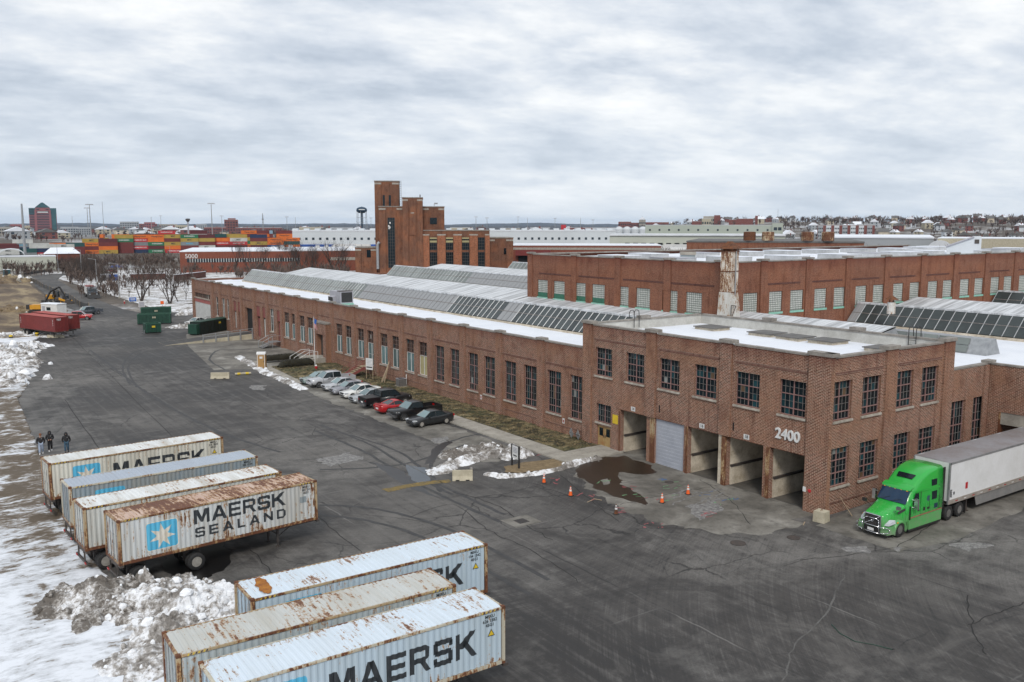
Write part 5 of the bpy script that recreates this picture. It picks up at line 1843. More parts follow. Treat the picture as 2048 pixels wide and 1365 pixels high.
# ================================================================= green semi truck, driver, trailer
plain('tower_blue', (.012, .04, .075), .5)
def semi():
	X0, Y0 = 51.1, 32.3
	t = thing('semi_truck', 'bright green sleeper semi truck with chrome bull bar beside the brick side wall', 'truck', (X0, Y0, 0), math.pi)
	def rg(x, z0, z1, wb, wt, r=.14, zm=None):
		zm = zm or (z0 + z1) / 2
		a = [(x, wb * .96, z0), (x, wb, z0 + .12), (x, wb, zm), (x, wt, z1 - r), (x, wt - r * .35, z1 - r * .3), (x, wt - r * 1.1, z1), (x, 0, z1 + .03)]
		return a + [(x, -q[1], q[2]) for q in a[::-1] if q[1] != 0]
	# hood with swept fenders
	h_ = MB()
	h_.loft([rg(-.10, .62, 1.46, .70, .62, .1), rg(-.30, .55, 1.56, .80, .70, .14), rg(-.75, .55, 1.68, .90, .78, .2), rg(-1.3, .55, 1.82, .95, .86, .22), rg(-1.95, .55, 1.97, 1.08, 1.0, .22), rg(-2.2, .55, 2.0, 1.12, 1.04, .2)])
	part('hood', h_, 'semi_green', t, smooth=True, fix=True)
	for s in (-1, 1):
		f = MB()
		rings = []
		for a in range(-8, 196, 12):
			c, z = math.cos(R(a)), math.sin(R(a))
			ro, cx_, cz = .66, -1.3, .56
			x = cx_ + ro * 1.05 * c
			zz = cz + ro * z
			rings.append([(x, s * .62, zz - .02), (x, s * 1.2, zz - .10), (x, s * 1.25, zz - .20), (x - .1 * c, s * 1.25, zz - .26), (x - .08 * c, s * .62, zz - .12)])
		f.loft(rings)
		part('fender', f, 'semi_green', t, smooth=True, fix=True)
		part('bumper_corner', MB().loft([[(-.02, s * .55, .32), (-.10, s * 1.05, .32), (-.14, s * 1.05, .78), (-.04, s * .55, .78)], [(-.3, s * .6, .32), (-.66, s * 1.24, .34), (-.66, s * 1.24, .86), (-.34, s * .6, .8)]]), 'semi_green', t, fix=True)
		part('headlight', MB().loft([[(-.18, s * .70, .86), (-.30, s * 1.02, .88), (-.34, s * 1.02, 1.02), (-.24, s * .70, 1.0)], [(-.52, s * .84, .96), (-.80, s * 1.17, 1.0), (-.82, s * 1.12, 1.22), (-.6, s * .82, 1.2)]]), 'headlight', t, fix=True)
		part('fog_light', MB().loft([[(-.09, s * .72, .42), (-.15, s * 1.0, .43), (-.17, s * 1.0, .66), (-.1, s * .72, .64)], [(-.2, s * .72, .42), (-.4, s * 1.05, .43), (-.4, s * 1.05, .66), (-.2, s * .72, .64)]]), 'headlight', t, fix=True)
		part('turn_signal', MB().box(-1.0, s * 1.235 - .02, 1.02, -.86, s * 1.235 + .02, 1.09), 'amber', t)
		part('hood_mirror', MB().tube((-1.15, s * .86, 1.65), (-.95, s * 1.2, 1.95), .022, n=5).box(-1.05, s * 1.22 - .12, 1.9, -.85, s * 1.22 + .12, 2.1), 'chrome' if s > 0 else 'black_metal', t)
		part('hood_vent', MB().loft([[(-1.35, s * .93, 1.60), (-1.35, s * .98, 1.48), (-1.4, s * 1.0, 1.46), (-1.4, s * .94, 1.62)], [(-1.95, s * 1.05, 1.78), (-1.95, s * 1.09, 1.64), (-2.0, s * 1.08, 1.64), (-2.0, s * 1.05, 1.78)]]), 'black_metal', t, fix=True)
	part('bumper', MB().box(-.34, -.6, .3, -.02, .6, .66), 'black_metal', t)
	part('chin', MB().box(-.6, -1.0, .2, -.12, 1.0, .34), 'black_metal', t)
	g = MB().loft([[(-.03, -.6, .70), (-.03, .6, .70), (-.10, .54, 1.44), (-.10, -.54, 1.44)], [(-.14, -.6, .70), (-.14, .6, .70), (-.30, .54, 1.44), (-.30, -.54, 1.44)]])
	gr = part('grille', g, 'black_metal', t, fix=True)
	d = Vector((-.16, 0, .68)).normalized()
	fr = MB()
	for s in (-1, 1):
		fr.tube((-.02, s * .6, .70), (-.09, s * .55, 1.46), .035, n=6)
	fr.tube((-.09, -.55, 1.46), (-.09, .55, 1.46), .04, n=6)
	part('grille_surround', fr, 'chrome', gr)
	for k in range(7):
		q = MB()
		z = .76 + k * .092
		gx = -.022 - (z - .7) * .095
		for j in range(9):
			y0 = -.495 + j * .11
			q.path([(gx, y0, z), (gx, y0 + .055, z + .04), (gx, y0 + .11, z)], .008, 4)
		part('grille_mesh', q, 'dark_metal', gr)
	part('grille_bar', MB().tube((-.0, -.55, .76), (-.06, .5, 1.42), .022, n=6), 'chrome', gr)
	em = MB()
	for k in range(14):
		a0, a1 = k * math.pi / 7, (k + 1) * math.pi / 7
		P = lambda a: (-.0 - .09 * math.sin(a) * .095, .09 * math.cos(a), 1.1 + .09 * math.sin(a))
		em.tube(P(a0), P(a1), .016, n=5)
	part('emblem', em, 'chrome', gr)
	bb = MB()
	for s in (-1, 1):
		bb.path([(-.12, s * .62, .34), (.12, s * .60, .36), (.16, s * .58, .95), (.05, s * .50, 1.18), (-.0, s * .34, 1.24)], .03, 8)
		bb.path([(.14, s * .60, .40), (.08, s * .98, .44), (-.12, s * 1.16, .52), (-.16, s * 1.16, .74), (.06, s * .98, .82), (.15, s * .60, .80)], .028, 8)
	bb.tube((.0, -.34, 1.24), (.0, .34, 1.24), .03)
	bb.tube((.13, -.6, .36), (.13, .6, .36), .03)
	bb.tube((.15, -.6, .80), (.15, .6, .80), .026)
	part('bull_bar', bb, 'chrome', t, smooth=True)
	part('number_plate', MB().box(.11, -.22, .44, .13, .22, .62), 'white_paint', t)
	# cab and sleeper
	c = MB()
	st = [(-2.05, 1.94, 1.10, 1.02), (-2.45, 2.42, 1.18, 1.02), (-2.84, 2.86, 1.22, 1.03), (-3.3, 3.22, 1.24, 1.05), (-3.9, 3.62, 1.25, 1.08), (-4.6, 3.9, 1.26, 1.12), (-5.3, 4.02, 1.26, 1.16), (-6.1, 4.04, 1.26, 1.18)]
	c.loft([rg(x, .75, z, a, b, .22, 2.1 if z > 2.3 else None) for x, z, a, b in st])
	part('cab', c, 'semi_green', t, smooth=True, fix=True)
	# visor lip of the roof fairing
	v = MB()
	v.loft([[(-2.55, -1.0, 2.80), (-2.46, -.5, 2.80), (-2.44, 0, 2.80), (-2.46, .5, 2.80), (-2.55, 1.0, 2.80)], [(-2.58, -1.04, 2.92), (-2.50, -.5, 2.95), (-2.48, 0, 2.96), (-2.50, .5, 2.95), (-2.58, 1.04, 2.92)], [(-3.0, -1.06, 3.04), (-2.95, -.5, 3.10), (-2.95, 0, 3.12), (-2.95, .5, 3.10), (-3.0, 1.06, 3.04)]], 0, cap=False, close=False)
	v.poly([(-2.55, -1.0, 2.80), (-2.46, -.5, 2.80), (-2.44, 0, 2.80), (-2.46, .5, 2.80), (-2.55, 1.0, 2.80), (-2.85, 1.0, 2.8), (-2.85, -1.0, 2.8)])
	part('visor', v, 'semi_green', t, smooth=True)
	for k in range(5):
		part('marker_light', MB().box(-2.50 - .08 * abs(k - 2) / 2, -.8 + k * .4 - .05, 2.75, -2.42 - .08 * abs(k - 2) / 2, -.8 + k * .4 + .05, 2.80), 'amber', t)
	ws = MB()
	ys = (-1.03, -.6, 0, .6, 1.03)
	lo = [(-2.16 + .10, y, 2.0) if abs(y) > 1 else (-1.93 - .07 * (y / .6) ** 2, y, 2.03) for y in ys]
	hi = [(-2.62, y * .95, 2.80) if abs(y) > 1 else (-2.45 - .06 * (y / .6) ** 2, y * .95, 2.82) for y in ys]
	ws.loft([lo, hi], 0, cap=False, close=False)
	part('windshield', ws, 'glass_truck', t, smooth=True)
	part('wiper', MB().tube((-1.90, -.8, 2.04), (-2.1, -.1, 2.3), .012, n=4).tube((-1.88, 0, 2.04), (-2.1, .7, 2.3), .012, n=4), 'black_metal', t)
	part('roof_window', MB().loft([[(-3.42, -.55, 3.36), (-3.42, .55, 3.36), (-3.78, .62, 3.59), (-3.78, -.62, 3.59)], [(-3.42, -.5, 3.40), (-3.42, .5, 3.40), (-3.76, .57, 3.62), (-3.76, -.57, 3.62)]]), 'glass_dark', t, fix=True)
	for s in (-1, 1):
		w_ = 1.262
		part('side_window', MB().poly([(-2.52, s * 1.225, 1.95), (-3.28, s * 1.262, 1.88), (-3.28, s * 1.20, 2.62), (-2.88, s * 1.19, 2.62)]), 'glass_dark', t)
		part('door', MB().box(-3.42, s * 1.255 - .012, .78, -2.35, s * 1.255 + .012, 1.86), 'semi_green', t)
		part('door_handle', MB().box(-3.3, s * 1.27 - .015, 1.42, -3.1, s * 1.27 + .015, 1.50), 'black_metal', t)
		for z0, z1 in ((1.92, 2.48), (2.86, 3.28)):
			yo = 1.235 if z0 < 2.5 else 1.195
			sw_ = part('sleeper_window', MB().box(-5.35, s * yo - .03, z0, -4.75, s * yo + .035, z1), 'glass_dark', t)
		part('mirror', MB().box(-2.62, s * 1.52 - .12, 1.72, -2.42, s * 1.52 + .12, 2.42).tube((-2.5, s * 1.2, 2.3), (-2.5, s * 1.45, 2.3), .03, n=5).tube((-2.5, s * 1.2, 1.8), (-2.5, s * 1.45, 1.8), .03, n=5), 'chrome', t)
		part('side_fairing', MB().loft([[(-2.2, s * 1.0, .35), (-2.2, s * 1.26, .35), (-2.2, s * 1.26, .95), (-2.2, s * 1.0, .95)], [(-6.0, s * 1.0, .35), (-6.0, s * 1.28, .35), (-6.0, s * 1.28, 1.12), (-6.0, s * 1.0, 1.12)]]), 'semi_green_dirty', t, fix=True)
		part('trim_strip', MB().box(-6.0, s * 1.285 - .012, 1.1, -2.3, s * 1.285 + .012, 1.15), 'panel_pink', t)
		part('skirt', MB().box(-6.0, s * 1.22 - .02, .18, -2.2, s * 1.22 + .02, .35), 'black_metal', t)
		part('rear_edge', MB().box(-6.32, s * 1.2 - .03, 1.1, -6.1, s * 1.2 + .03, 3.9), 'black_metal', t)
		part('decal', MB().box(-4.55, s * 1.262 - .004, 1.36, -4.25, s * 1.262 + .006, 1.5), 'black_metal', t)
		part('decal', MB().box(-4.0, s * 1.262 - .004, 1.35, -3.78, s * 1.262 + .006, 1.58), 'black_metal', t)
		dc = part('decal', MB().box(-5.5, s * 1.262 - .004, 1.28, -5.08, s * 1.262 + .006, 1.6), 'tower_blue', t)
		em2 = MB().lathe([(.0, s * 1.25), (.2, s * 1.25), (.2, s * 1.258), (0, s * 1.258)], 14, 0, 'y', (-4.35, 0, 2.1))
		part('decal', em2, 'green_copper', t)
		part('cab_seam', MB().box(-2.30, s * 1.225 - .03, .8, -2.27, s * 1.225 + .03, 1.9), 'black_metal', t)
		part('cab_seam', MB().box(-3.46, s * 1.258 - .008, .8, -3.43, s * 1.258 + .008, 2.7), 'black_metal', t)
		part('cab_seam', MB().box(-4.5, s * 1.258 - .008, 1.1, -4.47, s * 1.258 + .008, 2.05), 'black_metal', t)
		part('cab_seam', MB().box(-5.72, s * 1.258 - .008, 1.1, -5.69, s * 1.258 + .008, 2.1), 'black_metal', t)
		# stripe of the sleeper sweep
		part('sweep', MB().loft([[(-2.9, s * 1.215, 2.70), (-2.9, s * 1.23, 2.70), (-2.9, s * 1.22, 2.78), (-2.9, s * 1.205, 2.78)], [(-5.7, s * 1.225, 2.62), (-5.7, s * 1.25, 2.62), (-5.7, s * 1.235, 2.72), (-5.7, s * 1.21, 2.72)]]), 'semi_green', t, fix=True)
	part('chassis_rail', MB().box(-9.3, -.5, .75, -1.0, -.38, 1.0).box(-9.3, .38, .75, -1.0, .5, 1.0).box(-9.0, -.6, 1.0, -6.6, .6, 1.12), 'dark_metal', t)
	part('deck', MB().box(-6.9, -.9, 1.0, -6.0, .9, 1.06), 'dark_metal', t)
	for x, dual in ((-1.3, 0), (-7.1, 1), (-8.5, 1)):
		part('axle', MB().tube((x, -1.0, .5), (x, 1.0, .5), .08), 'dark_metal', t)
		for s in (-1, 1):
			wheel(t, (x, s * 1.08, .52), .52, .28, 'semi', rimmat='chrome', rr=.56)
			if dual:
				wheel(t, (x, s * .76, .52), .52, .26, 'semi', rimmat='chrome', rr=.56)
	for s in (-1, 1):
		part('mud_flap', MB().box(-9.2, s * .95 - .3, .15, -9.17, s * .95 + .3, .95), 'black_metal', t)
	# driver behind the side window
	dr = thing('person', 'driver in a yellow high visibility vest at the green truck window', 'person', (X0 + 2.95, Y0 - .78, 1.35), 0)
	me, sv = skin_mesh([((0, 0, 0), .15), ((0, 0, .35), .17), ((0, 0, .55), .12), ((0, 0, .66), .06), ((-.02, 0, .80), .10), ((-.02, 0, .92), .08), ((0, -.2, .5), .07), ((-.12, -.3, .25), .05), ((-.35, -.28, .3), .04), ((0, .2, .5), .07), ((-.14, .28, .25), .05), ((-.4, .2, .3), .04)],
					   [(0, 1), (1, 2), (2, 3), (3, 4), (4, 5), (2, 6), (6, 7), (7, 8), (2, 9), (9, 10), (10, 11)], 'hivis')
	bd = ob('body', me, dr)
	skin_mods(bd, sv)
	part('head', MB().lathe([(.0, .70), (.07, .72), (.1, .82), (.095, .9), (.05, .96), (0, .965)], 10, 0, 'z', (-.03, 0, 0)), 'skin', dr, smooth=True)
	# trailer
	u = thing('semi_trailer', 'long white box trailer with grey roof and side skirt behind the green truck', 'trailer', (X0 + 6.75, Y0, 0), 0)
	L = 16.1
	part('box', MB().box(0, -1.29, 1.42, L, 1.29, 4.1), 'trailer_white', u)
	part('roof', MB().grid(30, 4, lambda a, b: (a * L, -1.29 + b * 2.58, 4.104 + .03 * math.sin(b * math.pi) + .006 * math.sin(a * 160))), 'trailer_roof', u)
	for s in (-1, 1):
		part('top_rail', MB().box(0, s * 1.30 - .02, 3.98, L, s * 1.30 + .02, 4.12), 'metal_galv', u)
		part('bottom_rail', MB().box(0, s * 1.30 - .025, 1.2, L, s * 1.30 + .025, 1.5), 'trailer_rail', u)
		part('corner_post', MB().box(-.03, s * 1.27 - .05, 1.2, .12, s * 1.27 + .05, 4.1), 'metal_galv', u)
		for k in range(14):
			part('reflector', MB().box(.9 + k * 1.1, s * 1.327 - .004, 1.3, 1.2 + k * 1.1, s * 1.327 + .006, 1.36), 'white_paint' if k % 2 else 'tail_red', u)
		part('skirt', MB().loft([[(3.6, s * 1.2, 1.2), (3.6, s * 1.24, 1.2), (3.9, s * 1.24, .45), (3.9, s * 1.2, .45)], [(L - 3.6, s * 1.2, 1.2), (L - 3.6, s * 1.24, 1.2), (L - 3.6, s * 1.24, .45), (L - 3.6, s * 1.2, .45)]]), 'trailer_skirt', u, fix=True)
		part('landing_leg', MB().box(3.3, s * .75 - .06, .05, 3.45, s * .75 + .06, 1.3).box(3.2, s * .75 - .14, 0, 3.55, s * .75 + .14, .06), 'dark_metal', u)
	part('floor', MB().box(.05, -1.25, 1.15, L, 1.25, 1.25), 'dark_metal', u)
	part('decal', MB().box(2.15, -1.301, 1.95, 2.45, -1.292, 2.4), 'red_paint', u)
	part('decal', MB().box(.62, -1.301, 1.8, .78, -1.292, 2.0), 'black_paint', u)
	ob('lettering', text_mesh('5307', .28, 0, .012, 'black_paint'), u, (.25, -1.335, 1.95), rot=(math.pi / 2, math.pi / 2, 0))
	part('front_badge', MB().lathe([(0, -.01), (.14, -.01), (.14, 0), (0, 0)], 12, 0, 'x', (0, 0, 3.75)), 'black_paint', u)
	part('front_box', MB().box(-.05, -.9, 1.5, 0, -.5, 2.0), 'metal_galv', u)
	for x in (13.4, 14.7):
		part('axle', MB().tube((x, -1, .5), (x, 1, .5), .08), 'dark_metal', u)
		for s in (-1, 1):
			wheel(u, (x, s * 1.08, .52), .52, .28, 'trailer')

# ================================================================= people
def skin_mesh(verts, edges, mat):
	me = bpy.data.meshes.new('body')
	me.from_pydata([v for v, r in verts], edges, [])
	me.materials.append(MT[mat])
	return me, [r for v, r in verts]

def skin_mods(o, radii, root=0, sub=2):
	m = o.modifiers.new('skin', 'SKIN')
	if not o.data.skin_vertices:
		bm = bmesh.new(); bm.from_mesh(o.data); bm.verts.layers.skin.verify(); bm.to_mesh(o.data); bm.free()
	sv = o.data.skin_vertices[0].data
	for i, r in enumerate(radii):
		sv[i].radius = (r, r)
		sv[i].use_root = i == root
	m.use_smooth_shade = True
	s = o.modifiers.new('sub', 'SUBSURF')
	s.levels = s.render_levels = sub

def person(label, loc, rz, legs, top, head, hands_front, stride, hood, shoe):
	t = thing('person', label, 'person', loc, rz, 'people walking past the containers')
	s = stride
	# local: faces -Y
	hl, hr = (-.1, 0, .92), (.1, 0, .92)
	kl, kr = (-.11, -.10 * s - .03, .50), (.11, .06 * s - .03, .50)
	al, ar = (-.11, -.18 * s, .09), (.11, .2 * s, .10)
	el, er = ((-.31, .04, 1.12), (.31, .04, 1.12))
	wl, wr = ((-.10, -.26, 1.06), (.08, -.27, 1.08)) if hands_front else ((-.24, -.14, .93), (.24, -.14, .93))
	V = [((0, 0, .96), .15), ((0, .0, 1.15), .155), ((0, .01, 1.38), .16), ((0, 0, 1.50), .075), ((0, -.01, 1.60), .085), ((0, -.01, 1.70), .095), ((0, 0, 1.76), .075),
		 ((-.21, .01, 1.43), .085), (el, .06), (wl, .045), ((.21, .01, 1.43), .085), (er, .06), (wr, .045), (hl, .11), (kl, .075), (al, .05), (hr, .11), (kr, .075), (ar, .05)]
	E_ = [(0, 1), (1, 2), (2, 3), (3, 4), (4, 5), (5, 6), (2, 7), (7, 8), (8, 9), (2, 10), (10, 11), (11, 12), (0, 13), (13, 14), (14, 15), (0, 16), (16, 17), (17, 18)]
	me, rr = skin_mesh(V, E_, 'skin')
	b = ob('body', me, t)
	skin_mods(b, rr)
	# clothing a little thicker than the body
	me, rr = skin_mesh([((0, .0, .88), .175), ((0, 0, 1.15), .19), ((0, .01, 1.38), .195), ((0, 0, 1.5), .11), ((-.22, .01, 1.42), .11), (el, .085), (wl, .062), ((.22, .01, 1.42), .11), (er, .085), (wr, .062)],
					   [(0, 1), (1, 2), (2, 3), (2, 4), (4, 5), (5, 6), (2, 7), (7, 8), (8, 9)], top)
	skin_mods(ob('jacket', me, t), rr)
	me, rr = skin_mesh([((0, 0, .95), .165), (hl, .125), (kl, .10), ((al[0], al[1], .12), .085), (hr, .125), (kr, .10), ((ar[0], ar[1], .13), .085)], [(0, 1), (1, 2), (2, 3), (0, 4), (4, 5), (5, 6)], legs)
	skin_mods(ob('trousers', me, t), rr)
	for a in (al, ar):
		m = MB()
		m.loft([[(a[0] - .04, a[1] + .08, 0.0), (a[0] + .04, a[1] + .08, 0.0), (a[0] + .04, a[1] + .08, .1), (a[0] - .04, a[1] + .08, .1)], [(a[0] - .05, a[1] - .06, 0), (a[0] + .05, a[1] - .06, 0), (a[0] + .045, a[1] - .05, .1), (a[0] - .045, a[1] - .05, .1)], [(a[0] - .04, a[1] - .2, 0), (a[0] + .04, a[1] - .2, 0), (a[0] + .03, a[1] - .19, .05), (a[0] - .03, a[1] - .19, .05)]])
		part('shoe', m, shoe, t)
	m = MB()
	if hood:
		m.lathe([(.12, 1.46), (.15, 1.55), (.145, 1.68), (.11, 1.80), (0, 1.835)], 12, 0, 'z', (0, .045, 0))
		part('hood', m, top, t, smooth=True)
	else:
		m.lathe([(.108, 1.69), (.115, 1.74), (.095, 1.81), (.04, 1.85), (0, 1.853)], 12, 0, 'z', (0, .0, 0))
		m.box(-.08, -.2, 1.70, .08, -.08, 1.715)
		part('cap', m, head, t, smooth=True)
	fc = MB().tube((0, -.10, 1.66), (0, -.135, 1.63), .014, .02, 6)
	for sx_ in (-.036, .036):
		fc.tube((sx_, -.088, 1.685), (sx_, -.10, 1.685), .012, n=6, mi=1)
	fc.box(-.03, -.104, 1.59, .03, -.09, 1.602, 1)
	part('face', fc, ['skin', 'black_int'], t)
	for sx_, wpt in ((-1, wl), (1, wr)):
		if hands_front:
			h_ = MB()
			w_ = Vector(wpt)
			h_.box(w_.x - .04, w_.y - .06, w_.z - .02, w_.x + .04, w_.y + .02, w_.z + .025)
			for k in range(4):
				q = w_ + Vector((-.033 + k * .022, -.06, .01))
				h_.tube(q, q + Vector((0, -.05, -.005)), .009, n=5)
				h_.tube(q + Vector((0, -.05, -.005)), q + Vector((0, -.055 - .006 * (k % 2), -.04)), .008, n=5)
			h_.tube(w_ + Vector((-sx_ * .04, -.02, 0)), w_ + Vector((-sx_ * .075, -.06, .0)), .01, n=5)
			part('hand', h_, 'skin', t)
	part('chest_mark', MB().box(.06, -.195, 1.38, .11, -.18, 1.40), 'white_paint', t)
	return t

semi()
for px_, lab, legs, head, hf, st, hood, shoe in (((83, 908), 'person in dark jacket, brown cap and light jeans walking near the cream container', 'cloth_lightjean', 'cap_brown', False, 1.1, False, 'shoe_white'),
												((101, 902), 'person in black hooded jacket and black trousers looking at hands, white shoes', 'cloth_black', 'cloth_black', True, 1.0, True, 'shoe_white'),
												((134, 905), 'person in black hooded jacket and blue jeans walking with hands in pockets', 'cloth_jean', 'cloth_black', False, .8, True, 'cloth_black')):
	p = gp(*px_)
	person(lab, (p.x, p.y, 0), face(px_[0]) + random.uniform(-.2, .1), legs, 'cloth_black', head, hf, st, hood, shoe)

# ================================================================= street furniture and small things
def cone(loc, label, dark=False):
	t = thing('traffic_cone', label, 'traffic cone', loc, random.uniform(0, 3), 'cones in front of the docks')
	part('base', MB().box(-.19, -.19, 0, .19, .19, .05, tx=.01, ty=.01), 'black_metal', t)
	cm_ = 'orange' if not dark else 'rust'
	part('cone', MB().lathe([(.145, .05), (.03, .72), (.0, .72)], 16), cm_, t, smooth=False)
	part('reflective_collar', MB().lathe([(.099, .36), (.077, .49)], 16), 'white_paint', t)
	part('reflective_collar', MB().lathe([(.064, .57), (.05, .65)], 16), 'white_paint', t)
CN = [((1088, 966), 'bright orange traffic cone beside red spray marks, closest to the snow kerb', False), ((1141, 992), 'bright orange traffic cone between the kerb cone and the dark weathered cone', False), ((1232, 1029), 'dark dirty weathered traffic cone farthest from the docks', True), ((1324, 1006), 'orange traffic cone on the concrete apron nearest the puddle edge', False), ((1376, 989), 'orange traffic cone closest to the roller door', False)]
for (x, y), lab, dk in CN:
	p = gp(x, y)
	cone((p.x, p.y, .005), lab, dk)

def jersey(loc, rz, L, label, h=.8, mat='concrete_tan', name='concrete_barrier'):
	t = thing(name, label, 'barrier', loc, rz)
	k = h / .8
	m = MB()
	m.loft([[(x, -.3, 0), (x, .3, 0), (x, .27, .1 * k), (x, .14, .34 * k), (x, .09, .8 * k), (x, -.09, .8 * k), (x, -.14, .34 * k), (x, -.27, .1 * k)] for x in (-L / 2, -L / 2 + .04, L / 2 - .04, L / 2)])
	part('body', m, mat, t)
	part('forklift_slot', MB().box(-L * .25 - .15, -.305, .0, -L * .25 + .15, .305, .08).box(L * .25 - .15, -.305, 0, L * .25 + .15, .305, .08), 'black_int', t)
	part('joint_slot', MB().box(-L / 2 - .003, -.03, .15, -L / 2 + .02, .03, .78 * k).box(L / 2 - .02, -.03, .15, L / 2 + .003, .03, .78 * k), 'black_int', t)
p = gp(929, 962); jersey((p.x, p.y + .3, 0), R(-30), 1.6, 'short tan concrete barrier beside the snow drift and faded yellow band')
p = gp(442, 758); jersey((p.x, p.y + .3, 0), R(-30), 2.4, 'tan concrete barrier standing alone on the yard beside a yellow parking log')
p = gp(112, 676); jersey((p.x, p.y + .3, 0), R(-35), 3.0, 'half buried tan concrete barrier in snow beside red containers', .5)
def log_():
	a, b = gp(470, 751), gp(502, 749)
	t = thing('parking_log', 'yellowish weathered pipe lying on the yard beside the tan barrier', 'log', (0, 0, 0))
	part('pipe', MB().tube((a.x, a.y, .16), (b.x, b.y, .16), .16, n=12), 'concrete_tan', t)
	d = (b - a).normalized()
	part('band', MB().tube((a.x + d.x * .3, a.y + d.y * .3, .16), (a.x + d.x * .7, a.y + d.y * .7, .16), .165, n=12).tube((b.x - d.x * .7, b.y - d.y * .7, .16), (b.x - d.x * .3, b.y - d.y * .3, .16), .165, n=12), 'yellow', t)
log_()
for k, q in enumerate(((22, 678), (74, 673))):
	p = gp(*q)
	t = thing('bollard_block', ('yellow topped black banded block in the snow at the field side' if k == 0 else 'yellow topped black banded block in the snow beside red container wheels'), 'bollard', (p.x, p.y, 0))
	part('body', MB().lathe([(.36, 0), (.33, .05), (.3, .62), (.26, .68), (0, .68)], 12), 'yellow', t)
	part('band', MB().lathe([(.325, .18), (.318, .40)], 12), 'black_metal', t)

def block_():
	t = thing('concrete_block', 'square mossy concrete block at the brick corner beside the truck', 'block', (50.95, 36.0, 0), R(10))
	part('body', MB().box(-.42, -.42, 0, .42, .42, .74, tx=.03, ty=.03), 'concrete_tan', t)
	part('lifting_loop', MB().path([(-.12, 0, .74), (-.08, 0, .82), (.08, 0, .82), (.12, 0, .74)], .02), 'rust', t)
block_()
t = thing('leaning_post', 'thin pale wooden stick leaning on the brick side wall near the truck', 'stick', (53.6, 35.4, 0))
part('shaft', MB().tube((0, 0, 0), (-.15, .95, 1.2), .03, .02, 6), 'wood', t)
part('tip', MB().tube((-.15, .95, 1.2), (-.155, .97, 1.24), .021, .012, 6), 'wood', t)

def post_sign():
	a, b = gp(1024, 932), gp(1037, 938)
	t = thing('post_sign', 'white direction sign with black arrow on two black posts in the snowy island', 'sign', (0, 0, 0))
	d = Vector((b.x - a.x, b.y - a.y, 0)).normalized()
	b = a + d * 1.15
	for q in (a, b):
		part('post', MB().box(q.x - .06, q.y - .06, 0, q.x + .06, q.y + .06, 1.9), 'black_metal', t)
	n_ = Vector((d.y, -d.x, 0))
	if n_.dot(Vector((-1, -1, 0))) < 0: n_ = -n_
	def plate(z0, z1, s0, s1, o, mat, nm):
		A, B = a + d * s0 + n_ * o, a + d * s1 + n_ * o
		A2, B2 = A + n_ * .03, B + n_ * .03
		return part(nm, MB().loft([[(A.x, A.y, z0), (B.x, B.y, z0), (B.x, B.y, z1), (A.x, A.y, z1)], [(A2.x, A2.y, z0), (B2.x, B2.y, z0), (B2.x, B2.y, z1), (A2.x, A2.y, z1)]]), mat, t)
	plate(.75, 1.85, .07, 1.08, 0, 'white_paint', 'board')
	for k in range(4):
		plate(1.66 - k * .12, 1.69 - k * .12, .25, .9, .031, 'unit_grey', 'text_line')
	plate(.98, 1.06, .3, .85, .031, 'black_paint', 'arrow')
	plate(1.85, 1.9, .0, 1.15, -.01, 'black_metal', 'top_rail')
post_sign()

def porta():
	p = gp(527, 738)
	t = thing('portable_toilet', 'tan portable toilet with white rounded roof beside the hedges', 'portable toilet', (p.x, p.y + .6, 0), R(-28))
	part('cabin', MB().box(-.58, -.58, .08, .58, .58, 2.05, tx=.02, ty=.02), 'porta_tan', t)
	part('roof', MB().loft([[(x, y, 2.05 + z) for y, z in ((-.62, 0), (-.6, .12), (-.4, .26), (0, .32), (.4, .26), (.6, .12), (.62, 0))] for x in (-.62, .62)]), 'white_paint', t)
	d = part('door', MB().box(-.45, -.60, .15, .45, -.575, 1.98), 'porta_tan', t)
	part('door_frame', MB().box(-.52, -.61, .1, -.45, -.575, 2.03).box(.45, -.61, .1, .52, -.575, 2.03).box(-.45, -.61, 1.98, .45, -.575, 2.03), 'white_paint', t)
	part('notice', MB().box(-.2, -.612, 1.45, .2, -.6, 1.75), 'white_paint', d)
	part('handle', MB().box(.32, -.63, .95, .4, -.6, 1.15), 'black_metal', d)
	part('base', MB().box(-.62, -.66, 0, .62, .66, .08), 'dark_metal', t)
	for s in (-.25, .25):
		part('side_rib', MB().box(-.6, s - .06, .2, -.57, s + .06, 1.9), 'porta_tan', t)
porta()

def hedge(label, x0, x1, y, wd, h_, seed):
	t = thing('hedge', label, 'hedge', (0, 0, 0), 0, 'clipped hedges by the porch steps')
	rs = random.Random(seed)
	m = MB()
	m.grid(30, 16, lambda u, v: ((lambda a, n_: (x0 + (x1 - x0) * u, y + wd * .5 * math.cos(a) * (1 + .15 * n_), max(.02, .05 + h_ * (.5 + .55 * math.sin(a)) * (1 + .1 * n_) * min(1, 6 * u + .3, 6 * (1 - u) + .3))))(-.5 + v * 4.1, mnoise.noise(Vector((u * 9, v * 5, seed))))))
	part('foliage', m, 'hedge', t, smooth=True)
	tw = MB()
	for i in range(900):
		a = rs.uniform(-.2, 3.3)
		x = rs.uniform(x0, x1)
		p = Vector((x, y + wd * .5 * math.cos(a), .1 + h_ * (.5 + .5 * math.sin(a))))
		q = p + Vector((rs.uniform(-.12, .12), math.cos(a) * rs.uniform(.02, .15), abs(math.sin(a)) * rs.uniform(.02, .15)))
		o = Vector((rs.uniform(-.05, .05), rs.uniform(-.05, .05), 0))
		tw.poly([p - o, p + o, q])
	s = part('twigs', tw, 'hedge', t)
	s['kind'] = 'stuff'
hedge('long dark clipped hedge closer to the parked cars, in front of porch steps', 43.9, 49.2, 120.2, 1.3, 1.05, 1)
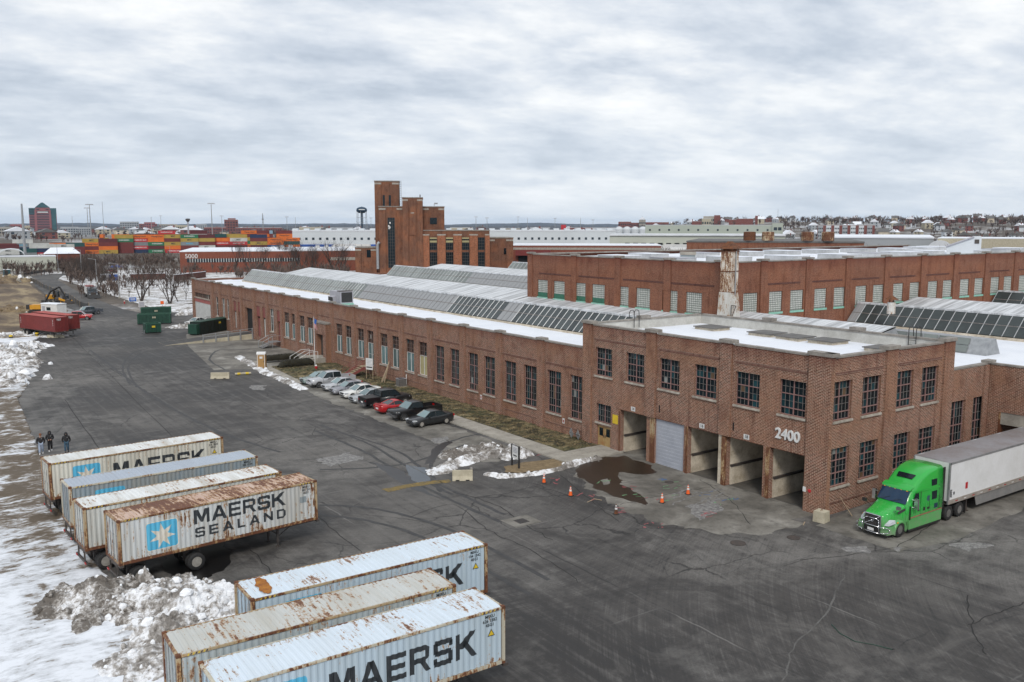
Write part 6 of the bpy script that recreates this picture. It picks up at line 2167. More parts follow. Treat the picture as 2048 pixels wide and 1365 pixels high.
hedge('dark clipped hedge behind the portable toilet on the far side of the path', 43.6, 49.5, 123.9 + 2.6, 1.2, .95, 2)

def flagpole():
	t = thing('flagpole', 'slim white flagpole with limp flag on the lawn by the porch', 'flagpole', (47.8, 116.5, .2))
	part('pole', MB().tube((0, 0, 0), (0, 0, 7.1), .055, .035, 8), 'white_paint', t)
	part('finial', MB().lathe([(0, 7.1), (.07, 7.15), (.07, 7.2), (0, 7.26)], 8), 'chrome', t)
	f = MB()
	f.grid(8, 10, lambda u, v: (.04 + .42 * u + .05 * math.sin(v * 6 + u * 3), .1 * math.sin(u * 7 + v * 2), 7.0 - v * 1.35 - u * .35))
	fl = part('flag', f, 'white_paint', t, smooth=True)
	m2 = MB()
	for k in range(4):
		m2.grid(8, 2, lambda u, v: (.04 + .42 * u + .05 * math.sin((.5 + k * .13 + v * .07) * 6 + u * 3), .1 * math.sin(u * 7 + (.5 + k * .13 + v * .07) * 2) - .012, 7.0 - (.5 + k * .13 + v * .07) * 1.35 - u * .35))
	part('stripes', m2, 'red_paint', fl)
	m3 = MB().grid(6, 5, lambda u, v: (.04 + .38 * u + .05 * math.sin(v * .48 * 6 + u * .9 * 3), .1 * math.sin(u * .9 * 7 + v * .96) - .012, 7.0 - v * .48 * 1.35 - u * .9 * .35))
	part('canton', m3, 'blue_sign', fl)
flagpole()

def hydrant(loc, label, mat='red_paint', top='white_paint'):
	t = thing('fire_hydrant', label, 'hydrant', loc)
	part('barrel', MB().lathe([(.17, 0), (.17, .05), (.12, .07), (.12, .55), (.16, .57), (.16, .62)], 12), mat, t)
	part('bonnet', MB().lathe([(.15, .62), (.13, .70), (.06, .78), (.03, .84), (0, .84)], 12), top, t)
	part('nozzle', MB().tube((-.24, 0, .45), (.24, 0, .45), .06, n=8).tube((0, -.22, .42), (0, 0, .42), .075, n=8), mat, t)
hydrant((47.3, 114.9, .15), 'red fire hydrant with white cap beside the flagpole')
p = gp(249, 608); hydrant((p.x, p.y, 0), 'small red hydrant in the snow beside the blue sign')

def ac_unit():
	t = thing('condenser_unit', 'square dark grey air conditioner condenser on the lawn against the brick wall', 'air conditioner', (51.3, 97.6, .1))
	part('casing', MB().box(-.48, -.48, .08, .48, .48, 1.0), 'dark_metal', t)
	for k in range(9):
		part('louvre', MB().box(-.495, -.46, .14 + k * .09, -.478, .46, .18 + k * .09).box(-.46, -.495, .14 + k * .09, .46, -.478, .18 + k * .09), 'trailer_skirt', t)
	part('fan_guard', MB().lathe([(.40, 1.0), (.40, 1.03), (.12, 1.06), (0, 1.06)], 16), 'black_metal', t)
	part('top_rim', MB().box(-.5, -.5, .97, .5, -.42, 1.02).box(-.5, .42, .97, .5, .5, 1.02).box(-.5, -.42, .97, -.42, .42, 1.02).box(.42, -.42, .97, .5, .42, 1.02), 'unit_grey', t)
	part('pad', MB().box(-.6, -.6, -.05, .6, .6, .08), 'concrete', t)
	part('pipe', MB().tube((.6, -.3, .2), (.6, -.3, 1.5), .05), 'white_paint', t)
ac_unit()

def board_sign():
	t = thing('banner_sign', 'white notice board on wooden legs standing against the brick wall by the stair', 'sign', (50.3, 104.4, .12), R(-70))
	part('board', MB().box(-.62, -.03, 1.25, .62, .02, 2.75), 'white_paint', t)
	for k in range(5):
		part('text_line', MB().box(-.45 + .1 * (k % 2), -.036, 2.5 - k * .17, .45 - .08 * (k % 3), -.03, 2.55 - k * .17), 'unit_grey', t)
	part('text_band', MB().box(-.5, -.036, 1.5, .5, -.03, 1.66), 'black_paint', t)
	for s in (-.58, .58):
		part('leg', MB().tube((s, .0, 0), (s, .03, 2.7), .05, n=6), 'wood', t)
		part('brace', MB().tube((s, .9, 0), (s, .05, 1.9), .04, n=6), 'wood', t)
board_sign()
t = thing('timber_stack', 'loose bundle of weathered wooden poles leaning on the brick wall', 'poles', (51.0, 101.6, .1))
for k, (dx, dy, ex) in enumerate(((-.5, -.3, .75), (-.4, .1, .8), (-.3, -.6, .82), (.1, .4, .85))):
	part('pole', MB().tube((dx, dy, 0), (ex, .1 + .05 * k, 2.3 + .1 * k), .05, .04, 6), 'wood', t)

def vent_fans():
	t = thing('folded_sign_panels', 'two pale metal diamond panels leaning on the wall by the rusty door', 'panel', (51.6, 63.6, .1))
	for k, yy in enumerate((-.55, .45)):
		part('panel', MB().loft([[(-.15, yy - .45, .5), (0, yy, .02), (.05, yy + .45, .5), (-.02, yy + .05, 1.0)], [(-.11, yy - .45, .5), (.04, yy, .02), (.09, yy + .45, .5), (.02, yy + .05, 1.0)]]), 'metal_galv', t)
	part('bar', MB().tube((-.1, -1.0, .52), (.05, .9, .52), .03, n=5), 'dark_metal', t)
vent_fans()
for k, (a, z) in enumerate(((66.0, 1.1), (80.6, 1.1))):
	t = thing('wall_notice', ('small pale notice plate on the brick wall next to the diamond panels' if k == 0 else 'small pale notice plate low on the brick wall between two tall dark windows'), 'sign', (XW - .03, a, z))
	part('plate', MB().box(0, -.16, 0, .02, .16, .5), 'white_paint', t)
	part('print', MB().box(-.006, -.1, .1, 0, .1, .36), 'panel_pink', t)
t = thing('wall_board', 'blank white board fixed beside the curtained office window', 'sign', (XW - .03, 91.75 + .1, 1.55))
part('board', MB().box(-.14, -.4, 0, -.12, .4, 1.0), 'white_paint', t)
part('bracket', MB().box(-.12, -.3, .2, .02, .3, .25).box(-.12, -.3, .75, .02, .3, .8), 'metal_galv', t)
t = thing('wall_alarm_boxes', 'small red and white fire alarm boxes by the last dock opening', 'alarm', (XB_ - .14, 37.7, 1.55))  # fire alarm bell and its switch box, no lamp here
part('bell', MB().lathe([(.0, -.1), (.13, -.08), (.15, -.02), (.12, 0)], 12, 0, 'x'), 'red_paint', t)
part('switch_box', MB().box(-.08, .3, -.15, 0, .55, .2), 'white_paint', t)

# manholes and grates
def cover(loc, r, label, square=False):
	t = thing('drain_grate' if square else 'manhole_cover', label, 'drain', loc)
	if square:
		part('frame', MB().box(-r, -r, 0, r, r, .008), 'dark_metal', t)
		for k in range(7):
			part('bar', MB().box(-r * .9, -r * .9 + k * r * .29, .008, r * .9, -r * .9 + k * r * .29 + r * .1, .02), 'black_metal', t)
		part('surround', MB().box(-r * 2.6, -r * 2.2, -.004, r * 2.6, r * 2.2, .003), 'apron', t)
	else:
		part('ring', MB().lathe([(r, 0), (r, .014), (r * .9, .014), (r * .9, .004)], 24), 'dark_metal', t)
		part('lid', MB().lathe([(r * .88, .0), (r * .88, .01), (0, .011)], 24), 'dark_metal', t)
for q, r, lab, sq in (((1476, 1087), .5, 'large round manhole cover with cracked ring on the dark asphalt', False), ((1587, 1076), .42, 'round iron grate nearer the brick corner', False), ((1043, 1043), .42, 'square drain grate in a pale concrete patch before the cones', True), ((1338, 1000 - 35), .35, 'small round cover between the dock cones', False)):
	p = gp(*q)
	cover((p.x, p.y, .014), r, lab, sq)
t = thing('garden_hose', 'thin green rope lying in a curve on the dark yard', 'rope', (0, 0, 0))
P_ = [gp(*q) for q in ((1663, 1250), (1680, 1268), (1710, 1284), (1745, 1290), (1785, 1300))]
part('rope', MB().path([(p.x, p.y, .02) for p in P_], .022, 5), 'dumpster', t)
part('end', MB().tube((P_[-1].x, P_[-1].y, .02), (P_[-1].x + .1, P_[-1].y, .02), .035, n=6), 'black_metal', t)
for q, a in (((1608, 1048), .5), ((1660, 1005), 1.2), ((1195, 1000), 2.0), ((1180, 1003), .3)):
	p = gp(*q)
	o = solo('wood_scrap', MB().box(-.35, -.03, 0, .35, .03, .03, tx=.02), 'wood', 'small loose splinter of pale wood lying on the pavement by the docks', 'wood', (p.x, p.y, .012), a, 'wood scraps')

# dumpsters and compactor
def dumpster(label, a, b, dpt, h_, mat, sticker=True, slope=False, group='green waste containers'):
	"""a: near left bottom, b: near right bottom on the ground"""
	d = Vector((b.x - a.x, b.y - a.y, 0))
	L = d.length
	th = math.atan2(d.y, d.x)
	t = thing('dumpster', label, 'dumpster', (a.x, a.y, 0), th, group)
	part('side', MB().box(0, 0, .2, L, .08, h_), mat, t)
	part('side', MB().box(0, dpt - .08, .2, L, dpt, h_), mat, t)
	part('end', MB().box(0, .08, .2, .08, dpt - .08, h_), mat, t)
	part('end', MB().box(L - .08, .08, .2, L, dpt - .08, h_), mat, t)
	part('floor', MB().box(.08, .08, .2, L - .08, dpt - .08, .3), 'rust', t)
	part('load', MB().grid(10, 6, lambda u, v: (.09 + u * (L - .18), .09 + v * (dpt - .18), h_ * .72 + .25 * mnoise.noise(Vector((u * 4, v * 3, L))))), 'rust', t)
	part('top_rail', MB().box(-.03, -.03, h_, L + .03, .1, h_ + .1).box(-.03, dpt - .1, h_, L + .03, dpt + .03, h_ + .1).box(-.03, .1, h_, .1, dpt - .1, h_ + .1).box(L - .1, .1, h_, L + .03, dpt - .1, h_ + .1), 'dumpster_rim', t)
	n_ = max(3, int(L / .65))
	for k in range(n_):
		x = .1 + (L - .3) * k / (n_ - 1)
		part('rib', MB().box(x, -.1, .2, x + .12, .0, h_), 'dumpster_rim' if k in (0, n_ - 1) else mat, t)
	part('skid', MB().box(0, .2, 0, L, .35, .2).box(0, dpt - .35, 0, L, dpt - .2, .2), 'black_metal', t)
	if sticker:
		part('sticker', MB().box(L * .5 - .3, -.09, h_ * .62, L * .5 + .3, -.075, h_ * .62 + .35), 'yellow' if slope else 'concrete_tan', t)
	if slope:
		part('side_frame', MB().path([(-.3, -.1, .1), (-.3, -.1, .7), (-.3, dpt * .5, .1), (-.3, -.1, .1)], .05), 'metal_galv', t)
dumpster('long dark green open dumpster with dirty load, middle one of three', gp(275, 650), gp(342, 648), 2.3, 2.0, 'dumpster')
dumpster('long dark green dumpster behind the middle one, towards the snow', gp(282, 636), gp(343, 634), 2.3, 2.0, 'dumpster')
dumpster('small square green dumpster with yellow sticker and triangular side frame', gp(292, 668), gp(323, 666), 2.4, 1.75, 'dumpster', slope=True)
def compactor():
	a, b = gp(399, 671), gp(478, 657)
	d = Vector((b.x - a.x, b.y - a.y, 0)); L = d.length
	t = thing('compactor_container', 'long black green closed compactor box with yellow label beside the ramp', 'dumpster', (a.x, a.y, 0), math.atan2(d.y, d.x))
	part('box', MB().box(.3, 0, .15, L, 2.3, 2.35), 'compactor', t)
	part('lid', MB().box(.3, 0, 2.35, L, 2.3, 2.42), 'dumpster', t)
	part('end_ram', MB().box(-.5, .2, .2, .3, 2.1, 2.0), 'dumpster', t)
	for k in range(12):
		x = .4 + (L - .6) * k / 11
		part('rib', MB().box(x, -.06, .2, x + .09, 0, 2.3), 'compactor', t)
	part('label_plate', MB().box(L * .5 - .3, -.08, 1.6, L * .5 + .3, -.062, 1.95), 'yellow', t)
	part('skid', MB().box(0, .2, 0, L, .4, .15).box(0, 1.9, 0, L, 2.1, .15), 'black_metal', t)
compactor()
# ================================================================= snow piles
def pile(label, pts, wd, h_, mat, seed, chunks=60, chunk=(.12, .45), cmat=None, group='ploughed snow piles', res=.22, name='snow_pile'):
	"""ridge of ploughed snow along ground points"""
	P = [Vector((p[0], p[1], 0)) for p in pts]
	c = sum(P, Vector()) / len(P)
	t = thing(name, label, 'snow pile', (c.x, c.y, 0), 0, group)
	x0, x1 = min(p.x for p in P) - wd, max(p.x for p in P) + wd
	y0, y1 = min(p.y for p in P) - wd, max(p.y for p in P) + wd
	def dist(q):
		best, bt = 1e9, 0
		segs = list(zip(P, P[1:])) or [(P[0], P[0])]
		for i, (a, b) in enumerate(segs):
			ab = b - a
			k = 0 if ab.length < 1e-6 else max(0, min(1, (q - a).dot(ab) / ab.length_squared))
			d = (a + ab * k - q).length
			if d < best: best = d
		return best
	def hgt(x, y):
		d = dist(Vector((x, y, 0)))
		n1 = fbm(x * .7, y * .7, seed, 3)
		e = 1 - d / (wd * (.82 + .45 * n1))
		if e <= 0: return -.06
		base = h_ * (e ** .75) * (.75 + .5 * fbm(x * .55 + 9, y * .55, seed + 3, 3))
		v = mnoise.voronoi(Vector((x * 1.7, y * 1.7, seed)))[0]
		rough = (v[1] - v[0]) * .28 + .14 * fbm(x * 3, y * 3, seed + 7, 3)
		return max(-.05, base + rough * min(1, e * 3) * min(1, h_))
	nx, ny = max(6, int((x1 - x0) / res)), max(6, int((y1 - y0) / res))
	m = MB()
	m.grid(nx, ny, lambda u, v: (x0 + (x1 - x0) * u - c.x, y0 + (y1 - y0) * v - c.y, hgt(x0 + (x1 - x0) * u, y0 + (y1 - y0) * v)))
	keep = [f for f in range(len(m.f)) if any(m.v[i].z > -.045 for i in m.f[f])]
	m.f = [m.f[f] for f in keep]; m.m = [0] * len(m.f)
	part('mound', m, mat, t)
	rs = random.Random(seed)
	if chunks:
		k_ = MB()
		n_ = 0
		while n_ < chunks:
			a = rs.choice(P)
			x, y = rs.uniform(x0, x1), rs.uniform(y0, y1)
			z = hgt(x, y)
			n_ += 1
			if z < .08 and rs.random() < .95: continue
			r = rs.uniform(*chunk) * (rs.random() ** .7 + .25)
			ax = [r * rs.uniform(.6, 1.4) for _ in range(3)]
			rings = []
			ph = rs.uniform(0, 6)
			for zz, rr in ((-.6, .55), (-.1, 1), (.45, .8), (.75, .35)):
				rings.append([(x - c.x + ax[0] * rr * math.cos(ph + i * 1.047) * rs.uniform(.75, 1.15), y - c.y + ax[1] * rr * math.sin(ph + i * 1.047) * rs.uniform(.75, 1.15), max(z, 0) + ax[2] * zz + rs.uniform(-.1, .1) * r) for i in range(6)])
			k_.loft(rings, rs.choice((0, 0, 0, 0, 1)))
		o = part('snow_lumps', k_, [cmat or mat, 'snow_clean'], t)
		o['kind'] = 'stuff'
	return t

pp = lambda *q: [tuple(gp(*a).xy) for a in q]
pile('big brown grey heap of dirty ploughed snow below the rust streaked container', pp((150, 1205), (240, 1190), (215, 1225)), 2.6, 1.15, 'snow_dirty', 11, 260, (.05, .2), 'snow_dirty', res=.13)
pile('big white chunky heap of ploughed snow between the two container rows', pp((300, 1215), (350, 1190), (410, 1210), (330, 1265), (400, 1245)), 2.5, 1.25, 'snow_pile', 12, 420, (.05, .27), 'snow_pile', res=.13)
pile('low white ice rubble beside the end of the rust flecked grey container', pp((250, 1330), (300, 1300), (310, 1345)), 1.8, .5, 'snow_pile', 13, 160, (.05, .2), res=.13)
pile('narrow upright snow stack against the chassis of the rust streaked container', pp((292, 1172), (300, 1178)), .75, .95, 'snow_pile', 14, 40, (.08, .25), res=.12)
pile('ploughed snow ridge along the field edge opposite the red containers', pp((18, 715), (40, 700), (60, 695)), 3.6, 1.3, 'snow_pile', 15, 110, (.2, .7), res=.4)
pile('long ploughed snow ridge between the field and the yard slabs', pp((5, 770), (25, 745), (35, 730), (45, 725)), 3.4, 1.2, 'snow_pile', 16, 120, (.2, .7), res=.4)
pile('snow bank under the wheels of the red containers', pp((15, 672), (60, 668), (110, 672)), 3.0, .7, 'snow_pile', 17, 60, (.2, .6), res=.4)
pile('snow drift on the pavement beside the short tan barrier', pp((875, 945), (915, 928), (960, 915), (1000, 905)), 1.15, .5, 'snow_pile', 18, 60, (.08, .25))
pile('grey topped snow drift behind the white drift, towards the parked charcoal saloon', pp((900, 912), (950, 900), (985, 897)), 1.3, .6, 'snow_dirty', 19, 40, (.08, .25))
pile('rounded white snow mound behind the direction sign', pp((1030, 912), (1035, 908)), 1.7, 1.0, 'snow_pile', 20, 30, (.1, .3), res=.15)
pile('curving kerb ridge of lumpy snow around the direction sign', pp((975, 950), (1000, 955), (1040, 952), (1080, 948), (1120, 940), (1150, 928), (1195, 918)), .5, .36, 'snow_pile', 21, 90, (.08, .26), res=.12)
pile('broken snow crust along the kerb near the portable toilet', pp((480, 715), (530, 745), (580, 765), (605, 778)), .9, .35, 'snow_pile', 22, 90, (.08, .28))
pile('small snow heap beside the white garage doors', pp((365, 630), (378, 628)), 2.0, 1.2, 'snow_pile', 23, 20, (.15, .4), res=.3)
pile('dirty snow and rubble between the small dumpster and the compactor', pp((350, 655), (385, 655)), 2.2, .5, 'snow_pile', 24, 40, (.15, .5), res=.3)
# dead grass island under the sign
blob([(1010, 935), (1050, 925), (1090, 922), (1150, 912), (1200, 905), (1215, 912), (1160, 928), (1100, 940), (1040, 948), (1005, 945)], .05, 'grass_island', 'straw', .2, 6, 5)

# rubble and dirt heaps at the building site
pile('brown dirt heap at the construction site beside the excavator', pp((20, 622), (45, 622)), 4.5, 1.6, 'dirt', 25, 40, (.2, .6), 'dirt', 'site spoil heaps', .5, 'dirt_heap')
pile('pale rubble heap on the building site near the small blue cabin', pp((20, 562), (10, 565)), 9, 2.4, 'dirt', 26, 60, (.4, 1.2), 'concrete', 'site spoil heaps', 1.0, 'dirt_heap')
for o in bpy.data.objects:
	if o.name.startswith('dirt_heap'):
		o['category'] = 'dirt heap'

# ================================================================= bare trees
def branch(m, p, d, r, L, depth, rs, spread=.6, kids_=3, sides=5, up=.18):
	q = p + d * L
	mid = p + d * L * .5 + Vector((rs.uniform(-.06, .06), rs.uniform(-.06, .06), 0)) * L
	r1 = r * .68
	m.tube(p, mid, r, r * .85, sides, 0, False)
	m.tube(mid, q, r * .85, r1, sides, 0, False)
	if depth == 0:
		return
	for k in range(kids_ + (1 if rs.random() < .4 else 0)):
		a = rs.uniform(0, 6.283)
		o = Vector((math.cos(a), math.sin(a), rs.uniform(-.1, .6)))
		nd = (d + o * spread * rs.uniform(.6, 1.25) + Vector((0, 0, up))).normalized()
		s = rs.uniform(.55, 1.0)
		st = p + d * L * rs.uniform(.55, 1.0) if k else q
		branch(m, st, nd, r1 * rs.uniform(.6, .9), L * rs.uniform(.62, .86), depth - 1, rs, spread, kids_, 4 if depth > 2 else 3, up)

def tree_proto(seed, stems, L, depth, r, kids_, spread=.6, twig=None):
	rs = random.Random(seed)
	tr, cr = MB(), MB()
	for s in range(stems):
		a = rs.uniform(0, 6.28)
		d = Vector((math.cos(a) * (.42 if stems > 1 else .08), math.sin(a) * (.42 if stems > 1 else .08), 1)).normalized()
		p = Vector((math.cos(a) * .15 * (stems > 1), math.sin(a) * .15 * (stems > 1), -.1))
		tl = L * rs.uniform(.8, 1.15)
		tr.tube(p, p + d * tl, r, r * .7, 7, 0, False)
		q = p + d * tl
		for k in range(kids_ + 1):
			a2 = rs.uniform(0, 6.28)
			nd = (d + Vector((math.cos(a2), math.sin(a2), .25)) * spread).normalized()
			branch(cr, p + d * tl * rs.uniform(.6, 1.0), nd, r * .55, tl * .72, depth, rs, spread, kids_)
	mt = 'bark'
	return tr.mesh('trunk', mt), cr.mesh('crown', mt)

TP = [tree_proto(1, 1, 3.0, 4, .15, 3, .5), tree_proto(2, 5, 3.2, 4, .12, 2, .5), tree_proto(3, 6, 3.0, 4, .10, 2, .55), tree_proto(4, 1, 2.8, 4, .12, 3, .55), tree_proto(5, 4, 1.8, 4, .06, 2, .6)]
def tree(k, loc, s, rz, label, group=None, name='bare_tree', cat='tree'):
	t = thing(name, label, cat, loc, rz, group)
	t.scale = (s, s, s)
	a, b = TP[k]
	ob('trunk', a, t)
	ob('crown', b, t)
	return t
TL = [((283, 602), 1, 1.15, 'spreading multi stemmed bare tree behind the blue sign'), ((258, 596), 3, .8, 'slender bare tree between the lamp post and the spreading tree'), ((298, 592), 0, .95, 'bare tree with dense twigs behind the spreading multi stemmed tree'), ((340, 607), 2, 1.15, 'wide many stemmed bare tree in front of the warehouse end wall'), ((358, 604), 4, 1.2, 'low forked bare tree close to the warehouse corner'), ((372, 600), 3, .8, 'thin bare tree touching the warehouse corner')]
for q, k, s, lab in TL:
	p = gp(*q)
	tree(k, (p.x, p.y, 0), s * 1.12, k * 1.3, lab)
# shrubs beside the service road
rs = random.Random(21)
for i in range(26):
	x = rs.uniform(105, 200)
	y = 553 + (x - 105) * .30 - rs.uniform(0, 20)
	p = gp(x, y)
	tree(rs.choice((2, 4, 1)), (p.x + 3, p.y, 0), rs.uniform(.6, 1.0), rs.uniform(0, 6), 'leafless brown shrub in the thicket along the service road bend', 'thicket shrubs along the service road', 'bare_shrub', 'shrub')
# tree rows in front of the low brick building
for i in range(16):
	x = rs.uniform(462, 690)
	p = gp(x, rs.uniform(540, 552))
	tree(rs.choice((0, 1, 2, 3)), (p.x, p.y, 0), rs.uniform(1.1, 1.7), rs.uniform(0, 6), 'leafless tree in the row before the low brick building with ribbon windows', 'trees before the low brick building', )
for i in range(6):
	p = gp(390 + i * 13 + rs.uniform(-4, 4), 536 + rs.uniform(0, 6))
	tree(rs.choice((2, 4)), (p.x, p.y, 0), rs.uniform(.8, 1.1), rs.uniform(0, 6), 'dense leafless shrub against the end of the low brick building', 'shrubs at the low brick building', 'bare_shrub', 'shrub')
p = gp(812, 548); tree(1, (p.x, p.y, 0), 1.1, 0, 'leafless tree standing in front of the brick power house')

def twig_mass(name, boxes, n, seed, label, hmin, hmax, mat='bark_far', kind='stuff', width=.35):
	"""far wood that reads as one mass: fans of thin branches"""
	rs = random.Random(seed)
	m = MB()
	tot = sum(b[4] for b in boxes)
	for x0, x1, d0, d1, wgt, zb in boxes:
		for i in range(int(n * wgt / tot)):
			px_, d = rs.uniform(x0, x1), rs.uniform(d0, d1)
			p = at(px_, HZ, d)
			p.z = zb(px_, d) if callable(zb) else zb
			h_ = rs.uniform(hmin, hmax) * rs.choice((.45, .7, 1, 1, 1.25))
			w_ = width * rs.uniform(.6, 1.3)
			m.tube(p, p + Vector((rs.uniform(-.3, .3), rs.uniform(-.3, .3), h_ * .5)), w_, w_ * .6, 3, 0, False)
			for k in range(13):
				a = rs.uniform(0, 6.28)
				s = p + Vector((0, 0, h_ * rs.uniform(.25, .55)))
				e = s + Vector((math.cos(a) * h_ * rs.uniform(.15, .45), math.sin(a) * h_ * rs.uniform(.15, .45), h_ * rs.uniform(.2, .55)))
				o = Vector((-math.sin(a), math.cos(a), rs.uniform(-.4, .4))) * w_ * rs.uniform(.8, 2.2)
				m.poly([s - o * .4, s + o * .4, e + o, e - o * .2])
				e2 = e + Vector((rs.uniform(-.2, .2), rs.uniform(-.2, .2), rs.uniform(.0, .25))) * h_
				m.poly([e - o * .5, e + o * .5, e2])
	o = struct(name, m, mat, kind=kind)
	return o
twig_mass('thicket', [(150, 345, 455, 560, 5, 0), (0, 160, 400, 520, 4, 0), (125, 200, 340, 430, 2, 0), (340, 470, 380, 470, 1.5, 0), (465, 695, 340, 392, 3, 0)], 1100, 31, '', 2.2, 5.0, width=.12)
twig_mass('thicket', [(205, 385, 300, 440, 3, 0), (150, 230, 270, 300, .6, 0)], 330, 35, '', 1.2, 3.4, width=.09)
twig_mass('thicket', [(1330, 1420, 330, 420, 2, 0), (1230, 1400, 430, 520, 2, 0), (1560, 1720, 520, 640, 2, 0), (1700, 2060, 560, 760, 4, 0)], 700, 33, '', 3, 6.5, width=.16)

# ================================================================= construction site and service road
def excavator(loc, rz, label, boom):
	t = thing('excavator', label, 'excavator', loc, rz)
	for s in (-1, 1):
		tr = MB()
		tr.prism([(-1.9, .15), (-2.1, .45), (-1.8, .85), (1.8, .85), (2.1, .45), (1.9, .15), (1.6, 0), (-1.6, 0)], s * 1.15 - .3, s * 1.15 + .3)
		part('track', tr, 'black_metal', t)
	part('turntable', MB().lathe([(.7, .8), (.7, 1.0), (0, 1.0)], 16), 'dark_metal', t)
	part('house', MB().box(-2.2, -1.2, 1.0, .6, 1.2, 2.0, tx=.06, ty=.04), 'excav_yellow', t)
	part('counterweight', MB().box(-2.5, -1.22, 1.0, -1.7, 1.22, 2.05, tx=.05, ty=.05), 'black_metal', t)
	c = part('cab', MB().box(.3, .2, 1.0, 1.7, 1.2, 2.95, tx=.08, ty=.05), 'black_metal', t)
	part('cab_window', MB().box(1.58, .28, 1.7, 1.7, 1.12, 2.8).box(.45, 1.16, 1.7, 1.45, 1.21, 2.8), 'glass_car', c)
	b = MB()
	for (p, q), w_ in zip(zip(boom, boom[1:]), (.28, .24, .2)):
		b.tube((p[0], -.2, p[1]), (q[0], -.2, q[1]), w_, w_ * .8, 4)
	part('boom', b, 'black_metal', t)
	e = boom[-1]
	part('bucket', MB().prism([(e[0], e[1]), (e[0] + .5, e[1] - .2), (e[0] + .55, e[1] - .8), (e[0] - .1, e[1] - 1.0), (e[0] - .5, e[1] - .7)], -.75, .35), 'dark_metal', t)
	part('hydraulic_ram', MB().tube((1.3, -.2, 1.5), ((boom[0][0] + boom[1][0]) / 2, -.2, (boom[0][1] + boom[1][1]) / 2 - .2), .09, n=6), 'chrome', t)
	return t
p = gp(75, 627); excavator((p.x + .5, p.y, 0), R(-25), 'black and yellow excavator with raised arched boom beside the white site shed', [(.8, 1.6), (2.6, 5.0), (4.6, 6.0), (6.0, 3.2)])
p = gp(110, 607); excavator((p.x, p.y + 3, 0), R(-80), 'yellow excavator facing the yard, boom lowered, behind the white site shed', [(.8, 1.6), (2.2, 3.4), (3.6, 3.0), (4.2, 1.6)])
def skid():
	p = gp(132, 608)
	t = thing('skid_steer', 'small yellow and black skid steer loader beside the black silt fence', 'loader', (p.x, p.y, 0), R(-55))
	part('body', MB().box(-1.3, -.7, .35, 1.0, .7, 1.2), 'black_metal', t)
	for s in (-1, 1):
		part('arm', MB().loft([[(-1.4, s * .8 - .1, 1.0), (-1.4, s * .8 + .1, 1.0), (-1.4, s * .8 + .1, 1.6), (-1.4, s * .8 - .1, 1.6)], [(1.4, s * .8 - .1, .5), (1.4, s * .8 + .1, .5), (1.4, s * .8 + .1, .8), (1.4, s * .8 - .1, .8)]]), 'excav_yellow', t)
		for x in (-.7, .65):
			wheel(t, (x, s * .82, .38), .38, .3, 'skid', rimmat='excav_yellow')
	part('cab', MB().box(-.6, -.5, 1.2, .6, .5, 2.1, tx=.08, ty=.04), 'black_metal', t)
	part('cab_window', MB().box(.5, -.4, 1.3, .58, .4, 2.0), 'glass_car', t)
	part('bucket', MB().prism([(1.3, .1), (2.0, .05), (1.6, .75), (1.3, .75)], -.95, .95), 'dark_metal', t)
skid()
def shed():
	a, b = gp(83, 632), gp(115, 634)
	t = thing('site_shed', 'small white site shed with snowy roof and dark window behind the red containers', 'shed', (a.x, a.y, 0), math.atan2(b.y - a.y, b.x - a.x))
	L = (b - a).length
	part('wall', MB().box(0, 0, .15, L, 2.4, 2.7), 'white_paint', t)
	part('roof', MB().box(-.1, -.1, 2.7, L + .1, 2.5, 2.85, ty=.3), 'snow_roof', t)
	part('window', MB().box(L * .35, -.04, 1.3, L * .6, 0, 2.0), 'glass_dark', t)
	part('door', MB().box(L * .08, -.04, .2, L * .25, 0, 2.2), 'unit_grey', t)
	part('skid', MB().box(0, .2, 0, L, .4, .15).box(0, 2.0, 0, L, 2.2, .15), 'dark_metal', t)
shed()
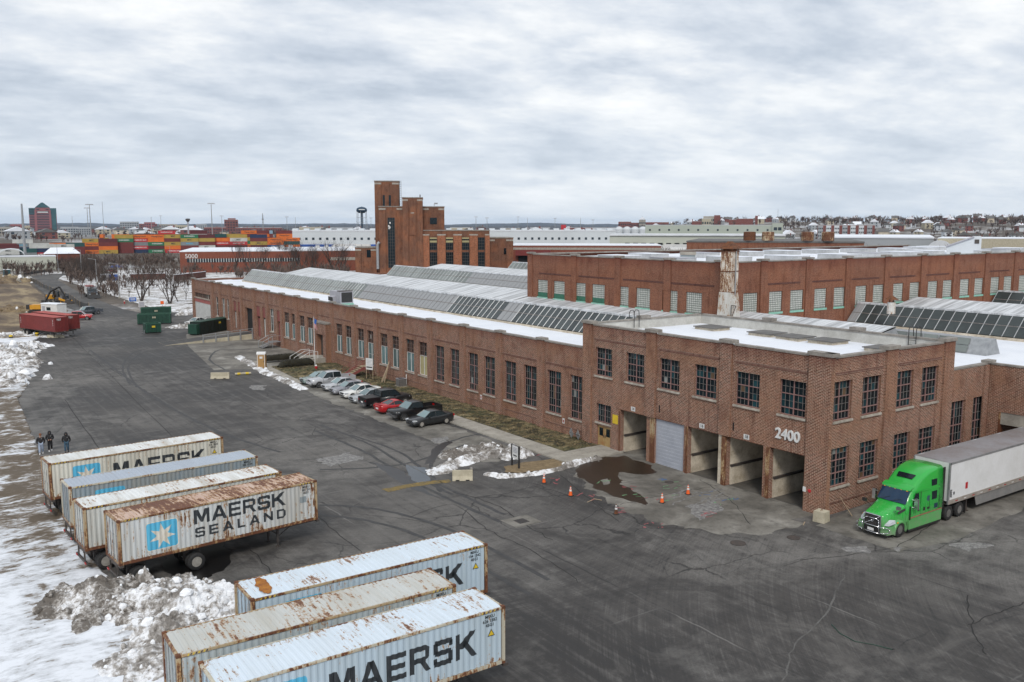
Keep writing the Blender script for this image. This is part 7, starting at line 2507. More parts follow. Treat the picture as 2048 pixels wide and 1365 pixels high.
def roll_off_truck():
	p = gp(190, 598)
	q = gp(165, 585)
	rz = math.atan2(p.y - q.y, p.x - q.x)
	t = thing('tow_truck', 'dark blue heavy truck with white tank body parked at the service road edge', 'truck', (p.x, p.y + 2, 0), rz)
	part('cab', MB().loft([[(0, -1.15, .7), (0, 1.15, .7), (0, 1.1, 1.7), (0, -1.1, 1.7)], [(-1.4, -1.2, .7), (-1.4, 1.2, .7), (-1.4, 1.15, 1.9), (-1.4, -1.15, 1.9)], [(-2.0, -1.2, .7), (-2.0, 1.2, .7), (-2.0, 1.1, 2.9), (-2.0, -1.1, 2.9)], [(-3.6, -1.2, .7), (-3.6, 1.2, .7), (-3.6, 1.1, 3.0), (-3.6, -1.1, 3.0)]]), 'car_slate', t, fix=True)
	part('windshield', MB().poly([(-1.42, -1.05, 1.95), (-1.42, 1.05, 1.95), (-1.95, .98, 2.8), (-1.95, -.98, 2.8)]), 'glass_car', t)
	part('grille', MB().box(0, -.6, .8, .04, .6, 1.6), 'dark_metal', t)
	part('plough', MB().loft([[(.5, -1.6, .1), (.5, 1.6, .1), (.75, 1.6, .1), (.75, -1.6, .1)], [(.3, -1.6, 1.0), (.3, 1.6, 1.0), (.45, 1.6, 1.0), (.45, -1.6, 1.0)]]), 'black_metal', t)
	part('body', MB().box(-9.5, -1.2, 1.0, -3.9, 1.2, 2.9, tx=.1, ty=.1), 'white_paint', t)
	part('tarp', MB().box(-9.5, -1.1, 2.9, -3.9, 1.1, 3.2, ty=.3), 'panel_red', t)
	part('frame', MB().box(-9.8, -.5, .6, -1, .5, 1.0), 'dark_metal', t)
	for s in (-1, 1):
		part('headlight', MB().box(-.02, s * .9 - .15, 1.0, .03, s * .9 + .15, 1.25), 'headlight', t)
		part('fender', MB().box(-1.5, s * 1.1 - .2, .7, -.2, s * 1.1 + .2, 1.15, tx=.2), 'black_metal', t)
		for x in (-.9, -7.0, -8.4):
			wheel(t, (x, s * 1.08, .52), .52, .3, 'trailer')
roll_off_truck()
# black silt fence along the service road: sagging panels between stakes
sf = thing('silt_fence', 'low black silt fence following the left edge of the service road', 'fence', (0, 0, 0))
FP = [tuple(gp(x, y).xy) for x, y in ((178, 617), (160, 613), (140, 598), (120, 590), (100, 581), (85, 575), (75, 568), (62, 562), (48, 555), (46, 552), (62, 549), (85, 546), (105, 543))]
for (ax, ay), (bx, by) in zip(FP, FP[1:]):
	n_ = max(1, int(math.hypot(bx - ax, by - ay) / 6))
	for k in range(n_):
		x0, y0 = ax + (bx - ax) * k / n_, ay + (by - ay) * k / n_
		x1, y1 = ax + (bx - ax) * (k + 1) / n_, ay + (by - ay) * (k + 1) / n_
		h0 = 1.2
		part('panel', MB().grid(4, 2, lambda u, v: (x0 + (x1 - x0) * u + .15 * math.sin(u * 3.1) * v, y0 + (y1 - y0) * u, v * (h0 - .2 * math.sin(u * 3.14)))), 'black_metal', sf)
		part('stake', MB().box(x0 - .05, y0 - .05, 0, x0 + .05, y0 + .05, 1.4), 'wood', sf)

def lamp_post(q, h_, label, group='lamp posts along the service road', arm=1.6):
	p = gp(*q)
	t = thing('lamp_post', label, 'lamp post', (p.x, p.y, 0), face(q[0]), group)
	part('pole', MB().tube((0, 0, 0), (0, 0, h_), .11, .07, 8), 'metal_galv', t)
	part('arm', MB().path([(0, 0, h_ - .1), (-arm, 0, h_ + .2)], .05), 'metal_galv', t)
	part('lamp_head', MB().box(-arm - .7, -.18, h_ + .12, -arm, .18, h_ + .28), 'metal_galv', t)
	part('base', MB().lathe([(.3, 0), (.28, .5), (0, .5)], 10), 'concrete', t)
lamp_post((239, 597), 9.5, 'white lamp post rising from the snow beside the spreading bare tree')
lamp_post((164, 560), 11, 'lamp post standing in the thicket next to the service road')
lamp_post((194, 569), 8.5, 'short lamp post beside the blue bins')
lamp_post((117, 546), 12, 'utility pole with cross arm at the service road bend')
lamp_post((341, 528), 9, 'thin lamp post near the end of the low brick building')
def small_sign(q, w_, h_, z, mat, label, legs=2, name='yard_sign'):
	p = gp(*q)
	t = thing(name, label, 'sign', (p.x, p.y, 0), face(q[0]))
	part('board', MB().box(-w_ / 2, -.05, z, w_ / 2, .05, z + h_), mat, t)
	part('border', MB().box(-w_ / 2 - .12, .0, z - .12, w_ / 2 + .12, .04, z + h_ + .12), 'white_paint', t)
	if mat == 'blue_sign':
		part('text_line', MB().box(-w_ * .35, -.06, z + h_ * .55, w_ * .35, -.05, z + h_ * .72).box(-w_ * .3, -.06, z + h_ * .3, w_ * .3, -.05, z + h_ * .4), 'white_paint', t)
	for k in range(legs):
		x = (k - (legs - 1) / 2) * w_ * .8
		part('post', MB().tube((x, .03, 0), (x, .03, z + h_ * .8), .05, n=6), 'metal_galv', t)
small_sign((266, 607), 1.7, 1.0, .5, 'blue_sign', 'blue lettered sign in a white frame on the snow')
small_sign((284, 622), 1.1, 1.1, 1.0, 'unit_grey', 'plain grey backed sign on two legs behind the dumpsters')
small_sign((325, 622), .7, .7, 1.6, 'orange', 'small orange warning sign on a post behind the dumpsters', 1)
def bin_(q, w_, h_, mat, label, name='storage_box', d=2.0):
	p = gp(*q)
	t = thing(name, label, 'container', (p.x, p.y, 0), face(q[0]) + .2)
	part('body', MB().box(-w_ / 2, -d / 2, .1, w_ / 2, d / 2, h_), mat, t)
	part('roof', MB().box(-w_ / 2 - .1, -d / 2 - .1, h_, w_ / 2 + .1, d / 2 + .1, h_ + .15, tx=.1, ty=.1), 'snow_roof' if mat != 'dumpster' else mat, t)
	part('door', MB().box(-w_ * .3, -d / 2 - .03, .2, w_ * .1, -d / 2, h_ * .85), 'dark_metal', t)
	part('foot', MB().box(-w_ / 2, -d / 2, 0, -w_ / 2 + .2, d / 2, .1).box(w_ / 2 - .2, -d / 2, 0, w_ / 2, d / 2, .1), 'dark_metal', t)
bin_((209, 562), 2.8, 2.3, 'unit_grey', 'grey open storage box next to the bright blue one')
bin_((226, 561), 3.0, 2.2, 'tarp_blue', 'bright blue storage box behind the lamp post')
bin_((14, 553), 2.2, 2.6, 'green_copper', 'dark teal portable cabin on the building site')
p = gp(223, 545); sedan('maroon car half hidden in the snow behind the blue storage box', 'cont_red', (p.x, p.y, 0), face(223))
p = gp(206, 546); sedan('snow covered pale car beside the maroon car', 'car_white', (p.x, p.y, 0), face(206) + .1)
t = thing('tarp_cover', 'bright blue tarpaulin draped over a heap on the snow', 'tarpaulin', tuple(gp(233, 535).xy) + (0,), face(233))
part('sheet', MB().grid(12, 8, lambda u, v: (-3 + 6 * u, -1.5 + 3 * v, 1.1 * math.sin(u * 3.14) ** .6 * math.sin(v * 3.14) ** .6 + .1 * math.sin(u * 17 + v * 5))), 'tarp_blue', t)
part('rope', MB().path([(-1, -1.5, .2), (-1, 0, 1.15), (-1, 1.5, .2)], .03), 'white_paint', t)
# low brick yard walls by the trees
for q0, q1, h_, lab in (((262, 561), (332, 559), 2.2, 'low dark red brick yard wall behind the bare trees'), ((350, 563), (412, 555), 2.2, 'low dark red brick yard wall near the warehouse end')):
	a, b = gp(*q0), gp(*q1)
	t = thing('yard_wall', lab, 'wall', (a.x, a.y, 0), math.atan2(b.y - a.y, b.x - a.x))
	L = (b - a).length
	part('wall', MB().box(0, 0, 0, L, .4, h_), 'brick_dark', t)
	part('coping', MB().box(-.05, -.05, h_, L + .05, .45, h_ + .12), 'snow_roof', t)
# ================================================================= second brick building with glass block windows
XB, YB, YB2, HB = 72.0, 64.2, 99.1, 16.2
B2 = thing('brick_mill_building', 'tall red brick building with glass block windows and flat snowy roof behind the warehouse', 'building')
wy = [(96.9, 94.3), (92.7, 90.2), (87.9, 85.5), (83.7, 81.2), (79.0, 76.7), (75.1, 72.7), (71.0, 69.0), (67.6, 65.6)]
def WB(x, y, X=XB):
	d = ray(x, y); t = X / d.x
	return d.y * t, CH + d.z * t
lw_ = []
for a, b in ((1075, 1095), (1107, 1129), (1148, 1171), (1184, 1209), (1231, 1257), (1272, 1300), (1325, 1355), (1372, 1404)):
	lw_.append((WB(a, 580)[0], WB(b, 580)[0]))
holes = [(YB2 - a, YB2 - b, 10.45, 12.75, .2) for a, b in lw_]
part('wall', walls(MB(), 0, YB2 - YB, -.1, HB - .12, holes), 'brick_b', B2, loc=(XB, YB2, 0), rz=WROT)
for i, (a, b) in enumerate(lw_):
	o = part('window', MB().box(XB + .12, b + .02, 10.47, XB + .2, a - .02, 12.73), 'glass_block', B2)
	part('sill', MB().box(XB - .08, b - .05, 10.22, XB + .12, a + .05, 10.45), 'turquoise', o)
	if i < 4:
		part('louvre', MB().box(XB + .06, b + .04, 10.47, XB + .12, a - .04, 11.05), 'green_panel', o)
for y in (YB2 - 1.0, 88.6, 80.2, 71.8, YB):
	part('pilaster', MB().box(XB - .16, y, 0, XB + .004, y + 1.0, HB), 'brick_b', B2)
	part('pilaster_cap', MB().box(XB - .26, y - .1, HB, XB + .5, y + 1.1, HB + .22), 'coping', B2)
part('coping', MB().box(XB - .06, YB, HB - .12, XB + .4, YB2, HB + .0), 'coping', B2)
for y in (81.2, 72.8, 89.6, 65.3):
	part('brick_band', MB().box(XB - .03, y, 13.5, XB + .01, y + 7.0, 13.7), 'brick_dark', B2)
# face towards the yard side (normal -Y)
def WY(x, y, Y=YB):
	d = ray(x, y); t = Y / d.y
	return d.x * t, CH + d.z * t
rw = []
for a, b in ((1487, 1516), (1539, 1565), (1581, 1607), (1629, 1653), (1668, 1691), (1711, 1733), (1746, 1768), (1786, 1806), (1819, 1838), (1855, 1874), (1885, 1903), (1919, 1937), (1948, 1965), (1980, 1997), (2006, 2022), (2036, 2051), (2060, 2075)):
	rw.append((WY(a, 590)[0], WY(b, 590)[0]))
holes = [(a - XB, b - XB, 10.45, 12.75, .2) for a, b in rw]
part('wall', walls(MB(), 0, 92, -.1, HB - .12, holes), 'brick_b', B2, loc=(XB, YB, 0), rz=0)
for i, (a, b) in enumerate(rw):
	o = part('window', MB().box(a + .02, YB + .12, 10.47, b - .02, YB + .2, 12.73), 'glass_block', B2)
	part('sill', MB().box(a - .05, YB - .08, 10.22, b + .05, YB + .12, 10.45), 'turquoise', o)
for i in range(0, len(rw) - 1, 2):
	x = (rw[i][1] + rw[i + 1][0]) / 2 if i == 0 and False else rw[i][1] + .35 if False else None
pxs = [1526, 1616, 1695, 1772, 1844, 1909, 1971, 2029]
for q in pxs:
	x = WY(q, 560)[0]
	part('pilaster', MB().box(x - .5, YB - .16, 0, x + .6, YB + .004, HB), 'brick_b', B2)
	part('pilaster_cap', MB().box(x - .62, YB - .26, HB, x + .72, YB + .5, HB + .22), 'coping', B2)
	part('brick_band', MB().box(x + .8, YB - .03, 13.5, x + 6.5, YB + .01, 13.7), 'brick_dark', B2)
part('coping', MB().box(XB + .4, YB - .06, HB - .12, XB + 92, YB + .4, HB), 'coping', B2)
part('wall', walls(MB(), 0, 92, -.1, HB - .1, []), 'brick_b', B2, loc=(XB + 92, YB2, 0), rz=math.pi)
part('roof', MB().grid(40, 16, lambda u, v: (XB + .4 + u * 91, YB + .4 + v * 34.3, HB - .5 + .05 * fbm(u * 14, v * 6, 4))), 'snow_roof', B2, smooth=True)
part('rear_coping', MB().box(XB, YB2 - .4, HB - .12, XB + 92, YB2, HB + .05), 'coping', B2)
rs = random.Random(8)
for i in range(20):
	x, y = XB + 3 + (i % 10) * 8.6 + rs.uniform(-1, 1), YB + 8 + (i // 10) * 13 + rs.uniform(-2, 2)
	s = part('skylight_curb', MB().box(x - 1.6, y - 2.2, HB - .5, x + 1.6, y + 2.2, HB + .12), 'metal_roof', B2)
	part('lid', MB().box(x - 1.65, y - 2.25, HB + .12, x + 1.65, y + 2.25, HB + .17), 'snow_roof' if i % 4 else 'unit_grey', s)
def stack_():
	thing('rusty_duct_tower', 'tall peeling white and rust sheet metal duct at the brick corner with pointed cap', 'duct', (71.2, 62.6, 8.3), R(12)).scale = (.86, .86, 1)
	t = [o for o in bpy.data.objects if o.name == 'rusty_duct_tower'][0]
	part('lower_duct', MB().loft([[(-1.2, -1.0, 0), (1.6, -1.0, 0), (1.6, .9, 0), (-1.2, .9, 0)], [(-1.15, -.95, 2.2), (1.15, -.95, 2.2), (1.15, .9, 2.2), (-1.15, .9, 2.2)], [(-.95, -.8, 4.9), (.85, -.8, 4.9), (.85, .8, 4.9), (-.95, .8, 4.9)]]), 'rust_white', t)
	part('upper_duct', MB().box(-.85, -.75, 4.9, .75, .75, 9.1), 'rust_white2', t)
	for z in (4.85, 7.0, 9.05):
		part('flange', MB().box(-.93, -.82, z, .83, .82, z + .1), 'rust', t)
	part('cap', MB().loft([[(-1.15, -1.0, 9.35), (1.05, -1.0, 9.35), (1.05, 1.0, 9.35), (-1.15, 1.0, 9.35)], [(-.3, -.2, 10.1), (.15, -.2, 10.1), (.15, .2, 10.1), (-.3, .2, 10.1)]]), 'rust', t)
	for x, y in ((-.78, -.68), (.68, -.68), (.68, .68), (-.78, .68)):
		part('cap_leg', MB().box(x - .05, y - .05, 9.1, x + .05, y + .05, 9.36), 'rust', t)
	part('vent_core', MB().box(-.7, -.6, 9.1, .6, .6, 9.33), 'rust', t)
	part('pipe', MB().tube((-.05, -.83, 4.6), (-.05, -.83, 9.1), .09, n=6), 'metal_galv', t)
	part('bracket', MB().path([(-1.3, -1.1, 3.6), (-.2, -1.1, 3.5), (-1.3, -1.1, 2.2), (-1.3, -1.1, 3.6)], .05), 'dark_metal', t)
stack_()
t = thing('roof_box', 'turquoise topped grey roof housing on the flat snowy roof', 'roof unit', (79.5, 76.5, HB - .5), face(1382))
part('body', MB().box(-.85, -.8, 0, .85, .8, .8), 'c_steel', t)
part('cap', MB().box(-.95, -.9, .8, .95, .9, 1.15), 'stone', t)
p = at(1783, 607, 108)
t = thing('roof_ventilator', 'white drum ventilator with rusty conical hood by the glazed monitor', 'ventilator', (p.x, p.y, 10.2))
part('drum', MB().lathe([(.45, 0), (.45, 1.3), (0, 1.3)], 14), 'rust_white', t)
part('hood', MB().lathe([(.75, 1.6), (.2, 2.0), (0, 2.05)], 14), 'rust', t)
part('strut', MB().box(-.4, -.05, 1.3, -.3, .05, 1.65).box(.3, -.05, 1.3, .4, .05, 1.65), 'rust', t)

# third building with rusty tanks
def face_building(name, label, x0, x1, ytop, ybot, d, depth, wall, roof='snow_roof', cat='building', ztop=None, par=.4):
	"""box building that looks to the camera, spanning columns x0..x1; ytop gives its height at distance d"""
	a, b = at(x0, HZ, d), at(x1, HZ, d)
	# keep the front straight: put both corners on a line square to the view of the middle column
	rz = face((x0 + x1) / 2)
	c = at((x0 + x1) / 2, HZ, d)
	L = (x1 - x0) / F * d * 1.0
	h_ = ztop if ztop else at((x0 + x1) / 2, ytop, d).z
	t = thing(name, label, cat, (c.x, c.y, 0), rz)
	part('wall', MB().box(-L / 2, 0, -.1, L / 2, depth, h_), wall, t)
	if roof:
		part('roof', MB().box(-L / 2 - .1, -.1, h_, L / 2 + .1, depth + .1, h_ + par), roof, t)
	return t, L, h_

def windows_row(t, L, n, z0, z1, wd, mat='glass_far', x0=None, x1=None, frame='white_frame', y=-.05):
	x0 = -L / 2 if x0 is None else x0
	x1 = L / 2 if x1 is None else x1
	wm = MB().box(-wd / 2, -.06, 0, wd / 2, .02, z1 - z0).mesh('window', mat)
	for i in range(n):
		ob('window', wm, t, (x0 + (x1 - x0) * (i + .5) / n, y, z0))

t, L, h_ = face_building('tank_house', 'low dark red brick building carrying four rusty roof tanks', 1385, 1710, 486, 0, 232, 40, 'brick_b', 'roof_tar')
for q in (1500, 1537, 1616, 1657):
	x = (q - 1547.5) / F * 232
	k = thing('roof_tank', {1500: 'dark rusty roof tank with the least paint left', 1537: 'rusty orange streaked roof tank beside the darkest tank', 1616: 'orange rust roof tank third along the low brick roof', 1657: 'pale peeling roof tank with most white paint left'}[q], 'tank', tuple(at(q, HZ, 233).xy) + (h_ + .4,), face(q), 'rusty tanks on the low brick roof')
	part('shell', MB().lathe([(1.5, .12), (1.5, 2.2), (1.3, 2.3), (0, 2.35)], 18), 'tank_rust' if q != 1500 else 'rust', k)
	part('hoop', MB().lathe([(1.54, 1.3), (1.54, 1.4)], 18), 'rust', k)
	part('stand', MB().box(-1.1, -1.1, 0, -.9, -.9, .12).box(.9, -1.1, 0, 1.1, -.9, .12).box(-1.1, .9, 0, -.9, 1.1, .12).box(.9, .9, 0, 1.1, 1.1, .12), 'dark_metal', k)
windows_row(t, L, 3, h_ - 3.5, h_ - 1.8, 3.2, 'glass_office', -L * .38, -L * .3)

# ================================================================= power house with stepped towers
def power_house():
	D = 345.0
	c = at(850, HZ, D)
	t = thing('power_house', 'brown brick stepped power house with a tall square tower and tall windows', 'building', (c.x, c.y, 0), face(850))
	s = D / F
	X = lambda q: (q - 850) * s
	Z = lambda q: CH + (HZ - q) * s
	def block(n_, x0, x1, top, y0, y1, caps=True):
		w_ = part(n_, MB().box(X(x0), y0, -.1, X(x1), y1, Z(top)), 'brick_plant', t)
		if caps:
			wd = (X(x1) - X(x0))
			part('coping', MB().box(X(x0) - .15, y0 - .15, Z(top), X(x1) + .15, y1 + .15, Z(top) + .35), 'coping', w_)
			for e in (0, 1):
				a = X(x0) if e == 0 else X(x1) - wd * .28
				part('stone_cap', MB().box(a, y0 - .12, Z(top) - 1.1, a + wd * .28, y0, Z(top) - .45), 'stone', w_)
			for e in (0, 1):
				a = X(x0) if e == 0 else X(x1) - wd * .28
				part('buttress', MB().box(a + .1, y0 - .6, -.1, a + wd * .28 - .1, y0, Z(top) - 1.15), 'brick_plant', w_)
		return w_
	tw = block('tower', 750, 799, 364, 9, 19)
	for q in (768, 780):
		part('window', MB().box(X(q) - .35, 8.9, Z(413), X(q) + .45, 9.05, Z(391)), 'glass_dark', tw)
	ml = block('wall', 759, 808, 415, 3, 22)
	wn = part('window', MB().box(X(776.5), 2.85, Z(535), X(790), 3.05, Z(436)), 'glass_dark', ml)
	fr = MB()
	for k in range(1, 16):
		fr.box(X(776.5), 2.78, Z(535) + k * 1.2, X(790), 2.86, Z(535) + k * 1.2 + .1)
	for k in (0, 1, 2, 3):
		x = X(776.5) + (X(790) - X(776.5)) * k / 3
		fr.box(x - .06, 2.76, Z(535), x + .06, 2.86, Z(436))
	part('window_bars', fr, 'dark_metal', wn)
	pane = MB()
	r_ = random.Random(4)
	for k in range(6):
		x, z = X(777) + r_.uniform(0, .6), Z(455) + r_.uniform(-1, 2)
		pane.box(x, 2.72, z, x + .5, 2.77, z + .6)
	part('broken_panes', pane, 'white_paint', wn)
	md = block('wall', 806, 846, 398, 0, 24)
	part('chimney', MB().box(X(840), 1, Z(398), X(842), 1.6, Z(391)), 'dark_metal', md)
	part('rib', MB().box(X(820), -.3, Z(470), X(832), 0, Z(412)), 'brick_plant', md)
	part('stone_drop', MB().box(X(822), -.4, Z(428), X(829), -.3, Z(426)), 'stone', md)
	rt = block('wall', 846, 889, 415, 6, 22)
	w2 = part('window', MB().box(X(860), 5.9, Z(449), X(874), 6.05, Z(436)), 'glass_dark', rt)
	part('siren', MB().tube((X(869), 8, Z(415)), (X(869), 8, Z(408)), .1).box(X(869), 7.8, Z(409), X(876), 8.2, Z(406)), 'metal_galv', rt)
	lo = block('wall', 846, 978, 462, 1, 24, False)
	part('coping', MB().box(X(846), .8, Z(462), X(978) + .2, 24.2, Z(462) + .35), 'coping', lo)
	# five tall bays between buttresses
	for a, b in ((859, 873), (891, 905), (923, 937), (955, 968)):
		wn = part('window', MB().box(X(a), .85, Z(535), X(b), 1.05, Z(475)), 'glass_dark', lo)
		fr = MB()
		for k in range(1, 10):
			fr.box(X(a), .76, Z(535) + k * 1.15, X(b), .86, Z(535) + k * 1.15 + .1)
		for k in range(0, 5):
			x = X(a) + (X(b) - X(a)) * k / 4
			fr.box(x - .05, .75, Z(535), x + .05, .86, Z(475))
		part('window_bars', fr, 'dark_metal', wn)
		part('spandrel', MB().box(X(a), .7, Z(504), X(b), .8, Z(500)), 'brick_plant', wn)
		if a < 950:
			part('broken_panes', MB().box(X(a), .7, Z(485), X(b), .76, Z(481)).box(X(a), .7, Z(478), X(b), .76, Z(475)), 'glass_curtain', wn)
	for a, b in ((846, 858), (874, 890), (906, 922), (938, 954), (969, 978)):
		part('buttress', MB().box(X(a), -.1, -.1, X(b), 1.0, Z(471)), 'brick_orange', lo)
		part('stone_cap', MB().box(X(a) - .1, -.15, Z(471), X(b) + .1, 1.05, Z(468.5)), 'stone', lo)
	sd_ = block('wall', 975, 1027, 477, 4, 26)
	for q in (981, 1008):
		part('window', MB().box(X(q), 3.9, Z(509), X(q) + .9, 4.05, Z(497)), 'glass_dark', sd_)
	lf = block('wall', 710, 753, 496, 6, 20)
	part('window', MB().box(X(733), 5.9, Z(515), X(747), 6.05, Z(500)), 'glass_dark', lf)
	part('flue_pipe', MB().path([(X(756), 1.5, Z(537)), (X(756), 1.5, Z(488)), (X(760), 1.5, Z(484))], .55, 10), 'metal_galv', t)
	ld = MB()
	for e in (-.3, .3):
		ld.tube((X(801.5) + e, 9, Z(415)), (X(801.5) + e, 9, Z(362)), .06, n=4)
	for k in range(12):
		ld.tube((X(801.5) - .3, 9, Z(413) + k * .85), (X(801.5) + .3, 9, Z(413) + k * .85), .05, n=4)
	part('ladder', ld, 'dark_metal', tw)
power_house()

# low brick building with ribbon windows, numbered 5000
t, L, h_ = face_building('ribbon_window_building', 'long low orange brick building numbered 5000 with a ribbon of windows', 376, 742, 503, 540, 400, 60, 'brick_far')
x_ = -L / 2
wm = MB().box(-.75, -.12, 0, .75, .0, 1.5).mesh('window', 'glass_far')
pm_ = MB().box(-.12, -.2, 0, .12, .0, 1.6).mesh('mullion', 'white_frame')
for i in range(44):
	xx = x_ + 3.5 + i * 1.05 * 1.0
	if xx < L / 2 - 22:
		ob('window', wm, t, (xx, -.02, 4.3))
		ob('mullion', pm_, t, (xx + .52, -.03, 4.27))
part('stone_band', MB().box(L / 2 - 20, -.1, 4.6, L / 2, 0, 5.9), 'stone', t)
ob('house_number', text_mesh('5000', 2.6, .05, .015, 'white_paint', 1.0), t, (x_ + 4.6, -.12, h_ - 1.9), rot=(math.pi / 2, 0, 0))
for i, q in enumerate((563, 580, 634, 652, 693, 703)):
	p = at(q, HZ, 425)
	k = thing('roof_vent_stack', 'white roof vent stack on the long low orange brick building', 'vent', (p.x, p.y, h_ + .4), face(q), 'white roof vents on the orange brick building')
	part('body', MB().box(-.9, -.9, 0, .9, .9, 1.5), 'white_paint', k)
	part('cap', MB().box(-1.1, -1.1, 1.5, 1.1, 1.1, 1.75), 'unit_grey', k)

# low brick range right of the power house with red canopy
t, L, h_ = face_building('canopy_range', 'low brick range with white band and dark red canopy beyond the roof monitors', 1022, 1320, 492, 0, 395, 30, 'brick_far')
part('stone_band', MB().box(-L / 2, -.1, h_ - 1.8, L / 2, 0, h_ - .8), 'stone', t)
part('canopy', MB().box(-L / 2 + 2.5, -2.5, h_ - 4.3, -L / 2 + 18, 0, h_ - 2.0), 'cont_red', t)
part('bay_void', MB().box(-L / 2 + 3.5, -.2, 0, -L / 2 + 8, -.05, h_ - 4.4), 'black_int', t)
windows_row(t, L, 4, 2.2, 4.2, 1.0, 'glass_far', -L / 2 + .4, -L / 2 + 2.4)

# long white warehouses
t, L, h_ = face_building('white_warehouse', 'long white clad warehouse with a row of small square windows behind the power house', 585, 1232, 462, 0, 840, 90, 'clad_white', 'rooftop_far')
windows_row(t, L, 48, h_ * .42, h_ * .42 + 2.2, 2.2)
for i in range(30):
	xx = -L / 2 + (i + .5) * L / 30
	part('roof_monitor', MB().box(xx - 2.5, 5, h_, xx + 2.5, 12, h_ + 2.2), 'clad_white', t)
part('parapet_band', MB().box(-L / 2, -.2, h_ - .8, L / 2, 0, h_), 'rooftop_far', t)
part('plinth_band', MB().box(-L / 2, -.3, 0, L / 2, 0, 2.0), 'tarp_blue', t)
t, L, h_ = face_building('long_low_warehouse', 'low cream warehouse with a row of dark dock doors', 1225, 1560, 470, 0, 760, 60, 'clad_cream', 'rooftop_far')
windows_row(t, L, 16, 1.5, 5.0, 4.0, 'black_int', -L * .42, L * .35)
part('eaves', MB().box(-L / 2, -1.2, h_ - 1.0, L / 2, 0, h_), 'rooftop_far', t)
t, L, h_ = face_building('green_cream_factory', 'pale green and cream factory hall with stepped end block', 1296, 1556, 451, 0, 900, 60, 'clad_green', 'rooftop_far')
windows_row(t, L, 14, h_ * .72, h_ * .72 + 1.8, 1.8)
part('lower_band', MB().box(-L / 2, -.4, 0, L / 2, 0, h_ * .6), 'clad_cream', t)
part('end_block', MB().box(L / 2 - 10, -2, 0, L / 2, 0, h_ + 2), 'clad_green', t)
windows_row(t, L, 2, h_ * .75, h_ * .75 + 3, 3.2, 'glass_far', L / 2 - 9, L / 2 - 1, y=-2.05)
t, L, h_ = face_building('silo_hall', 'pale boxy hall with white silo row left of the green factory', 1186, 1282, 457, 0, 980, 50, 'clad_white', 'rooftop_far')
for i in range(5):
	part('silo', MB().lathe([(4, 0), (4, h_ - 1), (2.5, h_ + 1.5), (0, h_ + 2)], 14, 0, 'z', (L * .1 + i * 8.5 - 3, -5, 0)), 'white_wall', t)
t, L, h_ = face_building('long_grey_shed', 'long grey shed with bright snowy roof below the hillside houses', 1665, 1850, 477, 0, 640, 70, 'clad_grey', None)
part('roof', MB().prism([(0, 0)] * 0 + [(-L / 2 - .5, h_), (L / 2 + .5, h_), (L / 2 + .5, h_ + .6), (-L / 2 - .5, h_ + .6)], -.5, 60), 'snow_roof', t)
part('roof', MB().loft([[(-L / 2 - .5, -.5, h_ + .6), (L / 2 + .5, -.5, h_ + .6), (L / 2 + .5, 60, h_ + 1.6), (-L / 2 - .5, 60, h_ + 1.6)], [(-L / 2 - .5, -.5, h_ + .9), (L / 2 + .5, -.5, h_ + .9), (L / 2 + .5, 60, h_ + 1.9), (-L / 2 - .5, 60, h_ + 1.9)]]), 'snow_roof', t)
t, L, h_ = face_building('tan_shed', 'long tan shed with snowy roof at the end of the street', 1900, 2070, 478, 0, 620, 60, 'concrete_tan', 'snow_roof')
windows_row(t, L, 8, 2, 4.5, 3, 'glass_far')
# arched hangar and triangular gable
D = 600
p = at(1883, HZ, D)
t = thing('arched_hangar', 'white arched quonset hangar beyond the snowy flat roof', 'hangar', (p.x, p.y, 0), face(1883))
prof_ = [(9.0 * math.cos(a), 10.5 * math.sin(a)) for a in [math.pi * k / 14 for k in range(15)]]
part('shell', MB().prism(prof_, 0, 30), 'white_wall', t)
part('end_door', MB().box(-3, -.15, 0, 3, 0, 5), 'clad_grey', t)
part('rim', MB().loft([[(x * 1.02, y, z * 1.02) for x, z in prof_] for y in (-.4, .2)]), 'rooftop_far', t)
p = at(1935, HZ, 150)
t = thing('roof_gable_monitor', 'white triangular gable rising behind the flat snowy brick roof', 'roof structure', (p.x, p.y, 0), face(1935))
zt = at(1935, 474, 150).z
zb_ = at(1935, 494, 150).z
part('gable', MB().prism([(-2.6, zb_ - 3), (2.0, zb_ - 3), (2.0, zt), (1.0, zt), (-2.6, zb_)], 0, 8), 'white_wall', t)
part('rake_trim', MB().tube((-2.7, -.1, zb_), (1.0, -.1, zt), .15, n=5), 'unit_grey', t)
part('vent', MB().box(1.1, -.08, zt - 1.0, 1.7, 0, zt - .4), 'dark_metal', t)

# ================================================================= container terminal
CCOL = {'oxide': (.16, .028, .026), 'maroon': (.11, .018, .022), 'orange': (.72, .17, .02), 'red': (.50, .03, .035), 'blue': (.02, .07, .22), 'navy': (.012, .03, .085), 'green': (.02, .17, .075), 'white': (.55, .56, .54), 'mustard': (.42, .29, .055), 'sky': (.25, .38, .48), 'grey': (.22, .24, .25), 'teal': (.015, .08, .08)}
CNM = {}
for k, c in CCOL.items():
	plain('yc_' + k, c, .6, var=.25, scale=.4)
	m = MB()
	m.box(.1, .06, .05, 12.09, 2.38, 2.5)
	for x in (0, 12.04):
		for y in (0, 2.29):
			m.box(x, y, 0, x + .15, y + .15, 2.59)
	for y in (0, 2.34):
		m.box(.15, y, 0, 12.04, y + .1, .16)
		m.box(.15, y, 2.47, 12.04, y + .1, 2.59)
	m.box(0, .15, 2.47, .12, 2.29, 2.59); m.box(12.07, .15, 2.47, 12.19, 2.29, 2.59)
	for i in range(11):
		m.box(.6 + i * 1.05, .025, .16, .9 + i * 1.05, .07, 2.47)
	CNM[k] = m.mesh('shipping_container', 'yc_' + k)
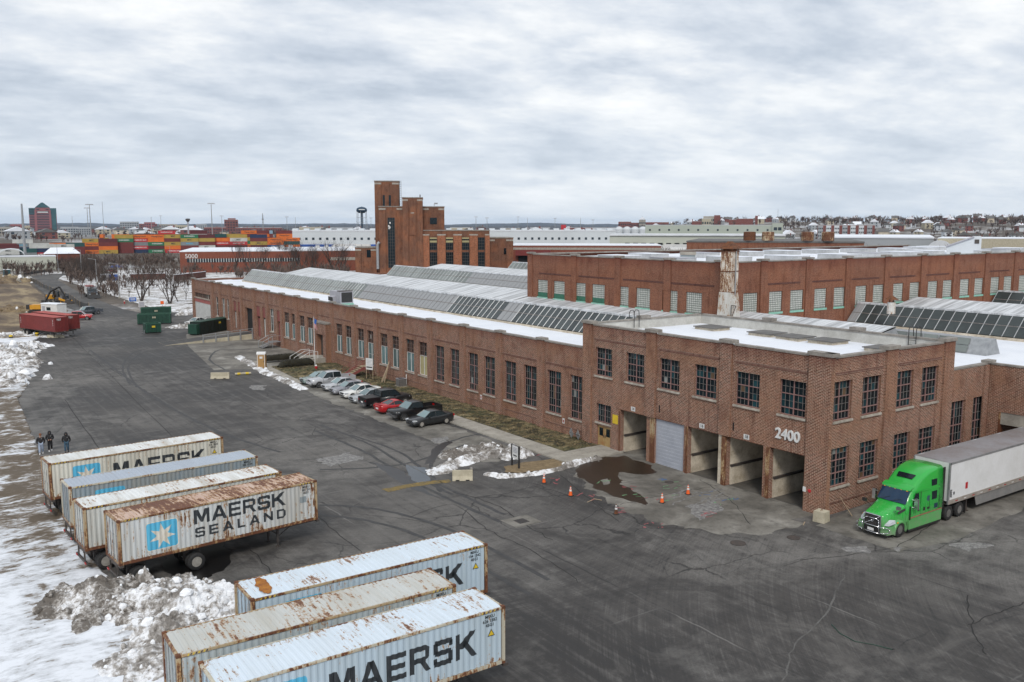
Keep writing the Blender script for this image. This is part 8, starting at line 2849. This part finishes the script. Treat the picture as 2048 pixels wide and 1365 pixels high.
for a in [('Hapag-Lloyd', 1.5, 0, .02, 'maersk_black', 1.0), ('EVERGREEN', 1.3, 0, .02, 'white_paint', 1.0), ('HAMBURG SUD', 1.2, 0, .02, 'white_paint', 1.0), ('MSC', 1.6, 0, .03, 'maersk_black', 1.0), ('CMA CGM', 1.4, 0, .02, 'white_paint', 1.0), ('MAERSK', 1.3, 0, .02, 'maersk_blue', 1.0)]:
	text_mesh(*a)
BRN = {'orange': ('Hapag-Lloyd', 1.5, 'maersk_black', .02), 'green': ('EVERGREEN', 1.3, 'white_paint', .02), 'red': ('HAMBURG SUD', 1.2, 'white_paint', .02), 'mustard': ('MSC', 1.6, 'maersk_black', .03), 'blue': ('CMA CGM', 1.4, 'white_paint', .02), 'sky': ('MAERSK', 1.3, 'maersk_blue', .02), 'grey': ('MAERSK', 1.3, 'maersk_blue', .02), 'white': ('MSC', 1.6, 'maersk_black', .03)}
CLAB = {'oxide': 'rust red', 'maroon': 'dark maroon', 'orange': 'orange', 'red': 'bright red', 'blue': 'blue', 'navy': 'navy blue', 'green': 'green', 'white': 'white', 'mustard': 'mustard yellow', 'sky': 'pale blue', 'grey': 'grey', 'teal': 'dark teal'}
rs = random.Random(12)
pal = ['oxide'] * 11 + ['maroon'] * 6 + ['orange'] * 9 + ['mustard'] * 4 + ['white'] * 2 + ['red'] * 4 + ['blue'] * 2 + ['navy'] * 2 + ['green'] * 3 + ['sky'] + ['grey'] + ['teal']
NC = 0
def stack_row(x0, x1, d, tiers, palette, gap=1.3, skip=.05):
	"""row of stacks across the view; tiers(px) gives the height of a stack"""
	global NC
	px_ = x0
	step = (12.19 + .5) / d * F
	rz = face((x0 + x1) / 2)
	while px_ + step <= x1 + 2:
		n_ = tiers(px_)
		p = at(px_, HZ, d + rs.uniform(-1.5, 4))
		short = rs.random() < .22
		for k in range(n_):
			if k == n_ - 1 and rs.random() < skip:
				continue
			c = rs.choice(palette)
			o = ob('shipping_container', CNM[c], None, (p.x, p.y, k * 2.62), rz + (math.pi / 2 if short else 0))
			wl_ = c in BRN and rs.random() < .75 and not short
			lb = '%s%s container %s of its stack in the far terminal' % (CLAB[c], ' lettered' if wl_ else ' end-on' if short else ' plain', ('on the ground', 'second up', 'third up', 'fourth up', 'fifth up', 'sixth up')[k])
			tag(o, lb, 'container', lb + 's')
			NC += 1
			if wl_:
				s_, sz, mt, bo = BRN[c]
				ob('lettering', text_mesh(s_, sz, 0, bo, mt, 1.0), o, (6.1, -.03, 1.35), rot=(math.pi / 2, 0, 0))
		px_ += (step if not short else 3.0 / d * F) + rs.choice((0, 0, .8, gap))
def tf(lo, hi):
	return lambda q: rs.randint(lo, hi)
stack_row(162, 600, 690, lambda q: 5 if 300 < q < 590 and rs.random() < .8 else rs.choice((4, 5)) if q > 215 else rs.choice((3, 4, 4)), pal)
stack_row(205, 598, 725, lambda q: 6 if 470 < q < 585 else rs.choice((5, 5, 6)) if q > 290 else 5, pal, skip=.1)
palw = ['white'] * 6 + ['oxide'] * 3 + ['blue', 'navy', 'red', 'grey', 'maroon', 'orange', 'teal']
stack_row(-10, 165, 640, lambda q: rs.choice((2, 3, 3, 2)), palw, 6)
stack_row(-12, 160, 680, lambda q: rs.choice((3, 3, 4)), palw, 6)

# low buildings at the left behind the thicket
t, L, h_ = face_building('gabled_brick_house', 'small brick gatehouse with snowy gable roof behind the thicket', 93, 148, 508, 0, 470, 12, 'brick_far', None)
part('roof', MB().loft([[(-L / 2 - .6, -.6, h_), (L / 2 + .6, -.6, h_), (L / 2 + .6, 12.6, h_), (-L / 2 - .6, 12.6, h_)], [(-L / 2 + 2.5, 6, h_ + 2.8), (L / 2 - 2.5, 6, h_ + 2.8), (L / 2 - 2.5, 6.1, h_ + 2.8), (-L / 2 + 2.5, 6.1, h_ + 2.8)]]), 'snow_roof', t)
windows_row(t, L, 4, 1.2, 2.8, 1.1)
t, L, h_ = face_building('pale_shed', 'long pale flat shed left of the gatehouse', -30, 90, 515, 0, 455, 15, 'clad_cream', 'rooftop_far')
windows_row(t, L, 6, 2.0, 3.0, 1.3)
p = at(18, HZ, 510)
t = thing('arched_canopy', 'white arched canopy shelter beside the container yard', 'shelter', (p.x, p.y, 0), face(18))
pr = [(6 * math.cos(a), 5 + 3.2 * math.sin(a)) for a in [math.pi * k / 10 for k in range(11)]]
part('shell', MB().loft([[(x, y, z) for x, z in pr] + [(x * .95, y, z - .3) for x, z in pr[::-1]] for y in (0, 14)]), 'white_wall', t)
part('post', MB().box(-6, 0, 0, -5.7, .3, 5.1).box(5.7, 0, 0, 6, .3, 5.1).box(-6, 13.5, 0, -5.7, 13.8, 5.1).box(5.7, 13.5, 0, 6, 13.8, 5.1), 'dark_metal', t)
part('interior', MB().box(-5.5, 8, 0, 5.5, 8.2, 5), 'black_int', t)

# masts, water tower, towers
def mast(px_, ytop, d, label, r=.45, heads=True, group='tall light masts'):
	p = at(px_, HZ, d)
	h_ = at(px_, ytop, d).z
	t = thing('light_mast', label, 'light mast', (p.x, p.y, 0), face(px_), group)
	part('pole', MB().tube((0, 0, 0), (0, 0, h_), r, r * .5, 8), 'metal_galv', t)
	if heads:
		part('head_frame', MB().tube((-2.4, 0, h_), (2.4, 0, h_), .22, n=6).tube((0, -2, h_), (0, 2, h_), .2, n=6), 'metal_galv', t)
		for k in (-2.2, -1.1, 1.1, 2.2):
			part('lamp_head', MB().box(k - .4, -.5, h_ - .6, k + .4, .5, h_ - .1), 'unit_grey', t)
mast(46, 408, 525, 'heavy steel pole mast standing beside the pale shed', .85, False)
mast(181, 409, 700, 'tall light mast rising from the terminal near its short neighbour')
mast(176, 416, 900, 'shorter light mast right beside a taller one at the terminal')
mast(424, 407, 705, 'tall light mast in the middle of the container terminal')
mast(207, 404, 1500, 'very thin radio mast behind the terminal', .5, False)
for q, yy in ((303, 434), (322, 432), (444, 432), (574, 434), (591, 435), (742, 436), (952, 434), (974, 436), (1036, 434), (1055, 436), (1110, 437), (1161, 436), (1186, 440), (1555, 418), (145, 433), (1890, 442)):
	mast(q, yy, 1300 + (q * 37 % 400), 'slim distant light mast on the skyline', .5, q % 2 == 0, 'distant skyline masts')
def water_tower():
	D = 1050
	p = at(724, HZ, D)
	s = D / F
	z = lambda q: CH + (HZ - q) * s
	t = thing('water_tower', 'dark blue water tower with white lettering on slim legs', 'water tower', (p.x, p.y, 0), face(724))
	part('tank', MB().lathe([(.5, z(428)), (3.5, z(427)), (6.0, z(424)), (6.2, z(421)), (5.4, z(418)), (3, z(416)), (.3, z(415.2)), (0, z(414))], 20), 'tower_blue', t, smooth=True)
	part('riser', MB().tube((0, 0, 0), (0, 0, z(427)), .9, n=10), 'tower_blue', t)
	for k in range(6):
		a = k * math.pi / 3 + .3
		part('leg', MB().tube((6.8 * math.cos(a), 6.8 * math.sin(a), 0), (5.6 * math.cos(a), 5.6 * math.sin(a), z(424)), .3, n=6), 'metal_galv', t)
	for zz in (z(445), z(436)):
		rg_ = [(6.3 * math.cos(k * math.pi / 3 + .3), 6.3 * math.sin(k * math.pi / 3 + .3), zz) for k in range(7)]
		part('ring_brace', MB().path(rg_, .12, 4), 'metal_galv', t)
	part('lettering', MB().box(-3.4, -6.25, z(421.5), 3.4, -6.05, z(420)), 'white_paint', t)
water_tower()
p = at(526, HZ, 1700)
t = thing('radio_tower', 'thin pale lattice radio tower on the skyline behind the terminal', 'radio tower', (p.x, p.y, 0), 0)
hh = at(526, 427, 1700).z
m = MB()
for k in range(4):
	a = k * math.pi / 2
	m.tube((2.2 * math.cos(a), 2.2 * math.sin(a), 0), (.3 * math.cos(a), .3 * math.sin(a), hh), .25, n=4)
part('lattice', m, 'metal_galv', t)
part('platform', MB().lathe([(2.5, hh * .72), (2.5, hh * .75), (0, hh * .75)], 10), 'metal_galv', t)
for q, yy, lab in ((376, 438, 'flared control tower on the skyline'), (716, 0, '')):
	if not lab: continue
	p = at(q, HZ, 1500)
	hz_ = at(q, yy, 1500).z
	t = thing('control_tower', lab, 'tower', (p.x, p.y, 0))
	part('shaft', MB().tube((0, 0, 0), (0, 0, hz_ - 4), 1.2, n=10), 'unit_grey', t)
	part('cabin', MB().lathe([(1.2, hz_ - 5), (3.6, hz_ - 2), (3.6, hz_), (0, hz_ + .5)], 10), 'dark_metal', t)

# pink office tower
def pink_tower():
	D = 2400
	p = at(87, HZ, D)
	s = D / F
	t = thing('office_tower', 'pink granite office tower with dark green gabled top on the skyline', 'building', (p.x, p.y, 0), face(87))
	z = lambda q: CH + (HZ - q) * s
	w_ = 29
	part('shaft', MB().box(-w_, 0, 0, w_, 40, z(432)), 'pink_granite', t)
	part('center_bay', MB().box(-17, -3, 0, 17, 0, z(424)), 'pink_granite', t)
	part('shoulder', MB().box(-w_, 0, z(432), -14, 40, z(421)).box(14, 0, z(432), w_, 40, z(421)), 'green_copper', t)
	part('corner_glass', MB().box(w_ - 11, -1, 0, w_ - 1, 0, z(432)), 'green_copper', t)
	part('upper', MB().box(-15, -1, z(424), 15, 40, z(420)), 'pink_granite', t)
	part('gable_roof', MB().prism([(-16, z(420)), (16, z(420)), (2, z(411.5)), (-2, z(411.5))], -2, 41), 'green_copper', t)
	part('pediment', MB().prism([(-12, z(426)), (12, z(426)), (0, z(420.5))], -4, -3), 'pink_granite', t)
	part('sign', MB().box(-11, -4.2, z(429), 11, -3, z(427.2)), 'white_paint', t)
	for k in range(13):
		zz = 8 + k * 3.9
		part('window_band', MB().box(-13, -3.2, zz, 13, -3, zz + 2.0).box(-w_ + 1, -.2, zz, -18, 0, zz + 2.0), 'glass_far', t)
pink_tower()

# distant blocks on the skyline
def far_block(x0, x1, ytop, d, wall, label, rows=3, cols=8, roof='rooftop_far', wmat='glass_far', depth=25, zb=0, group=None):
	t, L, h_ = face_building('city_building', label, x0, x1, ytop, 0, d, depth, wall, roof)
	if group: t['group'] = group
	H = h_
	for r in range(rows):
		z0 = H * (.25 + .7 * r / rows)
		band = MB().box(-L * .47 / cols, -.3, 0, L * .47 / cols * .2, 0, H * .35 / rows).mesh('window', wmat)
		for c_ in range(cols):
			ob('window', band, t, (-L / 2 + (c_ + .65) * L / cols, -.05, z0))
	return t
far_block(450, 475, 440, 2000, 'brick_redfar', 'red brick tower block with stepped top behind the terminal', 4, 5)
far_block(457, 471, 437, 2003, 'brick_redfar', 'small upper storey of red brick with water tank on top', 1, 3)
far_block(24, 43, 449, 2200, 'pink_granite', 'pinkish apartment block left of the office tower', 3, 5)
far_block(46, 58, 452, 2100, 'concrete_tan', 'small cream block beside the pinkish apartments', 2, 4)
far_block(-8, 22, 455, 2000, 'concrete', 'pale low blocks at the harbour side left of the skyline', 2, 8)
far_block(124, 152, 455, 1700, 'clad_grey', 'flat grey glass office left part, right of the office tower', 3, 7)
far_block(156, 178, 456, 1690, 'clad_grey', 'flat grey glass office right part with white bands', 3, 6)
far_block(243, 275, 444, 2600, 'clad_grey', 'blue grey apartment terrace on the skyline', 4, 8)
far_block(262, 310, 448, 2700, 'brick_redfar', 'brown red apartment terrace behind the blue grey one', 3, 10)
far_block(290, 309, 445, 2550, 'pink_granite', 'pinkish block at the end of the apartment terraces', 3, 5)
far_block(320, 352, 449, 2800, 'concrete', 'pale grey block under construction near tower cranes', 3, 8)
far_block(352, 375, 451, 2500, 'concrete_tan', 'low tan block right of the construction block', 2, 6)
far_block(393, 412, 449, 2600, 'clad_grey', 'blue tinted block right of the construction crane', 3, 5)
far_block(410, 450, 455, 1900, 'brick_redfar', 'low red roofed row beside the stepped red tower', 2, 12)
far_block(475, 560, 456, 1900, 'brick_redfar', 'long low dark brick row right of the stepped red tower', 2, 20)
far_block(600, 650, 455, 1700, 'concrete_tan', 'low tan industrial block beyond the white warehouse', 1, 10)
far_block(655, 705, 456, 1650, 'clad_grey', 'low grey industrial block left of the water tower', 1, 10)
far_block(900, 945, 456, 1500, 'concrete_tan', 'low tan block right of the power house', 2, 8)
far_block(1000, 1040, 457, 1500, 'concrete', 'low pale block with snowy roof beyond the white warehouse', 1, 8)
far_block(1060, 1100, 456, 1550, 'clad_grey', 'low grey block near the red billboard', 1, 8)
far_block(1122, 1132, 450, 1500, 'red_paint', 'red billboard on the skyline', 0, 1, None)
far_block(1135, 1185, 456, 1600, 'brick_redfar', 'low red brick row near the silos', 1, 12)
for x0, x1, yy, d, lab in ((1237, 1262, 444, 2000, 'left wing'), (1262, 1278, 446, 2005, 'inner link'), (1278, 1291, 440, 1990, 'domed centre'), (1291, 1320, 445, 2005, 'right wing'), (1318, 1337, 445, 2000, 'end pavilion')):
	far_block(x0, x1, yy, d, 'brick_redfar' if 'centre' not in lab else 'concrete', 'hospital-like brick complex on the hill, %s' % lab, 3, 6)
p = at(1285, HZ, 1995)
t = thing('dome_roof', 'pale dome crowning the hilltop brick complex', 'dome', (p.x, p.y, at(1285, 441, 1990).z), 0)
part('dome', MB().lathe([(6, 0), (5.6, 2.5), (4, 5), (1.5, 6.5), (0, 7)], 14), 'rooftop_far', t, smooth=True)
part('finial', MB().tube((0, 0, 6.8), (0, 0, 9.5), .3), 'metal_galv', t)
far_block(1407, 1428, 433, 1500, 'concrete', 'white banded high school block with red end tower on the hill', 4, 6)
far_block(1428, 1440, 431, 1500, 'brick_redfar', 'plain red end tower beside the white banded block', 0, 1)
far_block(1404, 1422, 438, 1490, 'concrete_tan', 'tan lower block in front of the white banded block', 3, 4)
far_block(1458, 1472, 440, 1480, 'brick_redfar', 'red brick gym with curved roof', 1, 4)
far_block(1473, 1505, 438, 1480, 'brick_redfar', 'big red brick hall next to the chimney', 1, 6)
far_block(1510, 1515, 432, 1500, 'brick_redfar', 'slim brick chimney block on the hill', 0, 1, None)
far_block(1384, 1408, 443, 1500, 'brick_redfar', 'dark low houses left of the white banded block', 2, 8)
# red and white apartment block in the right middle distance
t, L, h_ = face_building('apartment_block', 'long apartment block with alternating red and white bays on the hillside', 1642, 1742, 451, 0, 980, 20, 'brick_redfar', 'rooftop_far')
for i in range(7):
	x0 = -L / 2 + i * L / 7 + .6
	bay = part('bay', MB().box(x0, -.7, 0, x0 + L / 7 - 3, 0, h_ - .3), 'clad_white' if i % 3 else 'clad_grey', t)
	for r in range(4):
		for c_ in range(3):
			part('window', MB().box(x0 + .5 + c_ * 1.6, -.8, h_ * (.22 + r * .19), x0 + 1.5 + c_ * 1.6, -.7, h_ * (.22 + r * .19) + 1.5), 'glass_far', bay)

# ================================================================= hills and hillside houses
def hillz(px_, d):
	"""height of the hillside right of centre"""
	k = max(0, min(1, (px_ - 1180) / 260)) * max(0, min(1, (d - 900) / 900))
	return 26 * k * k * (3 - 2 * k) + 2.5 * mnoise.noise(Vector((px_ * .02, d * .004, 1)))* k
mb = MB()
I = []
for i in range(61):
	px_ = 1120 + i * 18
	rowp = []
	for j in range(24):
		d = 880 + j * 75
		p = at(px_, HZ, d)
		p.z = hillz(px_, d) - .1
		rowp.append(mb.pt(p))
	I.append(rowp)
for i in range(60):
	for j in range(23):
		mb.f.append([I[i][j], I[i + 1][j], I[i + 1][j + 1], I[i][j + 1]]); mb.m.append(0)
struct('hillside', mb, 'land', smooth=True)
def ridge(name, d, h_, amp, seed, mat, x0=-900, x1=3000):
	mb = MB()
	n_ = 420
	top, bot, back = [], [], []
	for i in range(n_ + 1):
		px_ = x0 + (x1 - x0) * i / n_
		p = at(px_, HZ, d)
		z = h_ + amp * fbm(i * .05, seed, 1, 5) + amp * .3 * mnoise.noise(Vector((i * .7, seed, 0)))
		q = at(px_, HZ, d * .93)
		r = at(px_, HZ, d * 1.15)
		bot.append((q.x, q.y, -.2)); top.append((p.x, p.y, max(3, z))); back.append((r.x, r.y, -.2))
	mb.loft([bot, top, back], 0, cap=False, close=False)
	struct(name, mb, mat, smooth=True)
plain('far_woods', (.060, .058, .060), .95, c2=(.038, .038, .042), scale=.004)
ridge('hills', 9500, 30, 16, 3, 'far_woods')
ridge('hills', 5200, 14, 9, 8, 'far_woods')
ridge('hills', 3300, 8, 5, 14, 'far_woods')

HM = {}
for i, (wl, rf_) in enumerate((('brick_redfar', 'roof_tar'), ('white_wall', 'roof_tar'), ('concrete_tan', 'snow_roof'), ('clad_grey', 'snow_roof'), ('brick_redfar', 'snow_roof'), ('dock_wall', 'roof_tar'))):
	w_, dp, hh = 9, 9, 6.0
	a = MB().box(-w_ / 2, 0, -2, w_ / 2, dp, hh).mesh('wall', wl)
	b = MB().prism([(-w_ / 2 - .5, hh), (w_ / 2 + .5, hh), (0, hh + 3.4)], -.5, dp + .5).mesh('roof', rf_)
	c = MB()
	for x in (-2.6, 2.0):
		for z in (1.0, 3.8):
			c.box(x, -.08, z, x + 1.2, 0, z + 1.5)
	HM[i] = (a, b, c.mesh('windows', 'glass_far'), MB().box(1.5, 3, hh + 1, 2.4, 4, hh + 4).mesh('chimney', 'brick_redfar'))
HL = ['red brick house with dark roof on the far hillside', 'white house with dark roof on the far hillside', 'tan house with snowy roof on the far hillside', 'grey house with snowy roof on the far hillside', 'red brick house with snowy roof on the far hillside', 'cream house with dark roof on the far hillside']
rs = random.Random(41)
for i in range(120):
	px_, d = rs.uniform(1570, 2060), rs.uniform(860, 2100)
	if rs.random() < .3: px_, d = rs.uniform(1180, 1600), rs.uniform(1500, 2300)
	if 1635 < px_ < 1750 and d < 1200: continue
	p = at(px_, HZ, d)
	k = rs.randrange(6)
	t = thing('hillside_house', HL[k], 'house', (p.x, p.y, hillz(px_, d)), face(px_) + rs.choice((0, .4, math.pi / 2, -.5)), 'houses on the far hillside: ' + HL[k].split(' on ')[0])
	s = rs.uniform(.85, 1.35)
	t.scale = (s, s, s)
	ob('wall', HM[k][0], t); r_ = ob('roof', HM[k][1], t); ob('windows', HM[k][2], t); ob('chimney', HM[k][3], r_)
twig_mass('hillside_woods', [(1560, 2060, 800, 2100, 6, hillz), (1180, 1640, 1300, 2300, 3, hillz), (1640, 2060, 1500, 2100, 3, hillz)], 1100, 44, '', 5, 10, width=.4)
twig_mass('skyline_trees', [(1640, 1760, 1500, 1700, 2, hillz), (1810, 1870, 1400, 1600, 1, hillz), (1920, 2060, 1500, 1800, 2, hillz)], 110, 46, '', 7, 11, width=.5)
# scattered low town between terminal and hills
for i in range(90):
	px_, d = rs.uniform(-20, 1230), rs.uniform(1250, 3000)
	p = at(px_, HZ, d)
	k = rs.randrange(6)
	t = thing('town_house', HL[k].replace('on the far hillside', 'in the low town on the skyline'), 'house', (p.x, p.y, 0), face(px_) + rs.uniform(-.4, .4), 'low town: ' + HL[k].split(' on ')[0])
	s = rs.uniform(1.0, 2.2)
	t.scale = (s * 1.6, s, s * .9)
	ob('wall', HM[k][0], t); r_ = ob('roof', HM[k][1], t); ob('windows', HM[k][2], t); ob('chimney', HM[k][3], r_)
twig_mass('town_woods', [(-20, 1230, 1100, 3000, 5, 0)], 500, 47, '', 6, 10, width=.6)
# cars and trailers in the lots beyond
TRM = MB().box(0, 0, 1.1, 14, 2.5, 4.0)
TRM.box(1, .2, .2, 3, 2.3, 1.1, 1); TRM.box(11, .5, 0, 11.3, 2, 1.1, 1)
TRM = TRM.mesh('parked_trailer', ['white_paint', 'black_metal'])
for i in range(46):
	px_ = rs.uniform(600, 740) if i < 10 else rs.uniform(1030, 1420)
	d = rs.uniform(560, 800)
	p = at(px_, HZ, d)
	tag(ob('parked_trailer', TRM, None, (p.x, p.y, 0), face(px_) + rs.choice((.2, 1.3, -.4))), 'white box trailer parked in the far lot by the white warehouse', 'trailer', 'trailers in the far lot')

# ================================================================= air
hb = MB().box(-14500, -14500, -1.5, 14500, 14500, 125)
hm = bpy.data.materials.new('haze_air')
hm.use_nodes = True
hm.node_tree.nodes.clear()
pv = nn(hm.node_tree, 'ShaderNodeVolumePrincipled')
pv.inputs['Color'].default_value = (.5, .72, 1.0, 1)
pv.inputs['Density'].default_value = 3.2e-5
mo = nn(hm.node_tree, 'ShaderNodeOutputMaterial')
ln(hm.node_tree, pv.outputs[0], mo.inputs['Volume'])
me = bpy.data.meshes.new('haze')
me.from_pydata([tuple(v) for v in hb.v], [], hb.f)
me.materials.append(hm)
hz_o = ob('haze', me)
hz_o['kind'] = 'stuff'

for o in bpy.data.objects:
	if o.parent and o.name.split('.')[0] in ('corner_castings', 'door_seams', 'door_handles', 'windows', 'window_bars', 'broken_panes', 'glazing_bars', 'glazing', 'hazard_stripes'):
		o['kind'] = 'stuff'
